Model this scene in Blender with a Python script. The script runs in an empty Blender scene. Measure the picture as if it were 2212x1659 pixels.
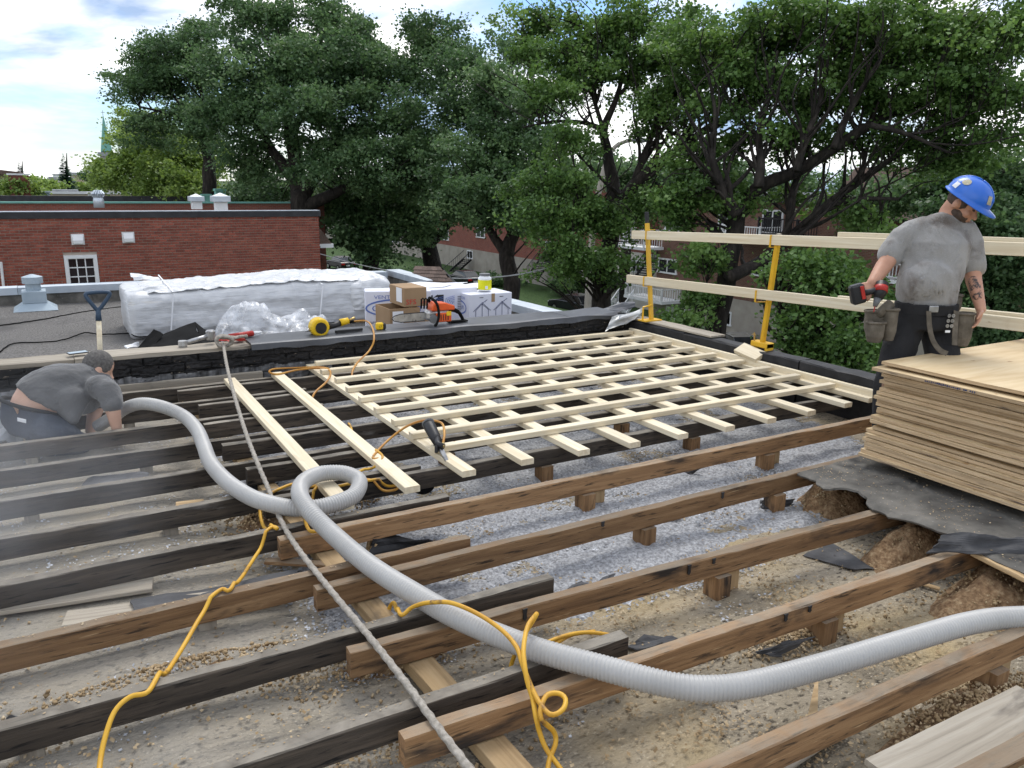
import bpy, bmesh, math, random
import numpy as np
from mathutils import Vector, Matrix, noise as mnoise
random.seed(7); rng = np.random.default_rng(11)
sc = bpy.context.scene; col = sc.collection
# ---------------------------------------------------------------- camera (from the vanishing points of the battens)
W, H, F, CAMZ = 2212., 1659., 1721.5, 1.65
CX, CY = W/2, H/2
def _basis(vj, vp):
    X = np.array([vj[0]-CX, -(vj[1]-CY), -F]); X /= np.linalg.norm(X)
    Y = np.array([vp[0]-CX, -(vp[1]-CY), -F]); Y /= np.linalg.norm(Y)
    Z = np.cross(X, Y); Z /= np.linalg.norm(Z); Y = np.cross(Z, X)
    return np.stack([X, Y, Z])
RC = _basis((4128, 440), (67, 377))
cam_d = bpy.data.cameras.new('camera'); cam = bpy.data.objects.new('camera', cam_d); col.objects.link(cam)
mw = Matrix([list(r) for r in RC]).to_4x4(); mw.translation = (0, 0, CAMZ); cam.matrix_world = mw
cam_d.sensor_width = 36; cam_d.lens = F/W*36; cam_d.clip_start = .05; cam_d.clip_end = 3000
sc.camera = cam
# ---------------------------------------------------------------- world: daylight sky with broken cloud
SUN_EL, SUN_AZ = math.radians(56), math.radians(35)      # azimuth measured from +Y towards +X
wd = bpy.data.worlds.new('World'); sc.world = wd; wd.use_nodes = True
wt = wd.node_tree; wt.nodes.clear()
def wn(t, **k):
    n = wt.nodes.new(t)
    for a, b in k.items(): setattr(n, a, b)
    return n
wl = wt.links.new
sky = wn('ShaderNodeTexSky', sky_type='NISHITA', sun_disc=False, sun_elevation=SUN_EL, sun_rotation=SUN_AZ, altitude=50, air_density=1.2, dust_density=.4, ozone_density=1.5)
tc = wn('ShaderNodeTexCoord'); sep = wn('ShaderNodeSeparateXYZ'); wl(tc.outputs['Generated'], sep.inputs[0])
cb = wn('ShaderNodeMapping'); cb.inputs['Scale'].default_value = (1, 1, 2.6); wl(tc.outputs['Generated'], cb.inputs[0])
n1 = wn('ShaderNodeTexNoise'); n1.inputs['Scale'].default_value = 2.2; n1.inputs['Detail'].default_value = 8; n1.inputs['Roughness'].default_value = .6; n1.inputs['Distortion'].default_value = .5
wl(cb.outputs[0], n1.inputs['Vector'])
r1 = wn('ShaderNodeValToRGB'); r1.color_ramp.elements[0].position = .36; r1.color_ramp.elements[1].position = .52
wl(n1.outputs[0], r1.inputs[0])
n2 = wn('ShaderNodeTexNoise'); n2.inputs['Scale'].default_value = 3.6; n2.inputs['Detail'].default_value = 9; n2.inputs['Distortion'].default_value = .6
mp2 = wn('ShaderNodeMapping'); mp2.inputs['Location'].default_value = (7.3, 4.4, 0); wl(cb.outputs[0], mp2.inputs[0]); wl(mp2.outputs[0], n2.inputs['Vector'])
r2 = wn('ShaderNodeValToRGB'); r2.color_ramp.elements[0].position = .38; r2.color_ramp.elements[1].position = .66; e_ = r2.color_ramp.elements.new(.53); e_.color = (.40, .47, .58, 1)
r2.color_ramp.elements[0].color = (.25, .34, .50, 1); r2.color_ramp.elements[1].color = (.90, .90, .90, 1)
wl(n2.outputs[0], r2.inputs[0])
skm = wn('ShaderNodeMix', data_type='RGBA', blend_type='MULTIPLY'); skm.inputs[0].default_value = 1; wl(sky.outputs[0], skm.inputs[6]); skm.inputs[7].default_value = (.055, .068, .092, 1)
cm = wn('ShaderNodeMix', data_type='RGBA'); wl(r1.outputs[0], cm.inputs[0]); wl(skm.outputs[2], cm.inputs[6]); wl(r2.outputs[0], cm.inputs[7])
bg = wn('ShaderNodeBackground'); bg.inputs[1].default_value = 1.0; wl(cm.outputs[2], bg.inputs[0])
wo = wn('ShaderNodeOutputWorld'); wl(bg.outputs[0], wo.inputs[0])
# ---------------------------------------------------------------- sun (thin cloud in front of it)
sd = bpy.data.lights.new('sun', 'SUN'); sd.energy = 1.1; sd.angle = math.radians(24); sd.color = (1, .96, .9)
so = bpy.data.objects.new('sun', sd); col.objects.link(so)
sdir = Vector((math.sin(SUN_AZ)*math.cos(SUN_EL), math.cos(SUN_AZ)*math.cos(SUN_EL), math.sin(SUN_EL)))
so.rotation_euler = sdir.to_track_quat('Z', 'Y').to_euler(); so.location = (0, 0, 40)
vs = sc.view_settings; vs.view_transform = 'Standard'; vs.look = 'None'; vs.exposure = .88; vs.gamma = 1; vs.use_curve_mapping = False
sc.cycles.use_denoising = True; sc.cycles.max_bounces = 6; sc.cycles.transparent_max_bounces = 12; sc.cycles.volume_bounces = 0
sc.cycles.use_adaptive_sampling = True; sc.cycles.adaptive_threshold = .015
# ---------------------------------------------------------------- pixel rays (2212 x 1659 view of the photograph)
def ray(px, py): return RC @ np.array([px-CX, -(py-CY), -F])
O3 = np.array([0, 0, CAMZ])
def P(px, py, z=0.): d = ray(px, py); return Vector(O3 + d*((z-CAMZ)/d[2]))
def PY(px, py, y): d = ray(px, py); return Vector(O3 + d*(y/d[1]))
def PX(px, py, x): d = ray(px, py); return Vector(O3 + d*(x/d[0]))
def PD(px, py, dep): return Vector(O3 + ray(px, py)/F*dep)
CR, CU, CF = Vector(RC[:, 0]), Vector(RC[:, 1]), Vector(-RC[:, 2])   # camera right / up / forward in the world
# ---------------------------------------------------------------- materials
def lin(c):
    if isinstance(c, str):
        c = [int(c[i:i+2], 16)/255 for i in (0, 2, 4)]
        c = [x/12.92 if x <= .04045 else ((x+.055)/1.055)**2.4 for x in c]
    return (c[0], c[1], c[2], 1)
MATS = {}
def mat(name, cols, scale=(6, 6, 6), detail=6, rough=.75, metal=0., spec=.3, bump=0., bscale=None, bdist=.004, rand=.15, dist=0., spots=(), top=None, alpha=None, trans=0., coord='Object', r2=None, nrough=.55, sheen=0.):
    """colour ramp over noise in object space, optional spot layers (colour, scale, lo, hi), dust on upward faces, bump"""
    m = bpy.data.materials.new(name); m.use_nodes = True; MATS[name] = m
    t = m.node_tree; L = t.links.new; b = t.nodes['Principled BSDF']
    def nn(ty, **k):
        n = t.nodes.new(ty)
        for a, v in k.items(): setattr(n, a, v)
        return n
    tcn = nn('ShaderNodeTexCoord'); oi = nn('ShaderNodeObjectInfo')
    off = nn('ShaderNodeVectorMath', operation='SCALE'); cmb = nn('ShaderNodeCombineXYZ')
    for i in range(3): L(oi.outputs['Random'], cmb.inputs[i])
    L(cmb.outputs[0], off.inputs[0]); off.inputs['Scale'].default_value = 37.
    add = nn('ShaderNodeVectorMath', operation='ADD'); L(tcn.outputs[coord], add.inputs[0]); L(off.outputs[0], add.inputs[1])
    def nz(s, de, di=0.):
        mp = nn('ShaderNodeMapping'); mp.inputs['Scale'].default_value = s if not isinstance(s, (int, float)) else (s, s, s); L(add.outputs[0], mp.inputs[0])
        n = nn('ShaderNodeTexNoise'); n.inputs['Scale'].default_value = 1; n.inputs['Detail'].default_value = de; n.inputs['Roughness'].default_value = nrough; n.inputs['Distortion'].default_value = di
        L(mp.outputs[0], n.inputs['Vector']); return n.outputs[0]
    f = nz(scale, detail, dist)
    rp = nn('ShaderNodeValToRGB'); els = rp.color_ramp.elements
    cols = [(p, lin(c)) for p, c in cols]
    els[0].position, els[0].color = cols[0]; els[1].position, els[1].color = cols[-1]
    for p, c in cols[1:-1]: e = els.new(p); e.color = c
    L(f, rp.inputs[0]); c = rp.outputs[0]
    for (sc_, ss, lo, hi) in spots:
        q = nn('ShaderNodeMapRange'); q.inputs[1].default_value = lo; q.inputs[2].default_value = hi; L(nz(ss, 5, .3), q.inputs[0])
        mx = nn('ShaderNodeMix', data_type='RGBA'); L(q.outputs[0], mx.inputs[0]); L(c, mx.inputs[6]); mx.inputs[7].default_value = lin(sc_); c = mx.outputs[2]
    if top:
        g = nn('ShaderNodeNewGeometry'); sx = nn('ShaderNodeSeparateXYZ'); L(g.outputs['True Normal'], sx.inputs[0])
        q = nn('ShaderNodeMapRange'); q.inputs[1].default_value = .6; q.inputs[2].default_value = .95; L(sx.outputs[2], q.inputs[0])
        k = nn('ShaderNodeMapRange'); k.inputs[1].default_value = .3; k.inputs[2].default_value = .6; k.inputs[3].default_value = top[1]*.35; k.inputs[4].default_value = top[1]; L(nz(top[2] if len(top) > 2 else 7, 6, .5), k.inputs[0])
        mu = nn('ShaderNodeMath', operation='MULTIPLY'); L(q.outputs[0], mu.inputs[0]); L(k.outputs[0], mu.inputs[1])
        mx = nn('ShaderNodeMix', data_type='RGBA'); L(mu.outputs[0], mx.inputs[0]); L(c, mx.inputs[6]); mx.inputs[7].default_value = lin(top[0]); c = mx.outputs[2]
    if rand:
        mr = nn('ShaderNodeMapRange'); mr.inputs[3].default_value = 1-rand; mr.inputs[4].default_value = 1+rand; L(oi.outputs['Random'], mr.inputs[0])
        hs = nn('ShaderNodeHueSaturation'); L(mr.outputs[0], hs.inputs['Value']); L(c, hs.inputs['Color']); c = hs.outputs[0]
    L(c, b.inputs['Base Color'])
    b.inputs['Roughness'].default_value = rough; b.inputs['Metallic'].default_value = metal; b.inputs['Specular IOR Level'].default_value = spec
    if r2 is not None:
        q = nn('ShaderNodeMapRange'); q.inputs[3].default_value = rough; q.inputs[4].default_value = r2; L(f, q.inputs[0]); L(q.outputs[0], b.inputs['Roughness'])
    if trans: b.inputs['Transmission Weight'].default_value = trans
    if sheen: b.inputs['Sheen Weight'].default_value = sheen
    if alpha is not None: b.inputs['Alpha'].default_value = alpha
    if bump:
        bp = nn('ShaderNodeBump'); bp.inputs['Strength'].default_value = bump; bp.inputs['Distance'].default_value = bdist
        L(nz(bscale or scale, 8, dist), bp.inputs['Height']); L(bp.outputs[0], b.inputs['Normal'])
    return m
def brickmat(name, c1, c2, mortar, axis, bw=.21, bh=.075):
    m = bpy.data.materials.new(name); m.use_nodes = True; MATS[name] = m
    t = m.node_tree; L = t.links.new; b = t.nodes['Principled BSDF']
    tcn = t.nodes.new('ShaderNodeTexCoord'); s = t.nodes.new('ShaderNodeSeparateXYZ'); c = t.nodes.new('ShaderNodeCombineXYZ')
    L(tcn.outputs['Object'], s.inputs[0]); L(s.outputs[axis], c.inputs[0]); L(s.outputs[2], c.inputs[1])
    k = t.nodes.new('ShaderNodeTexBrick'); k.inputs['Scale'].default_value = 1; k.inputs['Brick Width'].default_value = bw; k.inputs['Row Height'].default_value = bh; k.inputs['Mortar Size'].default_value = .008
    k.inputs['Color1'].default_value = lin(c1); k.inputs['Color2'].default_value = lin(c2); k.inputs['Mortar'].default_value = lin(mortar)
    L(c.outputs[0], k.inputs['Vector'])
    n = t.nodes.new('ShaderNodeTexNoise'); n.inputs['Scale'].default_value = .9; n.inputs['Detail'].default_value = 7; L(tcn.outputs['Object'], n.inputs['Vector'])
    q = t.nodes.new('ShaderNodeMapRange'); q.inputs[3].default_value = .7; q.inputs[4].default_value = 1.25; L(n.outputs[0], q.inputs[0])
    h = t.nodes.new('ShaderNodeHueSaturation'); L(q.outputs[0], h.inputs['Value']); L(k.outputs[0], h.inputs['Color']); L(h.outputs[0], b.inputs['Base Color'])
    b.inputs['Roughness'].default_value = .9
    bp = t.nodes.new('ShaderNodeBump'); bp.inputs['Strength'].default_value = .5; bp.inputs['Distance'].default_value = .01; L(k.outputs['Fac'], bp.inputs['Height']); bp.invert = True; L(bp.outputs[0], b.inputs['Normal'])
    return m
def leafmat(name, dark, mid, light):
    m = bpy.data.materials.new(name); m.use_nodes = True; MATS[name] = m
    t = m.node_tree; L = t.links.new; t.nodes.clear()
    a = t.nodes.new('ShaderNodeAttribute'); a.attribute_name = 'tint'
    r = t.nodes.new('ShaderNodeValToRGB'); e = r.color_ramp.elements; e[0].color = lin(dark); e[1].color = lin(light); x = e.new(.5); x.color = lin(mid); L(a.outputs['Fac'], r.inputs[0])
    d = t.nodes.new('ShaderNodeBsdfPrincipled'); d.inputs['Roughness'].default_value = .5; d.inputs['Specular IOR Level'].default_value = .35; L(r.outputs[0], d.inputs['Base Color'])
    hs = t.nodes.new('ShaderNodeHueSaturation'); hs.inputs['Saturation'].default_value = 1.1; hs.inputs['Value'].default_value = 1.5; hs.inputs['Hue'].default_value = .485; L(r.outputs[0], hs.inputs['Color'])
    tr = t.nodes.new('ShaderNodeBsdfTranslucent'); L(hs.outputs[0], tr.inputs[0])
    mx = t.nodes.new('ShaderNodeMixShader'); mx.inputs[0].default_value = .35; L(d.outputs[0], mx.inputs[1]); L(tr.outputs[0], mx.inputs[2])
    o = t.nodes.new('ShaderNodeOutputMaterial'); L(mx.outputs[0], o.inputs[0]); return m
# woods: object X is the length of a board
mat('new_wood', [(.3, (.60, .50, .33)), (.5, (.69, .60, .43)), (.72, (.76, .69, .53))], (1.2, 34, 34), 7, .6, rand=.07, dist=.8, bump=.15, bscale=(6, 160, 160), bdist=.002, spots=[((.33, .19, .08), (9, 26, 26), .70, .74), ((.5, .4, .25), (3, 3, 3), .62, .8)])
mat('old_brown', [(.25, (.12, .068, .034)), (.5, (.25, .145, .07)), (.75, (.36, .225, .115))], (1.6, 26, 26), 8, .85, rand=.22, dist=1.0, bump=.6, bscale=(5, 70, 70), bdist=.006, spots=[((.03, .024, .02), (2.2, 7, 7), .57, .68), ((.06, .038, .022), (7, 70, 70), .58, .68), ((.42, .29, .16), (5, 60, 60), .66, .72)], top=((.25, .205, .15), .8, 9))
mat('old_dark', [(.25, (.026, .022, .018)), (.55, (.072, .058, .045)), (.8, (.15, .118, .088))], (1.4, 24, 24), 8, .85, rand=.25, dist=1.0, bump=.6, bscale=(5, 70, 70), bdist=.006, spots=[((.2, .19, .175), (2.5, 9, 9), .66, .8), ((.012, .011, .01), (7, 70, 70), .56, .66)], top=((.25, .225, .185), .95, 8))
mat('old_grey', [(.25, (.22, .19, .15)), (.5, (.34, .30, .24)), (.8, (.46, .42, .35))], (1.5, 30, 30), 8, .9, rand=.12, dist=.8, bump=.4, bscale=(4, 90, 90), bdist=.004, spots=[((.13, .11, .09), (2, 6, 6), .6, .72)])
mat('raw_board', [(.25, (.26, .17, .085)), (.5, (.40, .28, .15)), (.8, (.52, .38, .22))], (1.5, 30, 30), 8, .9, rand=.15, dist=.8, bump=.4, bscale=(4, 90, 90), bdist=.004, spots=[((.12, .10, .08), (2, 6, 6), .6, .75)])
mat('plywood_face', [(.3, (.50, .36, .19)), (.5, (.60, .46, .27)), (.75, (.67, .54, .34))], (1.0, 7, 7), 6, .65, rand=.04, dist=1.5, bump=.1, bscale=(4, 60, 60), bdist=.002, spots=[((.36, .22, .1), (7, 12, 12), .69, .73)])
mat('plywood_edge', [(.25, (.30, .20, .11)), (.5, (.48, .35, .21)), (.75, (.64, .50, .33))], (5, 5, 260), 5, .85, rand=.16, bump=.5, bscale=(30, 30, 300), bdist=.003, spots=[((.12, .09, .07), (3, 3, 40), .60, .72)])
mat('deck', [(.22, (.16, .135, .10)), (.45, (.28, .24, .175)), (.62, (.36, .31, .235)), (.8, (.43, .37, .27))], (2.2, 6, 5), 12, .95, rand=0, dist=.6, bump=1, bscale=(38, 70, 60), bdist=.012, spots=[((.055, .05, .045), (1.3, 3.3, 3), .62, .74), ((.085, .072, .055), (28, 44, 30), .54, .66), ((.50, .44, .34), (55, 75, 50), .60, .68), ((.07, .06, .05), (.9, 9, 3), .58, .72), ((.43, .33, .18), (1.1, 1.1, 1), .50, .72)])
def deck_dust():
    t = MATS['deck'].node_tree; b = t.nodes['Principled BSDF']; src = b.inputs['Base Color'].links[0].from_socket; L = t.links.new
    tcn = t.nodes.new('ShaderNodeTexCoord'); s = t.nodes.new('ShaderNodeSeparateXYZ'); L(tcn.outputs['Object'], s.inputs[0])
    n = t.nodes.new('ShaderNodeTexNoise'); n.inputs['Scale'].default_value = 2.2; n.inputs['Detail'].default_value = 8; L(tcn.outputs['Object'], n.inputs['Vector'])
    a = t.nodes.new('ShaderNodeMath'); a.operation = 'MULTIPLY_ADD'; a.inputs[1].default_value = 2.4; L(n.outputs[0], a.inputs[0]); L(s.outputs[0], a.inputs[2])
    q = t.nodes.new('ShaderNodeMapRange'); q.inputs[1].default_value = 1.2; q.inputs[2].default_value = 3.2; q.inputs[3].default_value = .62; q.inputs[4].default_value = 0; L(a.outputs[0], q.inputs[0])
    mx = t.nodes.new('ShaderNodeMix'); mx.data_type = 'RGBA'; L(q.outputs[0], mx.inputs[0]); L(src, mx.inputs[6]); mx.inputs[7].default_value = (.29, .275, .245, 1); L(mx.outputs[2], b.inputs['Base Color'])
deck_dust()                                                     # grey dust over the boards on the vacuumed side
mat('fluff', [(.3, (.17, .17, .175)), (.5, (.31, .315, .325)), (.75, (.54, .55, .57))], 60, 4, .8, rand=0, bump=.8, bscale=90, bdist=.01)
mat('chip_grey', [(.3, (.16, .17, .185)), (.5, (.36, .375, .40)), (.7, (.66, .68, .72))], 23, 2, .55, rand=0)
mat('chip_tan', [(.3, (.20, .14, .075)), (.5, (.36, .26, .145)), (.7, (.52, .42, .28))], 17, 2, .85, rand=0)
mat('insulation', [(.3, (.13, .075, .04)), (.5, (.26, .165, .09)), (.7, (.40, .29, .17))], 40, 8, .95, rand=0, bump=1, bscale=55, bdist=.02)
mat('tar', [(.3, (.008, .008, .008)), (.55, (.016, .015, .015)), (.8, (.036, .033, .032))], (4, 4, 13), 8, .5, rand=0, dist=.4, bump=.9, bscale=(9, 9, 30), bdist=.02, r2=.85, spots=[((.30, .25, .19), (16, 16, 40), .68, .73), ((.13, .07, .045), (2.5, 2.5, 8), .70, .78)])
mat('cement_drip', [(.35, (.02, .02, .02)), (.5, (.12, .12, .12)), (.7, (.26, .26, .265))], (14, 14, 1.6), 7, .9, rand=0, bump=.3)
mat('felt', [(.3, (.045, .045, .047)), (.6, (.085, .085, .088)), (.8, (.15, .148, .145))], 7, 8, .85, rand=.25, bump=.4, bscale=40, bdist=.004)
mat('felt_black', [(.3, (.012, .012, .013)), (.7, (.035, .035, .037))], 9, 7, .6, rand=.1, bump=.4, bscale=30)
mat('old_roof', [(.3, (.06, .056, .05)), (.5, (.12, .113, .10)), (.75, (.21, .195, .17))], 5, 9, .95, rand=0, bump=.6, bscale=35, bdist=.008, spots=[((.3, .28, .25), 45, .66, .72), ((.035, .034, .033), 3, .58, .68)])
mat('gravel', [(.3, (.07, .066, .062)), (.5, (.145, .137, .128)), (.7, (.24, .23, .215))], 55, 6, .95, rand=0, bump=.9, bscale=60, bdist=.02, spots=[((.10, .095, .09), .9, .5, .65), ((.5, .49, .47), 38, .74, .77)])
mat('galvanised', [(.3, (.40, .45, .50)), (.6, (.55, .60, .65)), (.8, (.68, .72, .76))], 2.5, 5, .42, metal=.55, rand=.06, spec=.5)
mat('flashing', [(.3, (.055, .058, .065)), (.6, (.085, .09, .10)), (.8, (.13, .135, .145))], 3, 6, .45, metal=.2, rand=.1, bump=.15, bscale=6)
mat('bare_metal', [(.3, (.3, .31, .31)), (.7, (.5, .51, .5))], 4, 6, .4, metal=.6, rand=.1, bump=.3, bscale=9, bdist=.01)
mat('hose_white', [(.3, (.36, .355, .34)), (.6, (.42, .415, .40)), (.8, (.46, .455, .44))], 3, 5, .4, rand=0, spec=.4, spots=[((.36, .36, .36), 8, .64, .8)])
mat('rope', [(.3, (.22, .20, .17)), (.6, (.36, .33, .285)), (.8, (.46, .43, .38))], 60, 4, .95, rand=0, bump=.4, bscale=120, bdist=.003)
mat('cord', [(.35, (.52, .27, .025)), (.55, (.62, .35, .03)), (.75, (.66, .40, .05))], 6, 6, .5, rand=.06, spec=.4, spots=[((.10, .05, .03), 10, .60, .70)])
mat('air_hose', [(.35, (.40, .17, .03)), (.55, (.52, .25, .04)), (.75, (.58, .32, .06))], 6, 6, .45, rand=.08, spec=.4, spots=[((.12, .06, .03), 12, .62, .7)])
mat('yellow_paint', [(.3, (.62, .34, .012)), (.6, (.72, .42, .016)), (.85, (.76, .48, .03))], 4, 6, .4, rand=.06, spec=.5, spots=[((.18, .12, .05), 11, .68, .73)])
mat('black_plastic', [(.3, (.012, .012, .013)), (.7, (.03, .03, .032))], 5, 5, .45, rand=.1)
mat('rubber', [(.3, (.005, .005, .005)), (.7, (.012, .012, .012))], 6, 5, .9, rand=.1, spec=.12)
mat('grey_plastic', [(.3, (.10, .105, .11)), (.7, (.18, .185, .19))], 5, 5, .5, rand=.1)
mat('red_plastic', [(.3, (.30, .02, .015)), (.7, (.45, .035, .025))], 5, 5, .4, rand=.1)
mat('orange_plastic', [(.3, (.60, .08, .02)), (.7, (.72, .13, .03))], 7, 5, .45, rand=0, spots=[((.2, .1, .06), 12, .62, .75)])
mat('yellow_plastic', [(.3, (.65, .40, .01)), (.7, (.75, .5, .02))], 7, 5, .4, rand=0)
mat('lime_label', [(.3, (.68, .66, .01)), (.7, (.74, .72, .02))], 7, 5, .5, rand=0)
mat('steel', [(.3, (.28, .28, .28)), (.7, (.5, .5, .5))], 12, 6, .35, metal=.8, rand=.1, spots=[((.08, .07, .06), 14, .58, .7)])
mat('brass', [(.3, (.45, .3, .1)), (.7, (.6, .45, .2))], 12, 6, .35, metal=.9, rand=.1)
mat('white_wrap', [(.3, (.52, .53, .54)), (.6, (.60, .61, .62)), (.85, (.66, .67, .675))], 2, 6, .33, rand=0, spec=.5, bump=.6, bscale=(4, 4, 26), bdist=.025, spots=[((.55, .52, .47), (2, 2, 7), .66, .74)])
mat('white_box', [(.3, (.66, .67, .75)), (.7, (.72, .73, .80))], 2, 4, .7, rand=.04)
mat('white_paper', [(.3, (.74, .75, .77)), (.7, (.80, .81, .82))], 2, 4, .7, rand=.04)
mat('print_blue', [(.3, (.10, .16, .42)), (.7, (.14, .21, .5))], 4, 4, .7, rand=0)
mat('print_navy', [(.3, (.02, .03, .1)), (.7, (.03, .045, .13))], 4, 4, .7, rand=0)
mat('print_black', [(.3, (.02, .02, .022)), (.7, (.03, .03, .03))], 4, 4, .7, rand=0)
mat('print_red', [(.3, (.5, .035, .03)), (.7, (.6, .05, .04))], 4, 4, .7, rand=0)
mat('cardboard', [(.3, (.29, .19, .105)), (.7, (.37, .25, .145))], 3, 5, .85, rand=.08, bump=.1, bscale=(2, 60, 2))
mat('white_paint', [(.3, (.72, .73, .73)), (.7, (.80, .81, .81))], 3, 5, .5, rand=.04)
mat('pale_blue_grey', [(.3, (.30, .37, .42)), (.7, (.40, .47, .52))], 3, 5, .5, metal=.2, rand=.05)
mat('copper_green', [(.3, (.13, .32, .27)), (.7, (.2, .42, .36))], 3, 5, .7, rand=.05)
mat('brick_red', [(.25, (.19, .05, .034)), (.5, (.27, .075, .05)), (.8, (.35, .11, .072))], 9, 6, .9, rand=.30, bump=.4, bscale=60, bdist=.003)
mat('brick_dark', [(.25, (.03, .02, .018)), (.8, (.08, .05, .04))], 9, 6, .9, rand=.3)
mat('mortar', [(.3, (.36, .31, .255)), (.7, (.46, .40, .335))], 12, 7, .95, rand=0)
brickmat('far_brick_x', (.20, .05, .032), (.26, .07, .042), (.2, .16, .13), 0)
brickmat('far_brick_y', (.19, .045, .03), (.25, .065, .04), (.2, .16, .13), 1)
brickmat('far_brick_brown', (.14, .06, .04), (.2, .09, .06), (.2, .17, .14), 1)
mat('stucco', [(.3, (.30, .27, .23)), (.7, (.40, .37, .32))], 1.2, 7, .95, rand=.1, bump=.2, bscale=30)
mat('cream_stucco', [(.3, (.55, .52, .45)), (.7, (.64, .61, .54))], 1.2, 7, .95, rand=.05)
mat('beige_wall', [(.3, (.42, .35, .25)), (.7, (.5, .42, .31))], 1.2, 7, .95, rand=.05)
mat('dark_trim', [(.3, (.03, .03, .032)), (.7, (.055, .055, .06))], 4, 5, .55, rand=.1)
mat('black_iron', [(.3, (.01, .01, .011)), (.7, (.025, .025, .026))], 6, 5, .5, rand=.1)
mat('shingle', [(.3, (.075, .05, .04)), (.6, (.12, .085, .068)), (.8, (.17, .125, .1))], 30, 6, .95, rand=.25, bump=.5, bscale=120)
mat('glass', [(.3, (.012, .014, .016)), (.7, (.03, .034, .038))], 1.5, 3, .06, rand=.3, spec=.6)
mat('asphalt', [(.3, (.035, .035, .036)), (.7, (.065, .064, .063))], 12, 8, .95, rand=0, bump=.3, bscale=80)
mat('concrete', [(.3, (.26, .25, .235)), (.7, (.36, .35, .33))], 3, 7, .95, rand=.06)
mat('lawn', [(.3, (.025, .055, .012)), (.6, (.045, .09, .02)), (.8, (.07, .12, .03))], 5, 9, .95, rand=0, bump=.8, bscale=40, bdist=.05)
mat('soil', [(.3, (.05, .04, .03)), (.7, (.09, .075, .055))], 4, 8, .95, rand=0)
mat('bark', [(.3, (.012, .010, .009)), (.55, (.032, .027, .023)), (.8, (.07, .06, .05))], (9, 9, 2.2), 8, .95, rand=.15, bump=1, bscale=(14, 14, 3), bdist=.05)
mat('skin', [(.3, (.42, .215, .14)), (.6, (.50, .27, .18)), (.8, (.56, .32, .22))], 9, 5, .5, rand=.0, spec=.35, bump=.05, bscale=90)
mat('skin_pale', [(.3, (.52, .31, .22)), (.7, (.60, .38, .28))], 9, 5, .5, rand=0, spec=.35)
mat('shirt_light', [(.25, (.205, .195, .18)), (.5, (.275, .267, .255)), (.75, (.32, .312, .305))], 3.5, 7, .9, rand=0, sheen=.2, bump=.7, bscale=(9, 9, 5), bdist=.02, spots=[((.12, .10, .085), 5, .52, .72), ((.4, .4, .4), 300, .6, .7)])
mat('shirt_dark', [(.25, (.075, .075, .075)), (.5, (.11, .11, .11)), (.75, (.14, .14, .14))], 4, 7, .9, rand=0, sheen=.3, bump=.8, bscale=(6, 14, 9), bdist=.025)
mat('black_cloth', [(.25, (.010, .010, .011)), (.7, (.026, .026, .028))], 5, 7, .9, rand=0, bump=.8, bscale=(9, 9, 5), bdist=.025)
mat('denim', [(.25, (.018, .024, .036)), (.5, (.034, .043, .06)), (.75, (.06, .072, .095))], 6, 7, .9, rand=0, bump=.8, bscale=11, bdist=.02)
mat('leather', [(.25, (.05, .042, .03)), (.5, (.115, .098, .075)), (.75, (.20, .175, .14))], 11, 7, .85, rand=.1, bump=.5, bscale=30, bdist=.005)
mat('tan_leather', [(.25, (.22, .13, .08)), (.75, (.32, .2, .13))], 11, 7, .8, rand=.1)
mat('hair', [(.3, (.045, .03, .022)), (.7, (.11, .075, .055))], (40, 40, 40), 6, .7, rand=0, bump=.8, bscale=120, bdist=.006)
mat('hair_grey', [(.3, (.07, .065, .06)), (.7, (.16, .15, .14))], 60, 6, .8, rand=0, bump=.8, bscale=140, bdist=.006)
mat('helmet_blue', [(.3, (.02, .13, .56)), (.7, (.028, .16, .62))], 3, 4, .32, rand=0, spec=.5, spots=[((.05, .14, .42), 12, .62, .75)])
mat('sticker', [(.3, (.5, .42, .22)), (.5, (.34, .33, .26)), (.7, (.55, .46, .34))], 90, 3, .6, rand=.1)
mat('tattoo', [(.40, (.06, .05, .048)), (.56, (.46, .25, .17))], 45, 5, .6, rand=0)
mat('car_silver', [(.3, (.38, .37, .34)), (.7, (.44, .43, .40))], 2, 3, .25, metal=.5, rand=0)
mat('car_dark', [(.3, (.015, .016, .02)), (.7, (.025, .027, .03))], 2, 3, .2, metal=.3, rand=.2)
mat('tail_red', [(.3, (.4, .01, .01)), (.7, (.5, .02, .02))], 2, 3, .2, rand=0)
mat('smoke_grey', [(.3, (.25, .26, .27)), (.7, (.35, .36, .37))], 2, 3, .5, rand=0)
# crumpled clear film
def filmmat():
    m = bpy.data.materials.new('film'); m.use_nodes = True; MATS['film'] = m
    t = m.node_tree; t.nodes.clear(); L = t.links.new
    tr = t.nodes.new('ShaderNodeBsdfTransparent'); df = t.nodes.new('ShaderNodeBsdfPrincipled'); df.inputs['Base Color'].default_value = (.8, .82, .85, 1); df.inputs['Roughness'].default_value = .18
    lw = t.nodes.new('ShaderNodeTexNoise'); lw.inputs['Scale'].default_value = 9; lw.inputs['Detail'].default_value = 6
    q = t.nodes.new('ShaderNodeMapRange'); q.inputs[1].default_value = .35; q.inputs[2].default_value = .65; q.inputs[3].default_value = .2; q.inputs[4].default_value = .65; L(lw.outputs[0], q.inputs[0])
    mx = t.nodes.new('ShaderNodeMixShader'); L(q.outputs[0], mx.inputs[0]); L(tr.outputs[0], mx.inputs[1]); L(df.outputs[0], mx.inputs[2])
    o = t.nodes.new('ShaderNodeOutputMaterial'); L(mx.outputs[0], o.inputs[0])
filmmat()
leafmat('leaf_maple', (.042, .084, .036), (.090, .165, .066), (.17, .26, .115))
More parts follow.
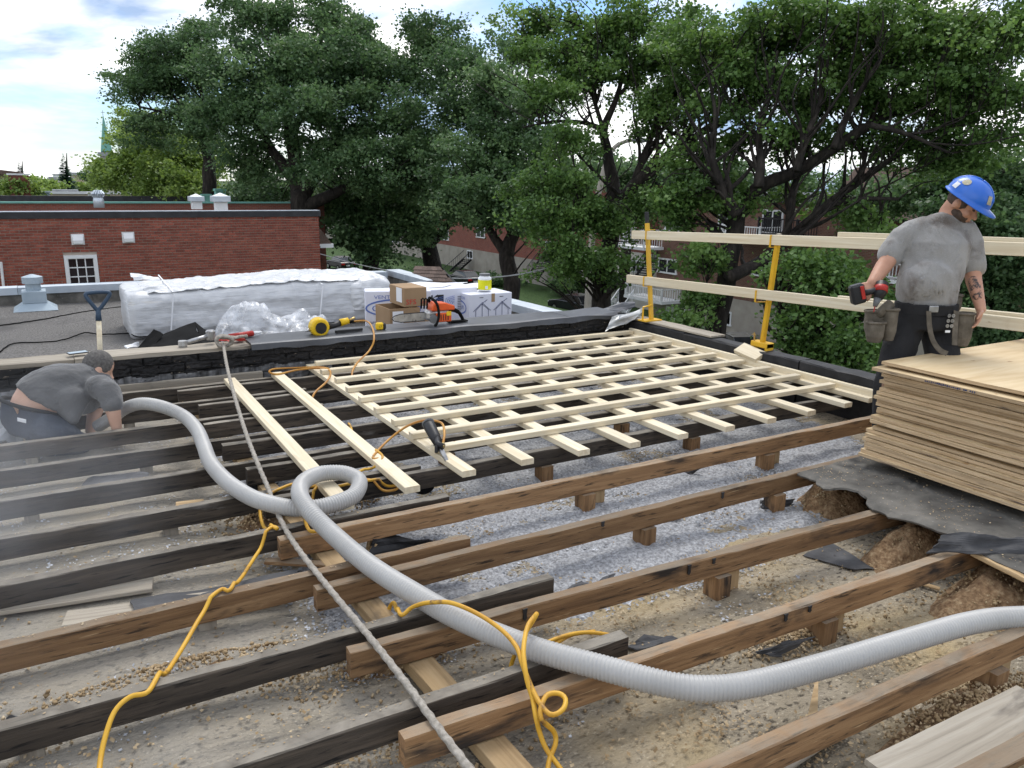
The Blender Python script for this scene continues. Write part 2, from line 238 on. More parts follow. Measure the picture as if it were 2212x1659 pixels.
leafmat('leaf_fresh', (.048, .098, .028), (.110, .205, .054), (.19, .305, .092))
leafmat('leaf_bright', (.10, .17, .04), (.20, .30, .075), (.31, .42, .13))
leafmat('needle', (.02, .05, .03), (.04, .085, .05), (.07, .13, .075))
# ---------------------------------------------------------------- mesh helpers
class MB:
    def __init__(s): s.v = []; s.f = []; s.m = []; s.mi = 0
    def add(s, vs, fs):
        o = len(s.v); s.v += [tuple(v) for v in vs]; s.f += [tuple(i+o for i in f) for f in fs]; s.m += [s.mi]*len(fs); return s
    def box(s, c, d, rot=None):
        x, y, z = d[0]/2, d[1]/2, d[2]/2
        vs = [Vector((a, b, e)) for a in (-x, x) for b in (-y, y) for e in (-z, z)]
        if rot is not None: vs = [rot @ v for v in vs]
        c = Vector(c); return s.add([v+c for v in vs], [(0, 1, 3, 2), (4, 6, 7, 5), (0, 4, 5, 1), (2, 3, 7, 6), (0, 2, 6, 4), (1, 5, 7, 3)])
    def bx(s, lo, hi): return s.box([(a+b)/2 for a, b in zip(lo, hi)], [b-a for a, b in zip(lo, hi)])
    def bar(s, a, b, w, h, up=(0, 0, 1)):
        a, b = Vector(a), Vector(b); d = b-a; return s.box((a+b)/2, (d.length, w, h), frame(d, up))
    def tube(s, pts, r, n=8, cap=True, mod=None):
        pts = [Vector(p) for p in pts]; N = len(pts); rs = r if isinstance(r, (list, tuple)) else [r]*N
        o = len(s.v); nrm = None; rings = []
        for i, p in enumerate(pts):
            t = (pts[min(i+1, N-1)]-pts[max(i-1, 0)])
            if t.length < 1e-9: t = Vector((0, 0, 1))
            t.normalize()
            if nrm is None: nrm = t.orthogonal().normalized()
            nrm = nrm-t*nrm.dot(t)
            nrm = nrm.normalized() if nrm.length > 1e-6 else t.orthogonal().normalized()
            bn = t.cross(nrm)
            for k in range(n):
                a = 2*math.pi*k/n; rr = rs[i]*(mod(i, a) if mod else 1)
                s.v.append(tuple(p+nrm*(math.cos(a)*rr)+bn*(math.sin(a)*rr)))
        for i in range(N-1):
            for k in range(n):
                k2 = (k+1) % n; s.f.append((o+i*n+k, o+i*n+k2, o+(i+1)*n+k2, o+(i+1)*n+k)); s.m.append(s.mi)
        if cap:
            s.f.append(tuple(o+k for k in range(n))[::-1]); s.f.append(tuple(o+(N-1)*n+k for k in range(n))); s.m += [s.mi]*2
        return s
    def loft(s, secs, n=20, cap=True):
        """secs: (centre, lateral axis*radius, other axis*radius)"""
        o = len(s.v); N = len(secs)
        for c, a, b in secs:
            c, a, b = Vector(c), Vector(a), Vector(b)
            for k in range(n): t = 2*math.pi*k/n; s.v.append(tuple(c+a*math.cos(t)+b*math.sin(t)))
        for i in range(N-1):
            for k in range(n):
                k2 = (k+1) % n; s.f.append((o+i*n+k, o+i*n+k2, o+(i+1)*n+k2, o+(i+1)*n+k)); s.m.append(s.mi)
        if cap: s.f += [tuple(o+k for k in range(n))[::-1], tuple(o+(N-1)*n+k for k in range(n))]; s.m += [s.mi]*2
        return s
    def limb(s, pts, rs, n=14):
        """tapered limb with rounded ends"""
        P_ = [Vector(p) for p in pts]; q = []; r = []
        for i in range(len(P_)-1):
            for k in range(5):
                t = k/5; q.append(P_[i].lerp(P_[i+1], t)); r.append(rs[i]*(1-t)+rs[i+1]*t)
        q.append(P_[-1]); r.append(rs[-1])
        d0 = (q[0]-q[1]).normalized(); d1 = (q[-1]-q[-2]).normalized()
        pre = [(q[0]+d0*r[0]*math.sin(a), r[0]*math.cos(a)) for a in (1.35, .9, .45)]
        post = [(q[-1]+d1*r[-1]*math.sin(a), r[-1]*math.cos(a)) for a in (.45, .9, 1.35)]
        q = [p for p, _ in pre]+q+[p for p, _ in post]; r = [x for _, x in pre]+r+[x for _, x in post]
        return s.tube(q, r, n)
    def ell(s, c, ax, n=16, m=10):
        """ellipsoid, ax three vectors"""
        c = Vector(c); A = [Vector(a) for a in ax]; o = len(s.v)
        for i in range(m+1):
            t = math.pi*i/m
            for k in range(n):
                p = 2*math.pi*k/n; s.v.append(tuple(c+A[0]*(math.sin(t)*math.cos(p))+A[1]*(math.sin(t)*math.sin(p))+A[2]*math.cos(t)))
        for i in range(m):
            for k in range(n):
                k2 = (k+1) % n; s.f.append((o+i*n+k, o+(i+1)*n+k, o+(i+1)*n+k2, o+i*n+k2)); s.m.append(s.mi)
        return s
    def lathe(s, c, prof, n=16, axis=(0, 0, 1)):
        ax = Vector(axis).normalized(); u = ax.orthogonal().normalized(); w = ax.cross(u); c = Vector(c)
        return s.loft([(c+ax*z, u*max(r, 1e-4), w*max(r, 1e-4)) for r, z in prof], n)
    def prism(s, poly, a, b, fn):
        """poly of 2-D points swept from a to b; fn(u, v, t) -> point"""
        n = len(poly); o = len(s.v)
        s.v += [tuple(fn(u, v, a)) for u, v in poly]+[tuple(fn(u, v, b)) for u, v in poly]
        s.f += [tuple(o+i for i in range(n))[::-1], tuple(o+n+i for i in range(n))]+[(o+i, o+(i+1) % n, o+n+(i+1) % n, o+n+i) for i in range(n)]
        s.m += [s.mi]*(n+2); return s
    def build(s, name, mats, parent=None, at=None, smooth=False, bevel=0, rot=None, fix=True):
        """at: world point that becomes the object's origin (parts: the parent's point)"""
        if isinstance(mats, str): mats = [mats]
        o0 = Vector(at) if at is not None else (Vector(parent['_o']) if parent is not None and '_o' in parent else Vector((0, 0, 0)))
        me = bpy.data.meshes.new(name)
        me.from_pydata([(v[0]-o0.x, v[1]-o0.y, v[2]-o0.z) for v in s.v], [], s.f)
        for m in mats: me.materials.append(MATS[m])
        if len(mats) > 1: me.polygons.foreach_set('material_index', s.m)
        if fix:
            b = bmesh.new(); b.from_mesh(me); bmesh.ops.recalc_face_normals(b, faces=b.faces); b.to_mesh(me); b.free()
        if smooth: me.shade_smooth()
        ob = bpy.data.objects.new(name, me); col.objects.link(ob)
        if parent is not None: ob.parent = parent
        else: ob.location = o0
        if bevel:
            bv = ob.modifiers.new('bevel', 'BEVEL'); bv.width = bevel; bv.segments = 1; bv.limit_method = 'ANGLE'
        return ob
def frame(d, up=(0, 0, 1)):
    x = Vector(d).normalized(); u = Vector(up); y = u.cross(x)
    if y.length < 1e-6: y = Vector((0, 1, 0)).cross(x) if abs(x.y) < .9 else Vector((1, 0, 0)).cross(x)
    y.normalize(); z = x.cross(y); return Matrix((x, y, z)).transposed()
def tag(o, label, cat, group=None):
    o['label'] = label; o['category'] = cat
    if group: o['group'] = group
    return o
def thing(name, label, cat, at=(0, 0, 0), group=None):
    o = bpy.data.objects.new(name, None); o.empty_display_size = .1; col.objects.link(o); o.location = at; o['_o'] = tuple(at)
    return tag(o, label, cat, group)
def struct(o, kind='structure'): o['kind'] = kind; return o
ORD = ['zeroth', 'first', 'second', 'third', 'fourth', 'fifth', 'sixth', 'seventh', 'eighth', 'ninth', 'tenth', 'eleventh', 'twelfth', 'thirteenth', 'fourteenth', 'fifteenth', 'sixteenth', 'seventeenth', 'eighteenth', 'nineteenth', 'twentieth', 'twenty-first', 'twenty-second', 'twenty-third', 'twenty-fourth', 'twenty-fifth']
def board(name, a, b, w, t, m, up=(0, 0, 1), seg=1, jag=0., parent=None, bev=.003, roll=0.):
    """a plank from a to b (centre line), width w across, thickness t along up; local X is its length"""
    a, b = Vector(a), Vector(b); Lh = (b-a).length; R = frame(b-a, up)
    if roll: R = R @ Matrix.Rotation(roll, 3, 'X')
    mb = MB(); ch = bev; y, z = w/2, t/2
    prof = [(-y+ch, -z), (y-ch, -z), (y, -z+ch), (y, z-ch), (y-ch, z), (-y+ch, z), (-y, z-ch), (-y, -z+ch)]
    sd_ = random.random()*100; ring = []
    for i in range(seg+1):
        x = -Lh/2+Lh*i/seg; rr = []
        for k, (p, q) in enumerate(prof):
            dy = dz = 0
            if jag:
                dy = jag*mnoise.noise((x*3.1+sd_, k*1.7, 0)); dz = jag*mnoise.noise((x*3.7+sd_, k*2.3, 9))
                if q > 0: dz += jag*1.1*min(0, mnoise.noise((x*9+sd_, k*.8, 4)))
            rr.append((x, p+dy, q+dz))
        ring.append(rr)
    vs = [v for r in ring for v in r]; fs = []
    for i in range(seg):
        for k in range(8): k2 = (k+1) % 8; fs.append((i*8+k, i*8+k2, (i+1)*8+k2, (i+1)*8+k))
    fs += [tuple(range(8))[::-1], tuple(seg*8+k for k in range(8))]
    mb.add(vs, fs); me = bpy.data.meshes.new(name); me.from_pydata(mb.v, [], mb.f); me.materials.append(MATS[m])
    bm = bmesh.new(); bm.from_mesh(me); bmesh.ops.recalc_face_normals(bm, faces=bm.faces); bm.to_mesh(me); bm.free()
    ob = bpy.data.objects.new(name, me); col.objects.link(ob)
    M4 = R.to_4x4(); M4.translation = (a+b)/2
    if parent is not None:
        ob.parent = parent; ob.matrix_local = parent_inv(parent) @ M4
    else: ob.matrix_world = M4
    return ob
def parent_inv(p):
    if '_o' in p: return Matrix.Translation(-Vector(p['_o']))
    return p.matrix_basis.inverted()
def smooth_path(pts, sub=8):
    """Catmull-Rom"""
    p = [Vector(q) for q in pts]; p = [p[0]*2-p[1]]+p+[p[-1]*2-p[-2]]; out = []
    for i in range(1, len(p)-2):
        for k in range(sub):
            t = k/sub; a, b, c, d = p[i-1], p[i], p[i+1], p[i+2]
            out.append(.5*((2*b)+(c-a)*t+(2*a-5*b+4*c-d)*t*t+(3*b-a-3*c+d)*t**3))
    out.append(p[-2]); return out
def resample(pts, step):
    out = [pts[0]]; acc = 0
    for a, b in zip(pts[:-1], pts[1:]):
        L_ = (b-a).length; pos = step-acc
        while pos <= L_: out.append(a.lerp(b, pos/L_)); pos += step
        acc = L_-(pos-step)
    return out
def fuse(mb, voxel=.012, it=6, fac=.6):
    """one continuous skin over overlapping closed shapes"""
    me = bpy.data.meshes.new('fuse'); me.from_pydata(mb.v, [], mb.f)
    b = bmesh.new(); b.from_mesh(me); bmesh.ops.recalc_face_normals(b, faces=b.faces); b.to_mesh(me); b.free()
    ob = bpy.data.objects.new('fuse', me); col.objects.link(ob)
    r = ob.modifiers.new('r', 'REMESH'); r.mode = 'VOXEL'; r.voxel_size = voxel
    if it: s_ = ob.modifiers.new('s', 'SMOOTH'); s_.iterations = it; s_.factor = fac
    dg = bpy.context.evaluated_depsgraph_get(); e = ob.evaluated_get(dg); out = bpy.data.meshes.new_from_object(e)
    bpy.data.objects.remove(ob); bpy.data.meshes.remove(me); return out
def skinobj(name, me, m, parent, warp=None):
    """link a fused mesh (world coordinates) as a part"""
    me.name = name; me.materials.clear(); me.materials.append(MATS[m]); o0 = Vector(parent['_o'])
    for v in me.vertices:
        c = v.co.copy()
        if warp: c = warp(c, v.normal)
        v.co = c-o0
    me.shade_smooth(); ob = bpy.data.objects.new(name, me); col.objects.link(ob); ob.parent = parent; return ob
def text(s, size, loc, xdir, ydir, m, parent, name='lettering', align='LEFT', sx=1., sh=0.):
    cu = bpy.data.curves.new('t', 'FONT'); cu.body = s; cu.size = size; cu.align_x = align; cu.resolution_u = 2; cu.shear = sh
    ob = bpy.data.objects.new('t', cu); col.objects.link(ob)
    bpy.context.view_layer.update(); me = bpy.data.meshes.new_from_object(ob); bpy.data.objects.remove(ob); bpy.data.curves.remove(cu)
    me.name = name; me.materials.clear(); me.materials.append(MATS[m]); o0 = Vector(parent['_o']); X, Y = Vector(xdir).normalized(), Vector(ydir).normalized(); l = Vector(loc)
    for v in me.vertices: v.co = l+X*(v.co.x*sx)+Y*v.co.y-o0
    o = bpy.data.objects.new(name, me); col.objects.link(o); o.parent = parent; return o
# ================================================================ the opened roof
def zdeck(x, y):
    t = min(1, max(0, (x-.3)/1.2)); return -.145*(1-t)-.215*t
def grid_sheet(name, x0, x1, y0, y1, nx, ny, zf, m):
    vs = []; fs = []
    for j in range(ny+1):
        for i in range(nx+1):
            x = x0+(x1-x0)*i/nx; y = y0+(y1-y0)*j/ny; vs.append((x, y, zf(x, y)))
    for j in range(ny):
        for i in range(nx): a = j*(nx+1)+i; fs.append((a, a+1, a+nx+2, a+nx+1))
    return MB().add(vs, fs).build(name, m, smooth=True, fix=False)
def zd(x, y): return zdeck(x, y)+.010*mnoise.noise((x*1.1, y*2.4, 3))+.006*mnoise.noise((x*5, y*7, 1))
struct(grid_sheet('roof_deck', -5, 5.62, -1.2, 7.02, 200, 160, zd, 'deck'))
# joists: front upper edge at y, width .08, height .105
JW, JH = .055, .105
def joist(name, xa, xb, ya, yb, m, label, group, z=0., h=JH):
    o = board(name, (xa, ya+JW/2, z-h/2), (xb, yb+JW/2, z-h/2), JW, h, m, seg=max(6, int((xb-xa)/.05)), jag=.004, bev=.004)
    return tag(o, label, 'joist', group)
left_y = [2.085+.515*k for k in range(10)]
for k, y in enumerate(left_y):
    n = len(left_y)-k
    xe = 1.6+.25*random.random() if k > 1 else 1.75
    o = joist('roof_joist', -4.6, xe, y+random.uniform(-.012, .012), y+random.uniform(-.012, .012), 'old_dark' if k != 2 else 'old_brown', f'{ORD[n]} weathered dark joist from the tarred parapet, on the side of the kneeling worker', 'joists beside the kneeling worker')
    for xb in ([-1.9, -.2] if k % 2 else [-1.1, .42]):                      # low blocks under the joist
        board('support_block', (xb, y+.05, zdeck(xb, y)-.01), (xb, y+.05, -JH-.001), .07, .07, 'old_grey', up=(1, 0, 0), parent=o)
# lapped joists carrying on under the new battens
rj = [(.80, 3.3, 1.385, 1.32, 'old_brown'), (.79, 4.2, 1.95, 1.86, 'old_brown'), (.80, 4.3, 2.47, 2.34, 'old_brown'), (.83, 5.5, 2.975, 2.99, 'old_brown'), (.82, 5.55, 3.52, 3.52, 'old_brown')]
rj += [(.82+random.uniform(-.1, .1), 5.58, 4.03+.515*k, 4.03+.515*k+random.uniform(-.02, .02), 'old_dark') for k in range(6)]
rj[0] = (1.0, 5.4, 1.40, 1.30, 'old_brown')
BLK = {0: [(2150, 1480)], 1: [(1790, 1330)], 2: [(1560, 1240)], 3: [(1400, 1135), (1690, 990)], 4: [(1270, 1075), (1660, 985)], 5: [(1180, 1010), (1500, 945)], 6: [(968, 870), (1350, 870)]}
RJO = {}
for k, (xa, xb, ya, yb, m) in enumerate(rj):
    n = len(rj)-k
    o = joist('roof_joist', xa, xb, ya, yb, m, f'{ORD[n]} brown joist from the tarred parapet, lapped and running under or past the pale battens', 'joists on the batten side'); RJO[k] = o
    for (bx_, by_) in BLK.get(k, []):
        yy = ya+(yb-ya)*.5; q = PY(bx_, by_, yy); X = q.x
        board('support_block', (X, yy+JW/2-.002, zdeck(X, yy)-.01), (X, yy+JW/2-.002, -JH-.001), .095, .085, 'old_brown', up=(1, 0, 0), parent=o)
        if k in (0, 1, 2, 4) and True: board('support_block', (X+.10, yy+JW/2+.012, zdeck(X, yy)-.01), (X+.10, yy+JW/2+.012, -JH-.001-.012), .03, .085, 'raw_board', up=(1, 0, 0), parent=o)
for (k, px, py, h_) in [(2, 1136, 1320, .055), (1, 1688, 1336, .035), (1, 1739, 1308, .03), (2, 1481, 1222, .05), (2, 1533, 1197, .03), (3, 1560, 1075, .04), (3, 1300, 1150, .03)]:
    xa, xb, ya, yb, _ = rj[k]; q = PY(px, py, ya+(yb-ya)*.3); yy = ya+(yb-ya)*(q.x-xa)/(xb-xa)-.003
    m_ = MB(); z0 = -.004; pts_ = [(q.x-.010, z0), (q.x+.012, z0), (q.x+.008, z0-h_*.5), (q.x+.011, z0-h_*.75), (q.x+.001, z0-h_), (q.x-.008, z0-h_*.8), (q.x-.006, z0-h_*.4)]
    m_.prism(pts_, 0, .004, lambda u, v, tt: (u, yy-tt, v)); dr_ = m_.build('tar_drip', 'felt_black'); par = RJO[k]; dr_.parent = par; dr_.matrix_parent_inverse = par.matrix_basis.inverted()
# bearing plank below the laps and a ledger on the parapet
tag(board('bearing_plank', (1.12, .9, -.135), (.93, 6.9, -.135), .10, .05, 'raw_board', seg=30, jag=.004), 'brown bearing plank lying under the joist laps below the grey hose', 'plank')
tag(board('ledger_board', (-4, 6.93, -.06), (1.55, 6.93, -.06), .04, .16, 'old_grey', seg=30, jag=.006), 'worn grey ledger board fixed along the foot of the tarred parapet', 'board')
# ---------------------------------------------------------------- new battens
T2 = .038
ends = [2.03, 2.43, 2.83, 3.21, 3.61, 4.02, 4.43, 4.85, 5.29, 5.62]
ynear = [3.84, 3.85, 3.83, 3.80, 3.79, 3.77, 3.77, 3.77, 3.79, 3.80]
for i, (xe, yn) in enumerate(zip(ends, ynear)):
    xc = xe-.045-(.03 if i == 9 else 0)
    tag(board('sleeper_batten', (xc, yn, T2/2+.002), (xc+random.uniform(-.008, .008), 6.93, T2/2+.002), .089, T2, 'new_wood'), f'{ORD[len(ends)-i]} lower batten from the guardrail, pale new lumber laid across the joists', 'batten', 'lower battens of the new lattice')
sl = [4.19, 4.50, 4.82, 5.15, 5.48, 5.80, 6.13, 6.47, 6.80]
for i, y in enumerate(sl):
    xa = 1.925+.004*i+random.uniform(-.012, .012) + (.03 if i == 8 else 0)
    tag(board('top_batten', (xa, y+.032, T2*1.5+.004), (5.545-.03*random.random(), y+.032+(-.05 if i == 0 else random.uniform(-.012, .012)), T2*1.5+.004), .064, T2, 'new_wood'), f'{ORD[len(sl)-i]} upper batten from the tarred parapet, pale new lumber of the lattice', 'batten', 'upper battens of the new lattice')
tag(board('rim_board', (5.595, 3.72, .047), (5.585, 6.9, .047), .038, .089, 'new_wood'), 'pale rim board on edge closing the lattice along the low black kerb', 'board')
for (a, b, lab) in [((483, 818), (735, 1090), 'loose pale plank on the joists crossed by the rope, its end inside the hose loop'), ((585, 805), (880, 1053), 'loose pale plank on the joists between the roped plank and the lattice')]:
    A, B = P(*a, .04), P(*b, .04); d = (B-A).normalized(); side = Vector((d.y, -d.x, 0))
    if side.x < 0: side = -side
    A += side*.045; B += side*.03
    A.z = B.z = T2/2+.003
    tag(board('loose_plank', A, B, .089, T2, 'new_wood'), lab, 'plank', 'loose planks beside the lattice')
# ---------------------------------------------------------------- tarred parapet at the back
pw = thing('parapet_wall', 'black tarred brick parapet with battered edge behind the lattice', 'parapet', (2, 7.15, -.3))
def wall_face(x0, x1, z0, z1, nx, nz, yf):
    vs = []; fs = []
    for j in range(nz+1):
        for i in range(nx+1):
            x = x0+(x1-x0)*i/nx; z = z0+(z1-z0)*j/nz; vs.append((x, yf(x, z), z))
    for j in range(nz):
        for i in range(nx): a = j*(nx+1)+i; fs.append((a, a+1, a+nx+2, a+nx+1))
    return vs, fs
def pface(x, z):
    row = math.floor((z+.3)/.075); fz = ((z+.3)/.075) % 1; xx = x/.21+(.5 if row % 2 else 0); cl = math.floor(xx); fx = xx % 1   # bricks under the tar
    jt = (fz > .86 or fx > .95) and mnoise.noise((x*5, z*9, 7)) > -.15
    return 6.985+.013*jt+.014*mnoise.noise((cl*7.3, row*3.1, 4))+.010*mnoise.noise((x*9, z*12, 5))+.008*mnoise.noise((x*31, z*37, 5))
vs, fs = wall_face(-3, 5.75, -.3, .215, 800, 64, pface)
mb = MB().add(vs, fs); mb.mi = 0
for f_i, f in enumerate(mb.f):
    c = [sum(mb.v[i][k] for i in f)/4 for k in range(3)]
    if c[2] < .055+.03*mnoise.noise((c[0]*7, 0, 0)) and c[0] < 2.2: mb.m[f_i] = 1
mb.build('wall_face', ['tar', 'cement_drip'], pw, fix=False)
MB().bx((-5, 7.035, -.3), (5.72, 7.3, .208)).build('wall_core', 'tar', pw)
# wooden capping and sheet-metal flashing
for i, (xa, xb, z) in enumerate([(-4.6, -.95, .232), (-.95, .13, .235), (.13, 1.55, .232)]):
    board('capping_plank', (xa+.004, 7.13, z), (xb, 7.13, z-.004*i), .27, .036, 'old_grey', seg=24, jag=.008, parent=pw)
def flash(name, x0, x1, label, wav, par, seed):
    n = 90; vs = []; fs = []
    prof = [(7.34, .17), (7.34, .262), (6.985, .258), (6.965, .25), (6.958, .20)]
    for i in range(n+1):
        x = x0+(x1-x0)*i/n
        for k, (y, z) in enumerate(prof):
            w = wav*mnoise.noise((x*2.1+seed, k*.6, 0)); q = .022*mnoise.noise((x*5+seed, 3, 0)) if k == 4 else 0
            vs.append((x, y+w*.6, z+w*.5+q))
    for i in range(n):
        for k in range(4): fs.append((i*5+k, i*5+5+k, i*5+6+k, i*5+1+k))
    o = MB().add(vs, fs).build(name, 'flashing', par, fix=False, smooth=False); s = o.modifiers.new('solid', 'SOLIDIFY'); s.thickness = .004; return o
flash('flashing', 1.48, 3.2, '', .008, pw, 1); flash('flashing', 3.17, 4.9, '', .02, pw, 5); flash('flashing', 4.8, 5.45, '', .05, pw, 9)
# bent and torn flashing at the corner
def sheet(name, pts, thick, m, label, cat='scrap', nsub=6, crumple=.01, at=None, group=None, parent=None):
    """quad sheet from four corner points, subdivided, crumpled and given thickness"""
    a, b, c, d = [Vector(p) for p in pts]; n = nsub; vs = []; fs = []; sdd = random.random()*50
    nr = (b-a).cross(d-a).normalized()
    for j in range(n+1):
        for i in range(n+1):
            u, v = i/n, j/n; p = a.lerp(b, u).lerp(d.lerp(c, u), v)
            p = p+nr*crumple*mnoise.noise((u*2.3+sdd, v*2.3, 0))*2
            if (i in (0, n) or j in (0, n)): p = p+(b-a).normalized()*min(crumple, .01)*mnoise.noise((u*5+sdd, v*5, 3))*2+(d-a).normalized()*min(crumple, .01)*mnoise.noise((u*5+sdd, v*5, 8))*2
            vs.append(tuple(p))
    for j in range(n):
        for i in range(n): k = j*(n+1)+i; fs.append((k, k+1, k+n+2, k+n+1))
    o = MB().add(vs, fs).build(name, m, parent, at=(at if at is not None else (a if parent is None else None)), fix=False)
    s = o.modifiers.new('solid', 'SOLIDIFY'); s.thickness = thick; s.offset = 0
    if label: tag(o, label, cat, group)
    return o
sheet('torn_flashing', [PY(1308, 716, 6.80), PY(1322, 684, 6.9), PY(1385, 668, 7.0), PY(1372, 690, 6.85)], .003, 'bare_metal', 'torn strip of bare metal flashing hanging over the corner of the parapet', 'flashing', 8, .02)
sheet('bent_flashing', [PY(1250, 678, 7.25), PY(1372, 651, 7.3), PY(1373, 664, 7.15), PY(1255, 692, 7.05)], .004, 'flashing', 'bent dark sheet of flashing lying across the parapet corner', 'flashing', 8, .02)
sheet('crumpled_flashing', [PY(1340, 690, 7.0), PY(1388, 664, 7.1), PY(1384, 690, 7.0), PY(1352, 700, 6.95)], .003, 'bare_metal', 'crumpled light scrap of flashing beside the first yellow post', 'flashing', 8, .05)
# ---------------------------------------------------------------- low kerb along the street front
kb = thing('front_kerb', 'low black tarred kerb along the street edge under the guardrail', 'parapet', (5.75, 4, -.2))
for i, (ya, yb) in enumerate([(6.98, 6.1), (6.09, 4.62), (4.6, 3.7), (3.68, 3.2), (3.19, 1.6), (1.58, -1.2)]):
    lo_ = .12 if ya < 3.2 else 0
    board('kerb_timber', (5.72, ya, -.04-lo_/2), (5.72, yb, -.04-lo_/2), .17, .42-lo_, 'felt_black', seg=14, jag=.012, parent=kb, bev=.015)
tag(board('kerb_board', (5.74, 6.96, .187), (5.75, 5.72, .187), .2, .02, 'old_grey', seg=8, jag=.006), 'grey worn board lying on the kerb under the first yellow post', 'board')
tag(board('offcut_block', PX(1597, 756, 5.62)+Vector((.0, 0, .02)), PX(1644, 772, 5.62)+Vector((.0, 0, .0)), .14, .04, 'new_wood', up=(-.5, 0, 1)), 'short pale offcut of lumber resting on the black kerb by a yellow post', 'offcut')
# own facade below the roof edge (seen only from the side)
MB().bx((-6, -1.6, -7.2), (5.8, 6.96, -.34)).build('roof_void', 'soil')
tag(bpy.data.objects['roof_void'], 'dark body of the house under the opened roof', 'house'); bpy.data.objects['roof_void'].name = 'house_body'
# ---------------------------------------------------------------- old roof still in place at the side of the stack
edge = [(1740, 1025), (1785, 1050), (1850, 1062), (1885, 1095), (1990, 1128), (2060, 1150), (2130, 1195), (2212, 1232)]
pts = [P(x, y, .03) for x, y in edge]
old = thing('old_roofing', 'remaining patch of old tar and gravel roofing under the plywood stack', 'roofing', (4.5, 2, 0))
ex = [(p.y, p.x) for p in pts][::-1]
def edge_x(y):
    if y <= ex[0][0]: return ex[0][1]-.02*mnoise.noise((y*4, 0, 0))
    for (a, b), (c, d) in zip(ex[:-1], ex[1:]):
        if a <= y <= c: return b+(d-b)*(y-a)/(c-a)+.045*mnoise.noise((y*9, 2, 0))+.02*mnoise.noise((y*30, 5, 0))
    return ex[-1][1]
ny, nx = 120, 40; vs = []; fs = []
for j in range(ny+1):
    y = -1+(2.95+1)*j/ny; x0 = edge_x(y); x1 = 5.62
    for i in range(nx+1):
        u = (i/nx)**1.5; x = x0+(x1-x0)*u; z = .028+.012*mnoise.noise((x*3, y*3, 0))+.005*mnoise.noise((x*17, y*17, 0))
        if i < 4: z += (.05*max(0, mnoise.noise((y*3.3, 8, 0)))-.015)*(1-i/4)
        vs.append((x, y, z))
for j in range(ny):
    for i in range(nx): a = j*(nx+1)+i; fs.append((a, a+1, a+nx+2, a+nx+1))
o = MB().add(vs, fs).build('roofing_felt', 'old_roof', old, fix=False); s = o.modifiers.new('solid', 'SOLIDIFY'); s.thickness = .012
for k in range(7):                                               # sheathing boards below the felt, broken ends
    yb = 2.86-k*.27; xs = edge_x(yb)+.05+random.uniform(-.03, .06)
    board('sheathing_board', (xs, yb-.1, .008), (5.58, yb-.1, .008), .24, .014, 'raw_board', seg=10, jag=.003, parent=old)
sheet('lifted_felt', [P(2005, 1195, .01), P(2040, 1150, .09), P(2215, 1165, .07), P(2215, 1200, .03)], .008, 'felt', 'lifted tongue of grey roofing felt at the broken roof edge', 'felt scrap', 10, .02)
tag(board('edge_board', P(2105, 1195, .0), P(2240, 1262, .0), .05, .02, 'raw_board', seg=8, jag=.004), 'pale splintered board under the lifted felt at the broken roof edge', 'board')
# brown insulation heaps showing under the edge
def heap(pc, r, h, label, m='insulation', seed=0):
    c = Vector(pc); vs = []; fs = []; n, mm = 34, 14
    for j in range(mm+1):
        for i in range(n):
            a = 2*math.pi*i/n; q = j/mm; rr = q*(1+.25*mnoise.noise((math.cos(a)*1.5+seed, math.sin(a)*1.5, 0)))
            z = h*(1-q*q)*(1+.5*mnoise.noise((math.cos(a)*q*3+seed, math.sin(a)*q*3, 2)))+.022*mnoise.noise((math.cos(a)*q*11+seed, math.sin(a)*q*11, 5))-.012*q
            vs.append((c.x+r[0]*rr*math.cos(a), c.y+r[1]*rr*math.sin(a), c.z+z))
    for j in range(mm):
        for i in range(n): i2 = (i+1) % n; fs.append((j*n+i, (j+1)*n+i, (j+1)*n+i2, j*n+i2))
    o = MB().add(vs, fs).build('insulation_heap', m, at=c, fix=False, smooth=True); tag(o, label, 'insulation'); return o
heap(P(1812, 1088, -.2), (.28, .18), .165, 'brown crumbly insulation heap under the corner of the old felt', seed=1)
heap(P(1980, 1190, -.21), (.40, .15), .165, 'wide brown insulation heap between two joists at the broken roof edge', seed=4)
heap(P(2190, 1290, -.22), (.5, .25), .16, 'dark brown insulation heap in the gap below the edge board', seed=7)
heap(P(420, 1500, -.2), (.65, .12), .085, 'long ridge of tan crumbled insulation beside the joist crossed by the yellow cord', seed=11)
heap(P(830, 1455, -.22), (.35, .13), .07, 'tan crumbled insulation by the end of the lapped joist under the rope', seed=14)
heap(P(590, 1135, -.2), (.3, .15), .08, 'grey brown insulation clump beside the rope and hose loop', seed=17)
heap(P(1000, 1600, -.24), (.4, .14), .07, 'pale crumbled insulation under the rope and the yellow cords', seed=21)
heap(P(2080, 1560, -.23), (.5, .12), .07, 'crumbled insulation along the wide grey board', seed=23)
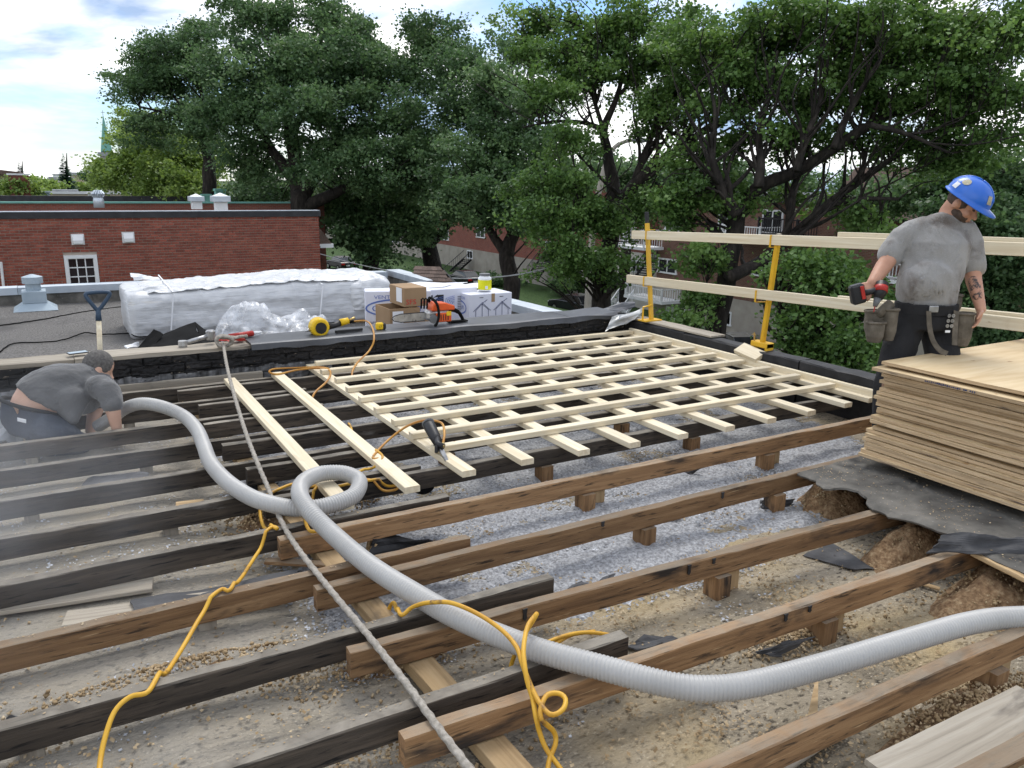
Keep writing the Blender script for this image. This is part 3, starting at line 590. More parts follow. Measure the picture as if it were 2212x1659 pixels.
# ---------------------------------------------------------------- plywood stack
NS = 25; z = .092
mb = MB()
for (xx, wl_) in ((4.35, 'nearest the broken roof edge'), (5.3, 'under the middle'), (6.3, 'beside the street kerb')):
    tag(board('dunnage_block', (xx, 1.7, .062), (xx, 2.75, .062), .085, .055, 'old_grey'), f'short timber bearer under the plywood stack, the one {wl_}', 'bearer', 'bearers under the plywood stack')
xd = 0; profx = [.0, .0, .01, .02, .03, .05, .06, .07, .10, .06, .07, .12, .11, .12, .11, .09, .12, .13, .17, .13, .12, .115, .115, .05, .09]
for i in range(NS):
    th = .0185; gap = random.choice([.0015, .003, .004, .008, .006]) if i < NS-2 else (.017 if i == NS-2 else .002)
    xo = 4.115+profx[i]*.9+random.uniform(-.012, .012); yo = 2.86+random.uniform(-.02, .02) - .02*profx[i]
    nX, nYs = 10, 6; Lx, Ly = 2.44, 1.22; vs = []; fs = []; ph = random.random()*9
    yaw = random.uniform(-.006, .006)
    for tz in (0, 1):
        for j in range(nYs+1):
            for q in range(nX+1):
                x = Lx*q/nX; y = -Ly*j/nYs
                zz = z+th*tz+.0026*mnoise.noise((x*1.1+ph, y*2.2, 0))-.0016
                vs.append((x, y, zz-z))
    n1_ = (nX+1)*(nYs+1)
    idx = lambda t, j, q: t*n1_+j*(nX+1)+q
    mbx = MB().add(vs, [])
    for j in range(nYs):
        for q in range(nX):
            mbx.f.append((idx(1, j, q), idx(1, j+1, q), idx(1, j+1, q+1), idx(1, j, q+1))); mbx.m.append(0)
            mbx.f.append((idx(0, j, q), idx(0, j, q+1), idx(0, j+1, q+1), idx(0, j+1, q))); mbx.m.append(0)
    for q in range(nX):
        for j in (0, nYs): mbx.f.append((idx(0, j, q), idx(1, j, q), idx(1, j, q+1), idx(0, j, q+1))); mbx.m.append(1)
    for j in range(nYs):
        for q in (0, nX): mbx.f.append((idx(0, j, q), idx(0, j+1, q), idx(1, j+1, q), idx(1, j, q))); mbx.m.append(1)
    o = mbx.build('plywood_sheet', ['plywood_face', 'plywood_edge']); o.location = (xo, yo, z); o.rotation_euler = (0, 0, yaw)
    if i == NS-1: lab = 'topmost plywood sheet of the stack, its whole pale face showing'
    elif i == 0: lab = 'lowest plywood sheet of the stack, resting on the bearers'
    elif i == NS-2: lab = 'second sheet from the top of the plywood stack, stamped on its edge, overhanging the rest'
    else: lab = f'{ORD[NS-i]} plywood sheet from the top of the stack, only its rough edge showing'
    tag(o, lab, 'plywood', 'sheets in the plywood stack')
    if i == NS-2: stamp_sheet = (o, xo, yo, z)
    z += th+gap
STACK_TOP = z
so_, sx_, sy_, sz_ = stamp_sheet
k = 0
mb = MB()
for s_i in range(26):
    if random.random() < .8: mb.box((-.0065, -.33-s_i*.0115, .0095+random.uniform(-.001, .001)), (.002, random.uniform(.004, .009), random.uniform(.006, .0115)))
sp = mb.build('edge_stamp', 'print_navy', so_)
# ---------------------------------------------------------------- debris
def chips(name, n, sampler, size, m, label, zoff=.004, elong=(.4, 1.), lift=.35):
    pts_ = []
    while len(pts_) < n:
        q = sampler()
        if q is not None: pts_.append(q)
    C = np.array(pts_); n = len(C)
    L_ = rng.uniform(*size, n); Wd = L_*rng.uniform(*elong, n); az = rng.uniform(0, 2*np.pi, n); ti = rng.normal(0, lift, n); tj = rng.normal(0, lift, n)
    u = np.stack([np.cos(az)*np.cos(ti), np.sin(az)*np.cos(ti), np.sin(ti)], 1); v = np.stack([-np.sin(az)*np.cos(tj), np.cos(az)*np.cos(tj), np.sin(tj)], 1)
    j = lambda: rng.uniform(.55, 1.1, (n, 1))
    V_ = np.stack([C-u*(L_/2)[:, None]*j(), C-v*(Wd/2)[:, None]*j(), C+u*(L_/2)[:, None]*j(), C+v*(Wd/2)[:, None]*j()], 1)
    V_[:, :, 2] += zoff
    o = rawmesh(name, V_.reshape(-1, 3), np.arange(4*n).reshape(-1, 4), m); o['kind'] = 'stuff'; o['label'] = label; o['category'] = 'debris'; return o
def rawmesh(name, V_, Fq, m, tint=None, parent=None, smooth=False):
    me = bpy.data.meshes.new(name); nv, nf = len(V_), len(Fq)
    me.vertices.add(nv); me.vertices.foreach_set('co', np.asarray(V_, dtype=np.float32).ravel())
    me.loops.add(nf*4); me.loops.foreach_set('vertex_index', np.asarray(Fq, dtype=np.int32).ravel())
    me.polygons.add(nf); me.polygons.foreach_set('loop_start', np.arange(0, nf*4, 4, dtype=np.int32))
    me.update(calc_edges=True)
    if tint is not None:
        a = me.attributes.new('tint', 'FLOAT', 'FACE'); a.data.foreach_set('value', np.asarray(tint, dtype=np.float32))
    me.materials.append(MATS[m]); o = bpy.data.objects.new(name, me); col.objects.link(o)
    if parent is not None: o.parent = parent
    if smooth: me.shade_smooth()
    return o
def in_joist(x, y):
    for yy in left_y:
        if x < 1.6 and yy-.01 < y < yy+JW+.01: return True
    return False
def samp_grey():
    x = random.uniform(-2.2, 5.5); y = random.uniform(1.9, 6.9)
    w = 1.0 if (.75 < x < 4.4 and 2.35 < y < 6.5) else .55
    if w < .9 and x < .9 and 2.6 < y < 5.2: w = .85
    if y < 2.5: w *= .35
    if x > 1.6+ (3.2-y)*2.2 and y < 3.0: w *= .12 if y < 2.35 else .75
    v = (.5 if w > .9 else -.1)+.9*mnoise.noise((x*1.3, y*2.1, 7))+.5*mnoise.noise((x*5, y*7, 2))
    if random.random() > w*v: return None
    h_ = max(0, mnoise.noise((x*2.2, y*3.1, 4)))*.035 if w > .9 else .0
    return (x, y, zdeck(x, y)+random.random()*h_+.004)
def samp_tan():
    x = random.uniform(-1.8, 4.2); y = random.uniform(.5, 4.2)
    v = .03+1.1*max(0, mnoise.noise((x*2.3, y*3.7, 17))-.08)+.6*max(0, mnoise.noise((x*8, y*9, 12)))
    if y > 2.9: v *= .35
    if random.random() > v: return None
    return (x, y, zdeck(x, y)+.004+.012*random.random())
chips('insulation_flakes', 46000, samp_grey, (.006, .024), 'chip_grey', 'grey fluffy insulation flakes strewn over the deck between the joists')
chips('wood_shavings', 15000, samp_tan, (.005, .026), 'chip_tan', 'tan wood shavings and crumbs strewn over the deck')
def samp_old():
    x = random.uniform(3.5, 5.5); y = random.uniform(.8, 2.94)
    if x < edge_x(y)+.03 or mnoise.noise((x*4, y*4, 3)) < random.uniform(-.5, .5): return None
    return (x, y, .028+.012*mnoise.noise((x*3, y*3, 0))+.005*mnoise.noise((x*17, y*17, 0))+.002)
chips('roof_grit', 2600, samp_old, (.004, .016), 'chip_tan', 'pale grit and flakes lying on the old roofing', lift=.2)
def samp_dust():
    k = random.choice(left_y+[a[2] for a in rj[:5]]); x = random.uniform(-1.6, 4)
    k = random.choice(left_y)
    if x > 1.5: return None
    return (x, k+.016+(JW-.032)*random.random(), .0)
chips('joist_splinters', 1300, samp_dust, (.004, .014), 'chip_tan', 'small splinters lying on top of the old joists', lift=.15)
# low drift of grey insulation between the joists under the lattice
def zfl(x, y):
    e = min(x-.7, 5.5-x, y-2.45, 6.9-y)
    k = min(1, max(0, e/.35)); hh = .035*k*(.4+max(0, .55+mnoise.noise((x*1.4, y*2.3, 7))+.5*mnoise.noise((x*6, y*8, 1))))+.012*k*mnoise.noise((x*23, y*27, 2))+.008*k*mnoise.noise((x*55, y*61, 2))
    if x > 1.6+(3.2-y)*2.2 and y < 2.85: hh -= .05*min(1, (2.85-y)*4)
    return zdeck(x, y)+hh-.016
o = struct(grid_sheet('insulation_drift', .6, 5.6, 2.3, 6.95, 330, 310, zfl, 'fluff'), 'stuff'); o['label'] = 'low drift of grey loose insulation filling the bays under the lattice'; o['category'] = 'insulation'
# crumbs of insulation along the joist feet and over the heaps
def crumbs(name, n, sampler, size, m, label):
    C = []
    while len(C) < n:
        q = sampler()
        if q is not None: C.append(q)
    C = np.array(C); n = len(C); S = rng.uniform(*size, (n, 1))*rng.uniform(.5, 1.2, (n, 3)); R_ = rng.normal(size=(n, 3, 3)); Q = np.linalg.qr(R_)[0]
    base = np.array([(1, 0, 0), (0, 1, 0), (-1, 0, 0), (0, -1, 0), (.1, .1, .9), (-.1, .1, -.9)])
    V_ = np.einsum('nij,nkj->nki', Q, base[None]*S[:, None, :])+C[:, None, :]
    tri = np.array([(0, 1, 4), (1, 2, 4), (2, 3, 4), (3, 0, 4), (1, 0, 5), (2, 1, 5), (3, 2, 5), (0, 3, 5)]); Fc = (np.arange(n)[:, None, None]*6+tri[None]).reshape(-1, 3)
    me = bpy.data.meshes.new(name); me.vertices.add(n*6); me.vertices.foreach_set('co', V_.astype(np.float32).ravel()); me.loops.add(len(Fc)*3); me.loops.foreach_set('vertex_index', Fc.astype(np.int32).ravel()); me.polygons.add(len(Fc)); me.polygons.foreach_set('loop_start', np.arange(0, len(Fc)*3, 3, dtype=np.int32)); me.update(calc_edges=True)
    me.materials.append(MATS[m]); o = bpy.data.objects.new(name, me); col.objects.link(o); o['kind'] = 'stuff'; o['label'] = label; o['category'] = 'debris'
HEAPS = [(P(1815, 1085, -.2), .3, .2, .17), (P(1980, 1190, -.21), .38, .14, .15), (P(420, 1500, -.2), .7, .14, .08), (P(830, 1455, -.22), .4, .14, .07), (P(590, 1135, -.2), .3, .16, .08), (P(1000, 1600, -.24), .45, .15, .07), (P(2080, 1560, -.23), .55, .13, .07), (P(2190, 1290, -.22), .5, .25, .15), (P(1720, 1375, -.2), .3, .09, .04), (P(760, 1075, -.19), .25, .12, .05)]
def samp_crumb():
    if random.random() < .78:
        c, rx, ry, hh = random.choice(HEAPS); a, b_ = random.gauss(0, .5), random.gauss(0, .5); x, y = c.x+rx*a, c.y+ry*b_
        return (x, y, zdeck(x, y)+max(.006, hh*(1-min(1, a*a+b_*b_))*1.02))
    y0 = random.choice(left_y[:4]+[a[2] for a in rj[:4]]); x = random.uniform(-1.3, 3.8)
    if mnoise.noise((x*1.7, y0*5, 31)) < .12: return None
    y = y0-.02-abs(random.gauss(0, .05)); return (x, y, zdeck(x, y)+.006+.02*max(0, 1-(y0-y)/.1)*random.random())
crumbs('insulation_crumbs', 9000, samp_crumb, (.003, .012), 'chip_tan', 'tan crumbs of old insulation along the feet of the joists')
# felt scraps, boards and splinters left between the joists
S_ = [([(282, 1303), (420, 1272), (640, 1238), (645, 1252), (300, 1330)], 0), ]
def scrap(c4, z4, m, label, n=8, cr=.012, th=.006):
    sheet('felt_scrap', [P(x, y, z_) for (x, y), z_ in zip(c4, z4)], th, m, label, 'felt scrap', n, cr)
scrap([(283, 1330), (640, 1262), (640, 1232), (283, 1298)], [-.09, -.07, -.10, -.12], 'felt', 'long folded strip of grey felt against the joist under the yellow cord', 10, .01)
scrap([(118, 1070), (325, 1040), (318, 1025), (200, 1032)], [-.08, -.09, -.12, -.12], 'felt', 'light grey curled felt strip between joists below the kneeling worker', 8, .02)
scrap([(800, 1205), (985, 1172), (860, 1158), (805, 1160)], [-.19, -.18, -.12, -.09], 'felt_black', 'black torn felt scrap on the insulation beside the hose', 8, .02)
scrap([(1650, 1100), (1712, 1092), (1712, 1078), (1640, 1080)], [-.2, -.2, -.16, -.17], 'felt', 'small grey felt scrap lying on the insulation near the old roofing', 6, .015)
scrap([(1735, 1200), (1840, 1230), (1890, 1228), (1795, 1172)], [-.205]*4, 'felt', 'flat grey felt patch on the tan deck between two joists', 6, .004, .003)
scrap([(1180, 1300), (1290, 1290), (1330, 1250), (1250, 1262)], [-.2, -.18, -.17, -.19], 'felt', 'curled felt scrap beside the joist near the insulation flakes', 6, .02)
scrap([(1330, 1402), (1400, 1400), (1470, 1378), (1420, 1372)], [-.21, -.19, -.2, -.205], 'felt', 'small torn felt scrap at the foot of a joist by the cord ends', 6, .015)
scrap([(1630, 1410), (1680, 1420), (1760, 1375), (1700, 1385)], [-.2, -.2, -.12, -.15], 'felt', 'pointed felt flap against the joist with the twin blocks', 6, .02)
scrap([(0, 1560), (60, 1545), (130, 1562), (20, 1580)], [-.13, -.12, -.13, -.14], 'felt', 'dark felt flap between joists near the yellow cord', 6, .02)
scrap([(1440, 1038), (1490, 1030), (1520, 1005), (1500, 1008)], [-.2, -.2, -.13, -.15], 'felt', 'upright grey felt scrap in the insulation below the lattice', 6, .01)
scrap([(1360, 1555-460), (1385, 1100), (1400, 1070), (1380, 1065)], [-.2]*4, 'felt', 'tiny felt scrap in the insulation', 4, .01) if False else None
scrap([(500, 1075), (590, 1065), (600, 1040), (520, 1052)], [-.15, -.15, -.12, -.13], 'felt_black', 'black felt scrap beside the rope above the hose crossing', 6, .02)
for (a, b, w, t, zz, m, lab, cat) in [
    ((140, 1340), (500, 1290), .13, .02, -.12, 'old_grey', 'light grey loose deck board beside the folded felt strip', 'board'),
    ((0, 1312), (330, 1262), .12, .02, -.115, 'old_grey', 'worn grey loose deck board behind the folded felt strip', 'board'),
    ((1930, 1690), (2260, 1520), .20, .02, -.03, 'old_grey', 'wide grey plank with worn grain beside the front joist', 'board'),
    ((2050, 1700), (2260, 1590), .07, .03, .01, 'old_brown', 'narrow brown strip lying on the wide grey plank', 'board'),
    ((1580, 1700), (1800, 1560), .12, .016, -.19, 'old_grey', 'small pale plank end in the front bay beside crumbled insulation', 'board'),
    ((250, 1145), (360, 1120), .05, .015, -.11, 'raw_board', 'thin raw stick in the bay beside the grey flakes', 'stick'),
    ((380, 1092), (440, 1085), .07, .02, -.11, 'raw_board', 'short raw wood offcut in the bay near the thin stick', 'offcut'),
    ((545, 1160), (600, 1155), .05, .02, -.12, 'raw_board', 'small wooden scrap beside the looped cord', 'offcut'),
    ((575, 1212), (730, 1220), .05, .015, -.12, 'old_brown', 'reddish splintered lath under the rope beside the hose', 'lath'),
    ((700, 1060), (760, 1042), .12, .05, -.12, 'raw_board', 'pale wood block inside the hose loop under the loose plank', 'offcut'),
    ((2065, 1298), (2150, 1296), .05, .025, -.17, 'raw_board', 'small yellowish wood offcut beside the hose near the roof edge', 'offcut'),
    ((1960, 1252), (2030, 1272), .02, .012, -.2, 'raw_board', 'thin splinter lying near the broken roof edge', 'splinter'),
    ((1440, 1118), (1470, 1112), .04, .02, -.18, 'raw_board', 'tiny pale offcut in the grey insulation under a post', 'offcut')]:
    tag(board('loose_board' if cat == 'board' else 'wood_'+cat, P(*a, zz), P(*b, zz), w, t, m, seg=8, jag=.003), lab, cat)
A, B, Cc = P(1768, 1440, -.17), P(1742, 1562, -.05), P(1765, 1563, -.05)
mb = MB(); tck = Vector((0, 0, .012)); mb.add([A, B, Cc, A+tck, B+tck, Cc+tck], [(0, 1, 2), (5, 4, 3), (0, 3, 4, 1), (1, 4, 5, 2), (2, 5, 3, 0)])
tag(mb.build('wood_sliver', 'raw_board', at=A), 'long pointed wood sliver leaning on a joist in front of the hose', 'splinter')
q = P(805, 1200, -.2); mb = MB()
for i in range(9): a = q+Vector((random.uniform(-.03, .03), random.uniform(-.02, .02), 0)); mb.bar(a, a+Vector((.04+random.uniform(-.02, .02), .0, .09+random.uniform(-.02, .03))), .016, .012)
mb.bar(q+Vector((-.01, 0, 0)), q+Vector((.02, 0, .07)), .06, .03)
tag(mb.build('split_stub', 'raw_board', at=q), 'split stub of wood with splintered end beside the black felt scrap', 'wood stub')
# ---------------------------------------------------------------- hose, rope and cords
def path(px, sub=8): return smooth_path([P(x, y, z_) for x, y, z_ in px], sub)
hz = [(3100, 1500, .02), (2650, 1365, .02), (2400, 1335, .02), (2212, 1333, .02), (2100, 1345, .03), (1950, 1387, .04), (1800, 1432, .04), (1650, 1472, .05), (1550, 1487, .05), (1450, 1480, .055), (1300, 1442, .055), (1150, 1400, .055), (1000, 1340, .055), (900, 1285, .055), (800, 1222, .055), (720, 1155, .07), (670, 1105, .12), (648, 1070, .14), (655, 1042, .12), (690, 1024, .10), (740, 1022, .09), (775, 1038, .075), (768, 1066, .06), (740, 1082, .055), (690, 1096, .053), (640, 1098, .053), (590, 1090, .053), (540, 1073, .053), (490, 1040, .055), (455, 1000, .06), (440, 962, .065), (425, 928, .07), (398, 900, .085), (355, 880, .13), (310, 872, .14), (275, 880, .10), (245, 900, .04), (210, 922, -.04)]
hp = resample(path(hz, 14), .0036)
mb = MB(); mb.tube(hp, .042, 16, mod=lambda i, a: 1+.05*math.sin(i*math.pi/2+.8))
tag(mb.build('ribbed_hose', 'hose_white', at=hp[0], smooth=True, fix=False), 'thick pale grey ribbed vacuum hose looping across the joists to the kneeling worker', 'hose')
rp_ = [(482, 742, .27), (490, 790, .21), (505, 850, .14), (530, 932, .085), (556, 1000, .05), (578, 1052, .025), (600, 1110, .014), (640, 1180, .014), (720, 1282, .014), (800, 1378, .014), (880, 1480, .014), (945, 1570, .014), (1010, 1655, .014), (1060, 1720, .014)]
rpp = resample(path(rp_, 12), .008)
mb = MB().tube(rpp, .0125, 9, mod=lambda i, a: 1+.16*math.cos(3*a+i*.75))
rope = thing('safety_rope', 'grey twisted rope tied at the parapet and running over the joists', 'rope', rpp[0])
mb.build('rope_line', 'rope', rope, smooth=True, fix=False)
k0 = PY(482, 740, 7.02); kn = []
for i in range(60): a = i/60*2*math.pi*2.4; kn.append(k0+Vector((.062*math.cos(a)+.012*math.sin(a*2.1), -.02+.03*math.sin(a*1.3), .05*math.sin(a)+.01)))
kn += [k0+Vector((.09, 0, .03)), k0+Vector((.15, .03, .035)), k0+Vector((.21, .06, .03)), k0+Vector((.19, .10, .02)), k0+Vector((.12, .1, .02)), k0+Vector((.04, .1, .03))]
MB().tube(resample(smooth_path(kn, 5), .008), .0125, 9, mod=lambda i, a: 1+.16*math.cos(3*a+i*.75)).build('knot', 'rope', rope, smooth=True, fix=False)
def on_joist(p, mg):
    for y in left_y:
        if p.x < 1.62 and y-mg < p.y < y+JW+mg: return True
    for (xa, xb, ya, yb, _) in rj:
        y = ya+(yb-ya)*(p.x-xa)/(xb-xa)
        if xa-mg < p.x < xb and y-mg < p.y < y+JW+mg: return True
    return False
def drape(pp, r):
    pp = [p.copy() for p in pp]
    for it in range(14):
        for p in pp:
            if on_joist(p, .012): p.z = max(p.z, r+.004)
        for i in range(1, len(pp)-1): pp[i].z = .5*pp[i].z+.25*(pp[i-1].z+pp[i+1].z)
    for p in pp:
        if on_joist(p, .012): p.z = max(p.z, r+.003)
    return pp
def cord(name, px, r, m, label, cat='cord', part=None):
    pp = drape(resample(path(px, 10), .012), r); o = MB().tube(pp, r, 8).build(name, m, part, at=None if part is not None else pp[0], smooth=True, fix=False)
    if part is None: tag(o, label, cat)
    return o
cord('extension_cord', [(212, 1700, -.1), (216, 1655, -.1), (225, 1600, -.06), (248, 1535, -.01), (283, 1502, .012), (318, 1495, .012), (345, 1474, -.02), (390, 1407, -.05), (440, 1322, -.02), (478, 1284, -.01), (497, 1275, .01), (520, 1250, -.03), (552, 1202, -.06), (588, 1152, -.02), (600, 1143, .012), (588, 1149, -.02), (570, 1138, -.06), (562, 1110, -.06), (566, 1085, -.02), (578, 1070, .01), (605, 1056, .012), (640, 1053, -.01), (690, 1066, -.03), (720, 1068, -.03), (765, 1062, -.04), (830, 1056, -.05), (860, 1048, -.03), (868, 1043, .0)], .0085, 'cord', 'yellow extension cord snaking over the joists from the hose loop to the front bay')
cord('cord_loop', [(705, 1000+60, -.02), (690, 1068, -.04), (672, 1095, -.05), (660, 1130, -.03), (668, 1150, -.0), (690, 1168, -.04), (700, 1180, -.1)], .0085, 'cord', 'short run of yellow cord passing beneath the hose loop')
cord('air_hose', [(957, 958, .11), (960, 935, .15), (955, 915, .17), (935, 908, .17), (905, 910, .15), (870, 926, .11), (835, 955, .05), (812, 978, .045), (806, 990, .045), (825, 990, .03), (845, 1005, -.02), (865, 1030, .01), (866, 1048, -.03), (850, 1060, -.05), (800, 1062, -.06), (770, 1055, -.06)], .0075, 'air_hose', 'orange air hose arching from the framing nailer on the lattice', 'hose')
cord('air_hose', [(812, 972, .045), (826, 985, .04), (820, 1000, .03), (795, 1018, -.01), (772, 1032, -.02), (760, 1042, -.04), (735, 1035, -.05), (700, 1050, -.06), (640, 1075, -.06)], .0085, 'cord', 'yellow hose passing over the loose plank into the hose loop', 'hose')
cord('air_hose', [(842, 1352, -.16), (840, 1320, -.12), (850, 1300, -.06), (865, 1335, .0), (890, 1312, .05), (930, 1300, .115), (975, 1302, .13), (1030, 1325, .13), (1080, 1358, .125), (1115, 1395, .12), (1128, 1430, .1), (1145, 1480, .05), (1165, 1518, .03), (1190, 1545, .02), (1215, 1535, .02), (1222, 1512, .03), (1208, 1496, .04), (1182, 1500, .04), (1168, 1528, .03), (1172, 1556, .0), (1196, 1580, -.06), (1200, 1610, -.1), (1185, 1650, -.12), (1180, 1720, -.12)], .0085, 'cord', 'yellow cord over the hose with a round loop against the front joist', 'cord')
cord('air_hose', [(1160, 1325, .16), (1140, 1352, .15), (1131, 1400, .125), (1134, 1440, .10), (1140, 1475, .06), (1150, 1510, .02), (1158, 1545, .0), (1165, 1580, -.05), (1180, 1620, -.1), (1215, 1670, -.14), (1240, 1720, -.14)], .0085, 'cord', 'yellow cord end standing up behind the hose and dropping into the front bay', 'cord')
cord('air_hose', [(1160, 1325, .17), (1148, 1345, .14), (1125, 1385, .05), (1108, 1425, -.05), (1100, 1458, -.1)], .0085, 'cord', 'yellow cord end doubled back under the hose', 'cord')
cord('air_hose', [(1345, 1380, -.14), (1310, 1370, -.12), (1260, 1366, -.1), (1210, 1376, -.09), (1165, 1395, -.1), (1120, 1412, -.12)], .0085, 'cord', 'stained yellow cord lying on the tan deck behind the hose', 'cord')
cord('air_hose', [(1285, 1364, -.12), (1240, 1370, -.11), (1205, 1385, -.1), (1180, 1402, -.12)], .0085, 'cord', 'second stained yellow strand beside the cord on the tan deck', 'cord')
cord('air_hose', [(765, 694, .3), (790, 693, .31), (803, 705, .29), (808, 730, .24), (800, 755, .15), (775, 780, .1), (762, 800, .07), (760, 820, .02)], .0085, 'air_hose', 'orange air hose falling from the yellow nailer over the parapet', 'hose')
cord('air_hose', [(672, 868, -.02), (680, 848, .03), (705, 825, .06), (714, 808, .075), (708, 798, .075), (680, 795, .085), (640, 800, .05), (600, 808, .05), (582, 804, .05), (592, 797, .05), (640, 795, .03), (690, 793, .075), (712, 797, .08)], .0085, 'air_hose', 'orange air hose looped over the far ends of the loose planks', 'hose')
cord('air_hose', [(752, 925, -.03), (770, 945, -.01), (782, 965, -.02)], .0085, 'cord', 'short glimpse of yellow cord between loose plank and lattice', 'cord')
# ================================================================ neighbour's flat roof
NZ = -.2
def zn(x, y): return NZ+.02*mnoise.noise((x*.6, y*.6, 0))+.006*mnoise.noise((x*6, y*6, 0))
nr = struct(grid_sheet('neighbour_roof', -8, 5.5, 7.3, 13.6, 120, 70, zn, 'gravel'))
MB().bx((-8, 7.35, -7.2), (5.6, 13.75, -.25)).build('neighbour_house_body', 'far_brick_x')
tag(bpy.data.objects['neighbour_house_body'], 'brick body of the adjoining house under its gravel roof', 'house')
for pts in ([(0, 703), (90, 690), (190, 672), (285, 660)], [(0, 760), (30, 742), (110, 738), (150, 730), (185, 718), (215, 722), (285, 720)]):
    pp = resample(smooth_path([P(x, y, NZ+.012) for x, y in pts], 8), .06)
    pp = [p+Vector((random.uniform(-.01, .01), random.uniform(-.015, .015), 0)) for p in pp]
    MB().tube(pp, .008, 5).build('roof_crack', 'rubber', nr)
def coping(name, a, b, label, wd=.26, h=.22, kids=3):
    a, b = Vector(a), Vector(b); t = thing(name, label, 'coping', a); d = (b-a)
    MB().bar(a+Vector((0, 0, -h/2-.05)), b+Vector((0, 0, -h/2-.05)), wd*.8, h+.02).build('upstand', 'old_roof', t)
    for i in range(kids):
        p, q = a+d*(i/kids), a+d*((i+1)/kids)-d.normalized()*.006
        m_ = MB(); m_.bar(p+Vector((0, 0, -.012+.004*(i % 2))), q+Vector((0, 0, -.012+.004*(i % 2))), wd, .02); s_ = frame(d) @ Vector((0, 1, 0))
        for sg in (-1, 1): m_.bar(p+s_*sg*wd/2+Vector((0, 0, -.05)), q+s_*sg*wd/2+Vector((0, 0, -.05)), .006, .10)
        m_.build('metal_cap', 'galvanised', t)
    return t
coping('metal_coping', (-6, 13.75, .06), (5.3, 13.55, .06), 'pale metal coping at the far edge of the gravel roof', kids=4)
coping('metal_coping', (5.52, 13.75, .07), (5.50, 11.9, .07), 'short pale metal coping on the street edge beyond the shingled hood', kids=2)
coping('metal_coping', (5.50, 10.9, .06), (5.56, 7.55, .06), 'long pale metal coping on the street edge behind the cartons', kids=2)
# shingled hood over the facade
hd = thing('shingled_hood', 'small brown shingled roof hood standing on the street edge of the gravel roof', 'roof hood', PX(930, 615, 5.6))
r0 = PX(898, 576, 5.75); r1 = PX(955, 578, 5.75); bl = PX(882, 612, 5.45); br = PX(985, 618, 5.45)
back0 = Vector((6.3, r0.y, bl.z-.2)); back1 = Vector((6.3, r1.y, bl.z-.2))
m_ = MB(); m_.add([r0, r1, br, bl, back0, back1], [(0, 3, 4), (1, 5, 2), (4, 3, 2, 5), (0, 4, 5, 1)]); m_.build('hood_body', 'dark_trim', hd)
rows, cols_ = 5, 6
for j in range(rows):
    for i in range(cols_):
        u0, u1 = (i+(.5 if j % 2 else 0)-.25)/cols_, (i+(.5 if j % 2 else 0)+.75-.02)/cols_
        u0, u1 = max(0, u0), min(1, u1)
        if u1-u0 < .03: continue
        v0, v1 = j/rows, (j+1)/rows+.05
        q = lambda u, v: r0.lerp(r1, u).lerp(bl.lerp(br, u), min(v, 1.04))
        n_ = Vector((-.6, 0, .8))*.012
        m_ = MB(); c4 = [q(u0, v0), q(u1, v0), q(u1, v1)+n_, q(u0, v1)+n_]
        m_.add([p+n_*.6 for p in c4]+[p+n_*1.5 for p in c4], [(0, 1, 2, 3), (7, 6, 5, 4), (0, 4, 5, 1), (1, 5, 6, 2), (2, 6, 7, 3), (3, 7, 4, 0)]); m_.build('shingle', 'shingle', hd)
# roof vent with pyramid flashing
b = P(78, 668, NZ); vt = thing('roof_vent', 'pale blue grey roof vent with flared base on the gravel roof', 'roof vent', b)
MB().add([b+Vector((x*.27, y*.27, .01)) for x, y in ((-1, -1), (1, -1), (1, 1), (-1, 1))]+[b+Vector((x*.15, y*.15, .10)) for x, y in ((-1, -1), (1, -1), (1, 1), (-1, 1))], [(0, 1, 2, 3), (4, 5, 6, 7), (0, 1, 5, 4), (1, 2, 6, 5), (2, 3, 7, 6), (3, 0, 4, 7)]).build('flashing_skirt', 'pale_blue_grey', vt)
MB().bx((b.x-.15, b.y-.15, b.z+.1), (b.x+.15, b.y+.15, b.z+.27)).build('curb', 'pale_blue_grey', vt, bevel=.008)
MB().lathe(b+Vector((0, 0, .27)), [(.095, 0), (.095, .10), (.13, .10), (.13, .19), (.02, .225), (0, .225)], 18).build('cap', 'pale_blue_grey', vt)
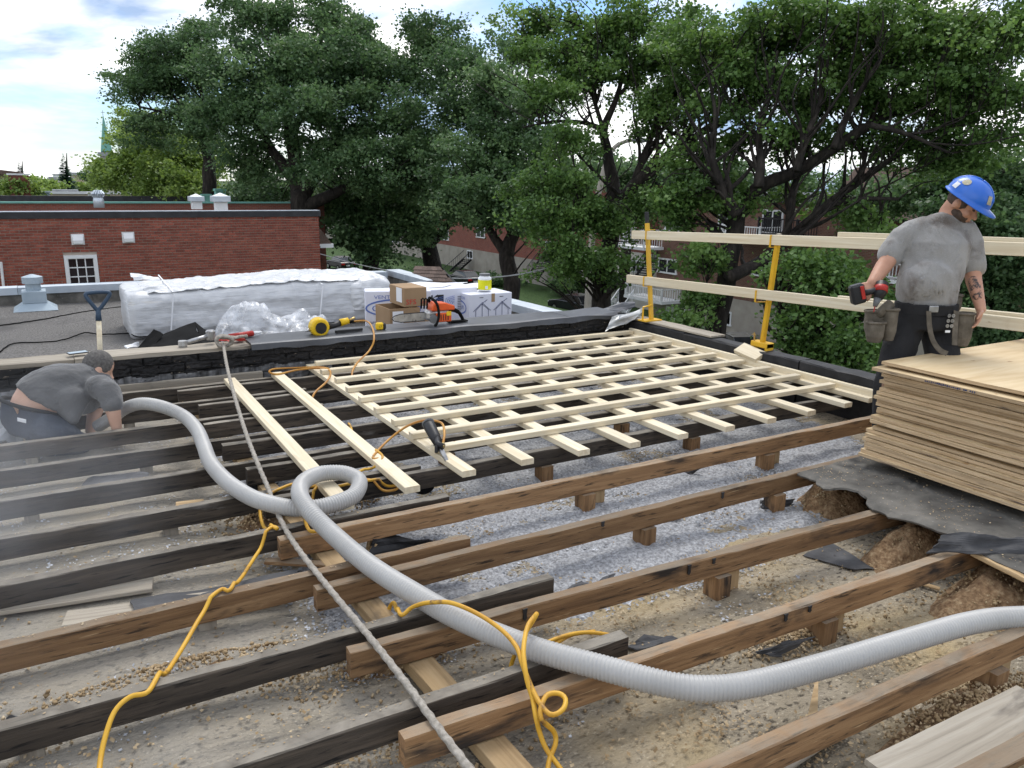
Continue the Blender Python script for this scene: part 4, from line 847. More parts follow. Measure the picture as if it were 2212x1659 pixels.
# ---------------------------------------------------------------- wrapped lumber bundle
bx0, bx1, by0, by1, bz1 = .80, 3.98, 10.05, 11.25, .62
bt = PY(283, 640, by0); bz1 = bt.z
bd = thing('wrapped_bundle', 'long bundle of material wrapped in white plastic on the gravel roof', 'bundle', (bx0, by0, NZ))
def wrapbox(x0, x1, y0, y1, z0, z1, amp, nx=90, ny=30, nz=26):
    m_ = MB()
    def disp(p, n):
        a = amp*(mnoise.noise((p.x*2.2, p.y*2.2, p.z*6))+.7*mnoise.noise((p.x*6, p.y*6, p.z*17+3))+.35*mnoise.noise((p.x*19, p.y*19, p.z*30)))
        r = Vector(p); 
        cx_, cz_ = (x0+x1)/2, (z0+z1)/2
        return r+n*a
    def face(o, u, v, nu, nv, n):
        vs = [disp(o+u*(i/nu)+v*(j/nv), n+ (u.normalized()*((i/nu)**8-(1-i/nu)**8)+v.normalized()*((j/nv)**8-(1-j/nv)**8))*.0) for j in range(nv+1) for i in range(nu+1)]
        m_.add(vs, [(j*(nu+1)+i, j*(nu+1)+i+1, (j+1)*(nu+1)+i+1, (j+1)*(nu+1)+i) for j in range(nv) for i in range(nu)])
    X, Y, Z = Vector((x1-x0, 0, 0)), Vector((0, y1-y0, 0)), Vector((0, 0, z1-z0)); o = Vector((x0, y0, z0)); e = Vector
    nd = Vector((-.58, -.58, .58))
    face(o, X, Z, nx, nz, e((0, -1, .0))); face(o, Y, Z, ny, nz, e((-1, 0, 0))); face(o+X, Y, Z, ny, nz, e((1, 0, 0))); face(o+Y, X, Z, nx, nz, e((0, 1, 0)))
    face(o+Z, X, Y, nx, ny, e((0, 0, 1)))
    return m_
def wrap_loft(x0, x1, y0, y1, z0, z1, rad, amp, t0=0., t1=1., nx=170, nt=90, seed=0., crown=.09, closed=True):
    """rounded box extruded along x, ends drawn in; t0..t1 picks a stretch of the girth (0 at the front foot)"""
    w_, h_ = y1-y0, z1-z0; per_ = []
    for i in range(nt+1):
        t = t0+(t1-t0)*i/nt; Lp = 2*h_+2*w_; q = t*Lp
        if q < h_: p = (y0, z0+q, -1, 0)
        elif q < h_+w_: p = (y0+q-h_, z1, 0, 1)
        elif q < 2*h_+w_: p = (y1, z1-(q-h_-w_), 1, 0)
        else: p = (y1-(q-2*h_-w_), z0, 0, -1)
        per_.append(p)
    vs = []; fs = []; cy_, cz_ = (y0+y1)/2, (z0+z1)/2
    for i in range(nx+1):
        u = i/nx; x = x0+(x1-x0)*u; e_ = min(u, 1-u)*(x1-x0); pull = 1-(1-min(1, e_/rad))**3*.12
        for (y, z, ny_, nz_) in per_:
            dy, dz = min(1, max(-1, (y-cy_)/(w_/2))), min(1, max(-1, (z-cz_)/(h_/2)))
            cor = max(0, abs(dy)-(1-2*rad/w_))*max(0, abs(dz)-(1-2*rad/h_))/((2*rad/w_)*(2*rad/h_))
            yy = cy_+(y-cy_)*pull-math.copysign(cor*rad*.3, dy); zz = cz_+(z-cz_)*pull-math.copysign(cor*rad*.3, dz)
            if z > cz_: zz += crown*math.exp(-((u-.62)/.35)**2)*(.3+.7*(1-dy*dy*.6))*(dz > .9)
            r1__ = 1-abs(mnoise.noise((x*1.6+z*2+seed, y*2.1, z*5.5)))*2; r2__ = 1-abs(mnoise.noise((x*4.5-z*5+seed, y*5, z*13+3)))*2; r3__ = mnoise.noise((x*14, y*14, z*22+seed))
            a_ = amp*(.9*r1__+.85*r2__*abs(r2__)+.35*r3__); vs.append((x+.02*mnoise.noise((y*5, z*5, seed)), yy+ny_*a_+(0 if nz_ == 0 else 0), zz+nz_*a_))
    m = nt+1
    for i in range(nx):
        for k in range(nt): fs.append((i*m+k, i*m+k+1, (i+1)*m+k+1, (i+1)*m+k))
    if closed: fs += [tuple(range(m)), tuple(nx*m+k for k in range(m))]
    return MB().add(vs, fs)
wrap_loft(bx0, bx1, by0, by1, NZ+.012, bz1, .10, .020).build('plastic_wrap', 'white_wrap', bd, smooth=True)
o = wrap_loft(bx0+.2, bx1+.02, by0-.02, by1+.01, NZ+.08, bz1+.012, .10, .024, .145, .49, seed=4., closed=False).build('overlap_flap', 'white_wrap', bd, smooth=True, fix=False); o.modifiers.new('solid', 'SOLIDIFY').thickness = .004
o = wrap_loft(bx1-.55, bx1+.035, by0-.035, by1+.01, NZ+.08, bz1+.02, .10, .024, .03, .49, nx=40, seed=9., crown=.07, closed=False).build('overlap_flap', 'white_wrap', bd, smooth=True, fix=False); o.modifiers.new('solid', 'SOLIDIFY').thickness = .004
for x in (bx0+.42, bx0+2.2):
    m_ = MB(); m_.bar((x, by0-.055, NZ+.1), (x+.06, by0-.055, bz1+.01), .016, .003, up=(0, -1, 0)); m_.bar((x+.06, by0-.05, bz1+.035), (x+.06, by1, bz1+.1), .016, .003); m_.build('strap', 'white_paper', bd)
for x in (bx0+.3, bx0+1.6, bx1-.4): MB().bx((x-.06, by0+.05, NZ), (x+.06, by1-.05, NZ+.085)).build('skid', 'raw_board', bd)
q = PY(290, 610, by0+.25)
sheet('paper_sheet', [q+Vector((0, 0, .03)), q+Vector((.30, .03, .01)), q+Vector((.26, .2, .03)), q+Vector((-.02, .15, .09))], .002, 'white_paper', 'pale blue paper sheet lying on the end of the wrapped bundle', 'paper', 6, .03)
# clear film heap
vs = []; fs = []; nx, ny = 70, 26; fx0, fx1 = PY(425, 700, 8.3).x, PY(722, 700, 8.3).x
for j in range(ny+1):
    for i in range(nx+1):
        u, v = i/nx, j/ny; x = fx0+(fx1-fx0)*u; y = 7.75+1.1*v
        prof = (.62*math.exp(-((u-.36)/.28)**2)+.42*math.exp(-((u-.82)/.2)**2))*math.sin(math.pi*min(1, v*1.0))**.6
        n_ = .6*abs(mnoise.noise((x*3, y*3, 0)))+.25*abs(mnoise.noise((x*7, y*7, 4)))
        vs.append((x+.04*mnoise.noise((x*6, y*6, 9)), y+.05*mnoise.noise((x*6, y*6, 3)), NZ+.02+prof*(.75+.7*n_)+.05*n_))
for j in range(ny):
    for i in range(nx): k = j*(nx+1)+i; fs.append((k, k+1, k+nx+2, k+nx+1))
tag(MB().add(vs, fs).build('plastic_film', 'film', at=(fx0, 7.8, NZ), fix=False, smooth=False), 'crumpled heap of clear plastic film in front of the wrapped bundle', 'plastic film')
# black membrane boards
sheet('rubber_panel', [PY(297, 754, 7.6), PY(332, 711, 7.75), PY(353, 722, 7.7), PY(322, 757, 7.5)], .012, 'rubber', 'small black membrane panel tilted beside the parapet', 'membrane', 5, .004)
t = thing('folded_membrane', 'folded black membrane sheet standing like a tent behind the parapet', 'membrane', PY(400, 750, 7.7))
sheet('membrane_half', [PY(318, 757, 7.45), PY(352, 722, 7.8), PY(420, 697, 8.0), PY(440, 752, 7.45)], .012, 'rubber', None, parent=t, nsub=6, crumple=.006)
sheet('membrane_half', [PY(420, 697, 8.0), PY(478, 735, 7.85), PY(470, 752, 7.5), PY(441, 752, 7.45)], .012, 'rubber', None, parent=t, nsub=6, crumple=.006)
sheet('white_tray', [PY(268, 748, 7.5), PY(300, 738, 7.7), PY(300, 748, 7.7), PY(275, 752, 7.45)], .01, 'white_paper', 'white card with brown rim lying by the black membrane', 'card', 4, .003)
# ---------------------------------------------------------------- D-handle shovel
s0 = PY(216, 757, 7.62); s1 = PY(213, 688, 7.66)
sh = thing('d_handle_shovel', 'shovel with wooden shaft and blue D handle standing behind the parapet', 'shovel', Vector((s0.x, s0.y, NZ)))
dz = (s1-s0).normalized()
MB().tube([Vector((s0.x, s0.y, NZ+.14)), s0, s1], .021, 12).build('shaft', 'new_wood', sh, smooth=True)
top = PY(211, 632, 7.70); mid = PY(212, 672, 7.67); wv = Vector((.087, 0, 0))
mat('navy_plastic', [(.3, (.03, .055, .09)), (.7, (.05, .08, .125))], 5, 5, .45, rand=0)
pp = smooth_path([s1+dz*-.01, mid, mid+wv*.35+(top-mid)*.25, mid+wv*1.02+(top-mid)*.82, mid+wv*.8+(top-mid), top-wv*.8, mid-wv*1.02+(top-mid)*.82, mid-wv*.35+(top-mid)*.25, mid], 6)
MB().tube(pp, .017, 10).build('grip', 'navy_plastic', sh, smooth=True)
MB().tube([s1-dz*.02, s1.lerp(mid, .5), mid+dz*.01], [.026, .022, .02], 12).build('socket', 'navy_plastic', sh, smooth=True)
MB().prism([(-.11, 0), (.11, 0), (.12, .18), (.07, .26), (-.07, .26), (-.12, .18)], -.006, .006, lambda u, v, tt: (s0.x+u, s0.y+.03+tt+.1*(u*u)*6, NZ+.02+v)).build('blade', 'steel', sh)
# phone and small tools on the parapet
pc = PY(168, 764, 7.12); tag(MB().box(pc+Vector((0, 0, .008)), (.15, .075, .009), Matrix.Rotation(.25, 3, 'Z')).build('mobile_phone', 'black_plastic', at=pc, bevel=.004), 'dark mobile phone lying on the parapet behind the kneeling worker', 'phone')
MB().box(pc+Vector((0, 0, .0133)), (.135, .065, .001), Matrix.Rotation(.25, 3, 'Z')).build('screen', 'pale_blue_grey', bpy.data.objects['mobile_phone'], at=pc)
pb = PY(400, 742, 7.15); pb.z = .26
mt = thing('pry_tool', 'grey steel coupling tool lying on the parapet beside the membrane', 'tool', pb)
MB().tube([pb+Vector((.0, 0, .02)), pb+Vector((.22, .05, .06))], .018, 10).build('bar', 'steel', mt, smooth=True)
MB().lathe(pb+Vector((.22, .05, .02)), [(.038, 0), (.042, .02), (.042, .075), (.03, .085)], 12).build('head', 'steel', mt)
MB().lathe(pb+Vector((-.02, 0, -.02)), [(.03, 0), (.038, .02), (.036, .06)], 12).build('head', 'steel', mt)
rb = PY(500, 728, 7.2); rb.z = .262
cg = thing('caulking_tube', 'red caulking tube lying on the parapet by the rope knot', 'tube', rb)
MB().tube([rb+Vector((-.02, 0, .03)), rb+Vector((.2, .08, .03))], .026, 12).build('barrel', 'red_plastic', cg, smooth=True)
MB().tube([rb+Vector((.2, .08, .03)), rb+Vector((.29, .11, .03))], [.018, .006], 10).build('nozzle', 'white_paint', cg, smooth=True)
sheet('red_rag', [rb+Vector((-.1, -.06, .0)), rb+Vector((.1, -.07, .004)), rb+Vector((.1, .0, .02)), rb+Vector((-.12, .03, .03))], .004, 'red_plastic', 'small red plastic wrapper on the parapet by the rope knot', 'wrapper', 5, .02)
# ---------------------------------------------------------------- yellow coil nailer on the parapet
g0 = PY(693, 713, 7.15); g0.z = .27+.06
ng = thing('coil_nailer', 'yellow and black coil nailer lying on the parapet flashing', 'nail gun', Vector((g0.x, g0.y, .265)))
MB().lathe(g0+Vector((-.02, -.075, 0)), [(.03, -.0), (.075, .0), (.088, .02), (.088, .11), (.07, .13), (.02, .13)], 20, axis=(0, 1, 0)).build('magazine', 'yellow_plastic', ng, smooth=False, bevel=.006)
MB().lathe(g0+Vector((-.02, -.085, 0)), [(.02, 0), (.052, .0), (.052, .012), (.02, .012)], 16, axis=(0, 1, 0)).build('hub', 'black_plastic', ng)
MB().tube([g0+Vector((.05, 0, -.01)), g0+Vector((.13, .0, .0)), g0+Vector((.2, .01, .02))], [.03, .026, .03], 10).build('handle', 'black_plastic', ng, smooth=True)
MB().tube([g0+Vector((.19, .01, .02)), g0+Vector((.27, .01, .035))], [.036, .03], 10).build('end_cap', 'yellow_plastic', ng, smooth=True)
MB().tube([g0+Vector((.27, .01, .035)), g0+Vector((.33, .0, .06))], .012, 8).build('hose_fitting', 'brass', ng, smooth=True)
MB().tube([g0+Vector((-.1, 0, -.02)), g0+Vector((-.15, 0, -.035))], [.02, .006], 8).build('nose', 'steel', ng, smooth=True)
for i in range(2):
    a = PY(725, 716+i*5, 7.08); a.z = .275+.012*(1-i); tag(MB().bar(a, a+Vector((.27, .04, .0)), .03, .012).build('nail_strip', 'black_plastic', at=a), f'black strip of collated nails beside the yellow nailer, {"upper" if i == 0 else "lower"} one', 'nail strip', 'nail strips on the parapet')
tp = PY(820, 710, 7.1); tp.z = .30
tm = thing('tape_measure', 'small yellow and black tape measure on the parapet beside the cartons', 'tape measure', Vector((tp.x, tp.y, .265)))
MB().box(tp, (.075, .045, .07)).build('case', 'yellow_plastic', tm, bevel=.012); MB().box(tp+Vector((.045, 0, -.003)), (.03, .05, .062)).build('grip', 'black_plastic', tm, bevel=.01)
text('17', .035, tp+Vector((-.02, -.0238, -.015)), (1, 0, 0), (0, 0, 1), 'print_black', tm, 'numeral')
# ---------------------------------------------------------------- ventilation cartons
def carton(x0, x1, y0, y1, z1, label, m='white_box'):
    t_ = thing('printed_carton' if m == 'white_box' else 'brown_carton', label, 'carton', (x0, y0, NZ)); t_['_b'] = (x0, x1, y0, y1, z1)
    MB().bx((x0, y0, NZ+.003), (x1, y1, z1)).build('box', m, t_, bevel=.006); return t_
def ring(cx_, cz_, y, a, b, w, m, par, n=28, ax='x', x=None):
    m_ = MB(); vs = []; 
    for i in range(n):
        th = 2*math.pi*i/n
        for (ra, rb_) in ((a, b), (a-w, b-w)):
            u, v = cx_+ra*math.cos(th), cz_+rb_*math.sin(th); vs.append((u, y, v) if ax == 'x' else (x, u, v))
    m_.add(vs, [(2*i, 2*i+1, (2*i+3) % (2*n), (2*i+2) % (2*n)) for i in range(n)]); return m_.build('printed_ring', m, par)
zt = PY(1013, 637, 8.25).z
xa0 = PY(788, 640, 8.45).x; xa1 = PY(868, 640, 8.45).x
ca = carton(xa0, xa0+.74, 8.45, 8.72, PY(800, 629, 8.45).z, 'white printed carton half hidden by the brown cartons, next to the wrapped bundle')
yf = 8.45-.004; cz = ca['_b'][4]
text('VENTILATION', .058, (xa0+.10, yf, cz-.085), (1, 0, 0), (0, 0, 1), 'print_blue', ca, sx=1.25)
ring(xa0+.36, cz-.19, yf, .36, .105, .02, 'print_blue', ca); text('OPTIMUM', .10, (xa0+.07, yf, cz-.225), (1, 0, 0), (0, 0, 1), 'print_blue', ca, sx=1.25)
text('OPTIMISEZ VOTRE VENTILATION', .044, (xa0+.03, yf, cz-.37), (1, 0, 0), (0, 0, 1), 'print_navy', ca, sx=1.1, sh=.2)
text('OPTIMIZE YOUR VENTILATION', .044, (xa0+.03, yf, cz-.44), (1, 0, 0), (0, 0, 1), 'print_navy', ca, sx=1.1, sh=.2)
text('VENTILATION POUR TOITS', .04, (xa0+.03, yf, cz-.51), (1, 0, 0), (0, 0, 1), 'print_blue', ca, sx=1.1)
def ventpic(par, x, y, z, s):
    m_ = MB(); m_.prism([(0, 0), (.07, .0), (.07, .17), (.0, .17)], 0, .001, lambda u, v, tt: (x+u*s, y-tt, z+v*s))
    for i in range(4): m_.prism([(-.06, .02+i*.04), (0, .03+i*.04), (0, .055+i*.04)], 0, .001, lambda u, v, tt: (x+u*s, y-tt, z+v*s))
    m_.build('printed_vent', 'print_black', par)
    m_ = MB()
    for i in range(5): m_.tube([(x+(.08+.015*i)*s, y-.001, z+.02*s), (x+(.1+.02*i)*s, y-.001, z+(.13-.012*i)*s), (x+(.2)*s, y-.001, z+(.15-.02*i)*s)], .003, 3)
    m_.build('printed_arrows', 'print_blue', par)
ventpic(ca, xa0+.10, yf, NZ+.06, 1.2)
ca.rotation_euler = (0, 0, -.33)
xb0 = PY(905, 640, 8.45).x
cb_ = carton(xa0+.75, xa0+1.42, 8.46, 9.0, PY(905, 628, 8.45).z, 'white printed carton with roof vent pictures between the brown cartons and the house diagram carton')
ventpic(cb_, xb0+.10, 8.455, cb_['_b'][4]-.25, 1.1); ventpic(cb_, xb0+.24, 8.455, cb_['_b'][4]-.25, 1.1)
for i in range(9): MB().bx((xb0+.50, 8.4545, cb_['_b'][4]-.10-.02*i), (xb0+.5+.05+.02*random.random(), 8.4555, cb_['_b'][4]-.094-.02*i)).build('printed_line', 'print_black', cb_)
xc0 = PY(1013, 637, 8.25).x; xc1 = PY(1106, 630, 8.25).x; yl = PX(978, 634, xc0).y
cc_ = carton(xc0, xc1, 8.25, yl, zt, 'white printed carton with house diagrams carrying the plastic jar'); zc = zt
Lf = xc0-.003; yy0 = yl-.03
text('VENTILATION', .05, (Lf, yy0, zc-.07), (0, -1, 0), (0, 0, 1), 'print_blue', cc_, sx=.95)
ring(yl-.2, zc-.17, 0, .165, .085, .018, 'print_blue', cc_, ax='y', x=Lf); text('OPTIMUM', .07, (Lf, yl-.055, zc-.19), (0, -1, 0), (0, 0, 1), 'print_blue', cc_, sx=.78)
for i, s_ in enumerate(('OPTIMISEZ VENTILATION', 'OPTIMIZE VENTILATION')): text(s_, .03, (Lf, yy0, zc-.31-.06*i), (0, -1, 0), (0, 0, 1), 'print_navy', cc_, sx=.78)
text('VENTILATION', .03, (Lf, yy0-.1, zc-.43), (0, -1, 0), (0, 0, 1), 'print_blue', cc_, sx=.8)
def line2(par, pts, y, r=.0028):
    MB().tube([(x, y, z_) for x, z_ in pts], r, 4).build('printed_line', 'print_navy', par)
for hx in (xc0+.09, xc0+.36):
    y_ = 8.247; z0 = zc-.35; w_ = .17
    line2(cc_, [(hx, z0), (hx, z0+.16), (hx+w_/2, z0+.235), (hx+w_, z0+.16), (hx+w_, z0), (hx, z0)], y_); line2(cc_, [(hx-.03, z0+.15), (hx+w_/2, z0+.25), (hx+w_+.03, z0+.15)], y_)
    line2(cc_, [(hx+w_/2, z0), (hx+w_/2, z0+.23)], y_); line2(cc_, [(hx, z0+.08), (hx+w_, z0+.08)], y_); line2(cc_, [(hx+w_/2, z0+.24), (hx+w_*.9, z0+.28)], y_)
    MB().bx((hx+.03, y_-.001, z0-.03), (hx+.13, y_, z0-.02)).build('printed_line', 'print_red', cc_)
    MB().bx((hx+.05, y_-.001, z0+.305), (hx+.10, y_, z0+.312)).build('printed_line', 'print_black', cc_)
MB().bx((xc0+.14, 8.246, zc-.425), (xc0+.5, 8.247, zc-.415)).build('printed_line', 'print_black', cc_)
line2(cc_, [(xc0+.08, zc-.56), (xc0+.08, zc-.45), (xc0+.57, zc-.45), (xc0+.57, zc-.56)], 8.247); line2(cc_, [(xc0+.24, zc-.45), (xc0+.24, zc-.56)], 8.247); line2(cc_, [(xc0+.4, zc-.45), (xc0+.4, zc-.56)], 8.247)
MB().bx((xc0+.30, 8.2465, zc-.10), (xc0+.345, 8.2478, zc+.0)).build('tape', 'cardboard', cc_)
# flaps of the cartons behind and loose papers
for i, (p4, lab) in enumerate([(((880, 622), (960, 620), (1010, 610), (880, 612)), 'white carton lid lying over the printed cartons'), (((960, 628), (1050, 622), (1060, 612), (985, 615)), 'white carton flap under the plastic jar')]):
    sheet('carton_flap', [PY(p4[0][0], p4[0][1], 8.6), PY(p4[1][0], p4[1][1], 8.6), PY(p4[2][0], p4[2][1], 9.1), PY(p4[3][0], p4[3][1], 9.1)], .006, 'white_paper', lab, 'carton flap', 5, .012)
jb = PY(1047, 627, 8.45); jb.z = zc
jr = thing('plastic_jar', 'clear plastic jar with bright yellow label on a white carton', 'jar', jb)
jb = jb+Vector((0, 0, .012))
MB().lathe(jb, [(.075, 0), (.08, .01), (.08, .15), (.06, .172), (.06, .185)], 20).build('jar_body', 'white_paper', jr, smooth=False)
MB().lathe(jb+Vector((0, 0, .015)), [(.0815, 0), (.0815, .115)], 20).build('label', 'lime_label', jr); MB().lathe(jb+Vector((0, 0, .178)), [(.066, 0), (.066, .025), (.05, .028)], 20).build('lid', 'grey_plastic', jr)
MB().box(jb+Vector((-.02, -.0815, .045)), (.035, .003, .035)).build('printed_code', 'white_paper', jr)
# brown cartons
bx_a = PY(873, 668, 7.75); w1 = PY(922, 668, 7.75).x-bx_a.x; zt1 = PY(866, 623, 7.75).z; zb1 = PY(866, 665, 7.75).z
lc = thing('brown_carton', 'open brown carton with raised flaps below the closed brown carton', 'carton', (bx_a.x-.15, 7.7, NZ))
lx0, lx1 = PY(840, 690, 7.75).x, PY(905, 690, 7.75).x
m_ = MB()
for (a_, b_) in (((lx0, 7.72), (lx1, 7.73)), ((lx0, 8.12), (lx1, 8.13))): m_.bx((a_[0], a_[1], NZ+.004), (b_[0], b_[1]+.002, zb1-.004))
for x_ in (lx0, lx1-.008): m_.bx((x_, 7.735, NZ+.004), (x_+.008, 8.118, zb1-.004))
m_.build('box', 'cardboard', lc)
for p3 in ([(lx0+.22, 7.725), (lx0+.23, 7.725), (lx0+.40, 7.70)], [(lx1-.1, 7.725), (lx1-.09, 7.725), (lx1+.12, 7.68)]):
    m_ = MB(); a_, b_, c_ = [Vector((x, y, zb1-.16 if k == 2 else zb1-.01+(.02 if k == 0 else -.17))) for k, (x, y) in enumerate(p3)]
    m_.add([a_, b_, c_, a_+Vector((0, -.006, 0)), b_+Vector((0, -.006, 0)), c_+Vector((0, -.006, 0))], [(0, 1, 2), (5, 4, 3), (0, 3, 4, 1), (1, 4, 5, 2), (2, 5, 3, 0)]); m_.build('flap', 'cardboard', lc)
MB().bx((lx0+.03, 7.7165, zb1-.17), (lx0+.15, 7.7185, zb1-.03)).build('shipping_label', 'white_paper', lc); text('SFS', .05, (lx0+.05, 7.716, NZ+.12), (1, 0, 0), (0, 0, 1), 'print_red', lc)
uc = thing('brown_carton', 'closed brown carton with red print stacked on the open brown carton', 'carton', (bx_a.x, 7.75, zb1))
MB().bx((bx_a.x, 7.75, zb1+.003), (bx_a.x+w1, 8.15, zt1)).build('box', 'cardboard', uc, bevel=.005)
text('SFS', .075, (bx_a.x+.02, 7.747, zb1+.03), (1, 0, 0), (0, 0, 1), 'print_red', uc, sx=1.15); text('intec', .06, (bx_a.x+.2, 7.747, zb1+.03), (1, 0, 0), (0, 0, 1), 'print_red', uc, sx=1.1)
MB().bx((bx_a.x-.004, 7.8, zt1-.16), (bx_a.x-.002, 7.95, zt1-.01)).build('shipping_label', 'white_paper', uc)
# ---------------------------------------------------------------- chainsaw
c0 = PY(930, 702, 7.12); c0.z = .268
cs = thing('chainsaw', 'orange and grey chainsaw with long bar lying on the parapet', 'chainsaw', c0)
e = Vector
MB().box(c0+e((.09, .02, .115)), (.30, .15, .12)).build('engine_body', 'steel', cs, bevel=.03)
MB().prism([(-.06, 0), (.24, 0), (.24, .05), (.13, .09), (-.02, .10), (-.06, .05)], -.07, .09, lambda u, v, tt: (c0.x+.06+u, c0.y+.02+tt, c0.z+.165+v)).build('top_cover', 'orange_plastic', cs, bevel=.012)
MB().box(c0+e((.14, -.065, .09)), (.2, .03, .11)).build('side_cover', 'orange_plastic', cs, bevel=.012)
MB().box(c0+e((.20, -.083, .135)), (.06, .01, .05)).build('warning_label', 'yellow_plastic', cs)
MB().tube(smooth_path([c0+e((.05, .09, .06)), c0+e((.05, .10, .2)), c0+e((.02, .08, .30)), c0+e((.02, .0, .31)), c0+e((.05, -.08, .25)), c0+e((.06, -.105, .12)), c0+e((.03, -.10, .02)), c0+e((.02, -.08, .005))], 6), .016, 10).build('front_handle', 'rubber', cs, smooth=True)
for i in range(3): MB().tube([c0+e((-.09+.028*i, .06-.02*i, .19)), c0+e((-.085+.028*i, .06-.02*i, .30)), c0+e((-.06+.03*i, .06-.02*i, .31))], .011, 8).build('hand_guard', 'rubber', cs, smooth=True)
MB().tube(smooth_path([c0+e((.23, .02, .16)), c0+e((.31, .02, .155)), c0+e((.38, .02, .12)), c0+e((.42, .02, .06)), c0+e((.44, .02, .02))], 6), [.026]*12+[.02]*13, 10).build('rear_handle', 'rubber', cs, smooth=True)
MB().box(c0+e((.36, .02, .015)), (.26, .08, .02)).build('rear_guard', 'rubber', cs, bevel=.006)
MB().prism([(0, -.045), (0, .045), (-.30, .042), (-.37, .025), (-.40, 0), (-.37, -.025), (-.30, -.042)], -.004, .004, lambda u, v, tt: (c0.x-.06+u, c0.y+.03+tt, c0.z+.10+v)).build('guide_bar', 'steel', cs)
ch = [(0, .05), (-.30, .048), (-.385, .028), (-.41, 0), (-.385, -.028), (-.30, -.048), (0, -.05)]
MB().tube([e((c0.x-.06+u, c0.y+.03, c0.z+.10+v)) for u, v in ch], .006, 6).build('chain', 'black_plastic', cs)
for i in range(5): MB().box(c0+e((.07+.03*i, -.082, .09)), (.008, .006, .07)).build('cooling_slot', 'black_plastic', cs)
MB().lathe(c0+e((.0, -.075, .08)), [(.05, 0), (.05, .03), (.02, .035)], 16, axis=(0, -1, 0)).build('starter', 'grey_plastic', cs)
cs.scale = (.84, .84, .84)
# ---------------------------------------------------------------- framing nailer on the lattice
n0 = P(925, 915, .17); n1 = P(960, 985, .05)
fn = thing('framing_nailer', 'black framing nailer standing nose down in the lattice with an air hose on it', 'nail gun', n1)
dn = (n1-n0).normalized()
MB().tube([n0, n0+dn*.03, n0+dn*.14, n0+dn*.2], [.034, .04, .034, .028], 12).build('cylinder_body', 'black_plastic', fn, smooth=True)
MB().tube([n0+dn*.14, n0+dn*.24, n1+dn*.05], [.022, .018, .012], 10).build('nose', 'steel', fn, smooth=True)
hn = P(950, 955, .09); MB().tube([n0+dn*.12+Vector((.02, 0, 0)), P(945, 958, .11), P(957, 965, .1)], [.02, .017, .02], 10).build('handle', 'black_plastic', fn, smooth=True)
MB().lathe(n0-dn*.008, [(.036, 0), (.042, .006), (.036, .012)], 14, axis=dn).build('exhaust_cap', 'grey_plastic', fn)
MB().box(P(945, 968, .07), (.13, .02, .045), frame(Vector((.5, .8, -.2)))).build('magazine', 'black_plastic', fn, bevel=.004)
MB().tube([P(957, 965, .1), P(957, 957, .115)], .01, 8).build('fitting', 'brass', fn)
bt_ = P(915, 1050, -.12); tag(MB().ell(bt_, [(.07, 0, 0), (0, .05, 0), (0, 0, .05)], 14, 8).build('tool_case', 'rubber', at=bt_, smooth=True), 'small round black case half hidden below the lattice end', 'case')
# ---------------------------------------------------------------- guardrail
def post(name, base, top, label, clamp):
    t_ = thing(name, label, 'guard post', base); base, top = Vector(base), Vector(top); d = top-base
    MB().bar(base, top, .042, .042, up=(1, 0, 0)).build('upright', 'yellow_paint', t_, bevel=.005)
    MB().bar(top-d.normalized()*.01, top+d.normalized()*(.12 if not clamp else .03), .036, .036, up=(1, 0, 0)).build('tip', 'black_iron' if not clamp else 'old_grey', t_, bevel=.004)
    return t_, d
b1 = PX(1407, 692, 5.72); t1 = PX(1398, 482, 5.72)
p1, d1 = post('guard_post', b1, t1, 'yellow steel guardrail post with black tip at the parapet corner', False)
MB().box(b1+Vector((-.02, 0, .006)), (.24, .12, .012)).build('foot_plate', 'yellow_paint', p1)
MB().tube([b1+Vector((-.10, .03, .01)), b1+Vector((-.10, .03, .15)), b1+Vector((0, 0, .17))], .012, 6).build('brace', 'yellow_paint', p1)
b2 = PX(1646, 748, 5.74); t2 = PX(1682, 512, 5.66)
p2, d2 = post('guard_post', b2, t2, 'leaning yellow guardrail post clamped on the low black kerb', True)
MB().box(b2+Vector((0, 0, .02)), (.10, .20, .05)).build('clamp', 'yellow_paint', p2, bevel=.006)
for s_ in (-1, 1): MB().box(b2+Vector((0, s_*.085, -.005)), (.09, .03, .09)).build('clamp_jaw', 'yellow_paint', p2, bevel=.004)
MB().tube([b2+Vector((-.03, .07, .03)), b2+Vector((-.03, .08, .12))], .008, 6).build('clamp_screw', 'brass', p2); MB().bar(b2+Vector((-.03, .06, .10)), b2+Vector((-.03, .1, .10)), .01, .01).build('wing_nut', 'brass', p2)
p3, d3 = post('guard_post', Vector((5.74, .95, .06)), Vector((5.74, .95, 1.2)), 'yellow guardrail post standing past the plywood stack', True)
MB().box(Vector((5.74, .95, .08)), (.10, .20, .05)).build('clamp', 'yellow_paint', p3, bevel=.006)
def rail(a, b, xw, label, h_=.089):
    A_, B_ = PX(a[0], a[1], xw), PX(b[0], b[1], xw); B_ = A_+(B_-A_)*((A_.y-.4)/(A_.y-B_.y)); return tag(board('guard_rail', A_, B_, .038, h_, 'new_wood', up=(0, 0, 1)), label, 'rail', 'rails of the guardrail')
XR = 5.64
rail((1367, 507), (2330, 543), XR, 'long upper guardrail plank passing behind the standing worker')
rail((1356, 602), (2330, 716), XR, 'long lower guardrail plank passing behind the standing worker')
rail((1812, 513), (2330, 533), XR+.06, 'shorter upper guardrail plank lapped behind the long one at the worker')
rail((1812, 650), (2330, 704), XR+.06, 'shorter lower guardrail plank lapped behind the long one at the worker')
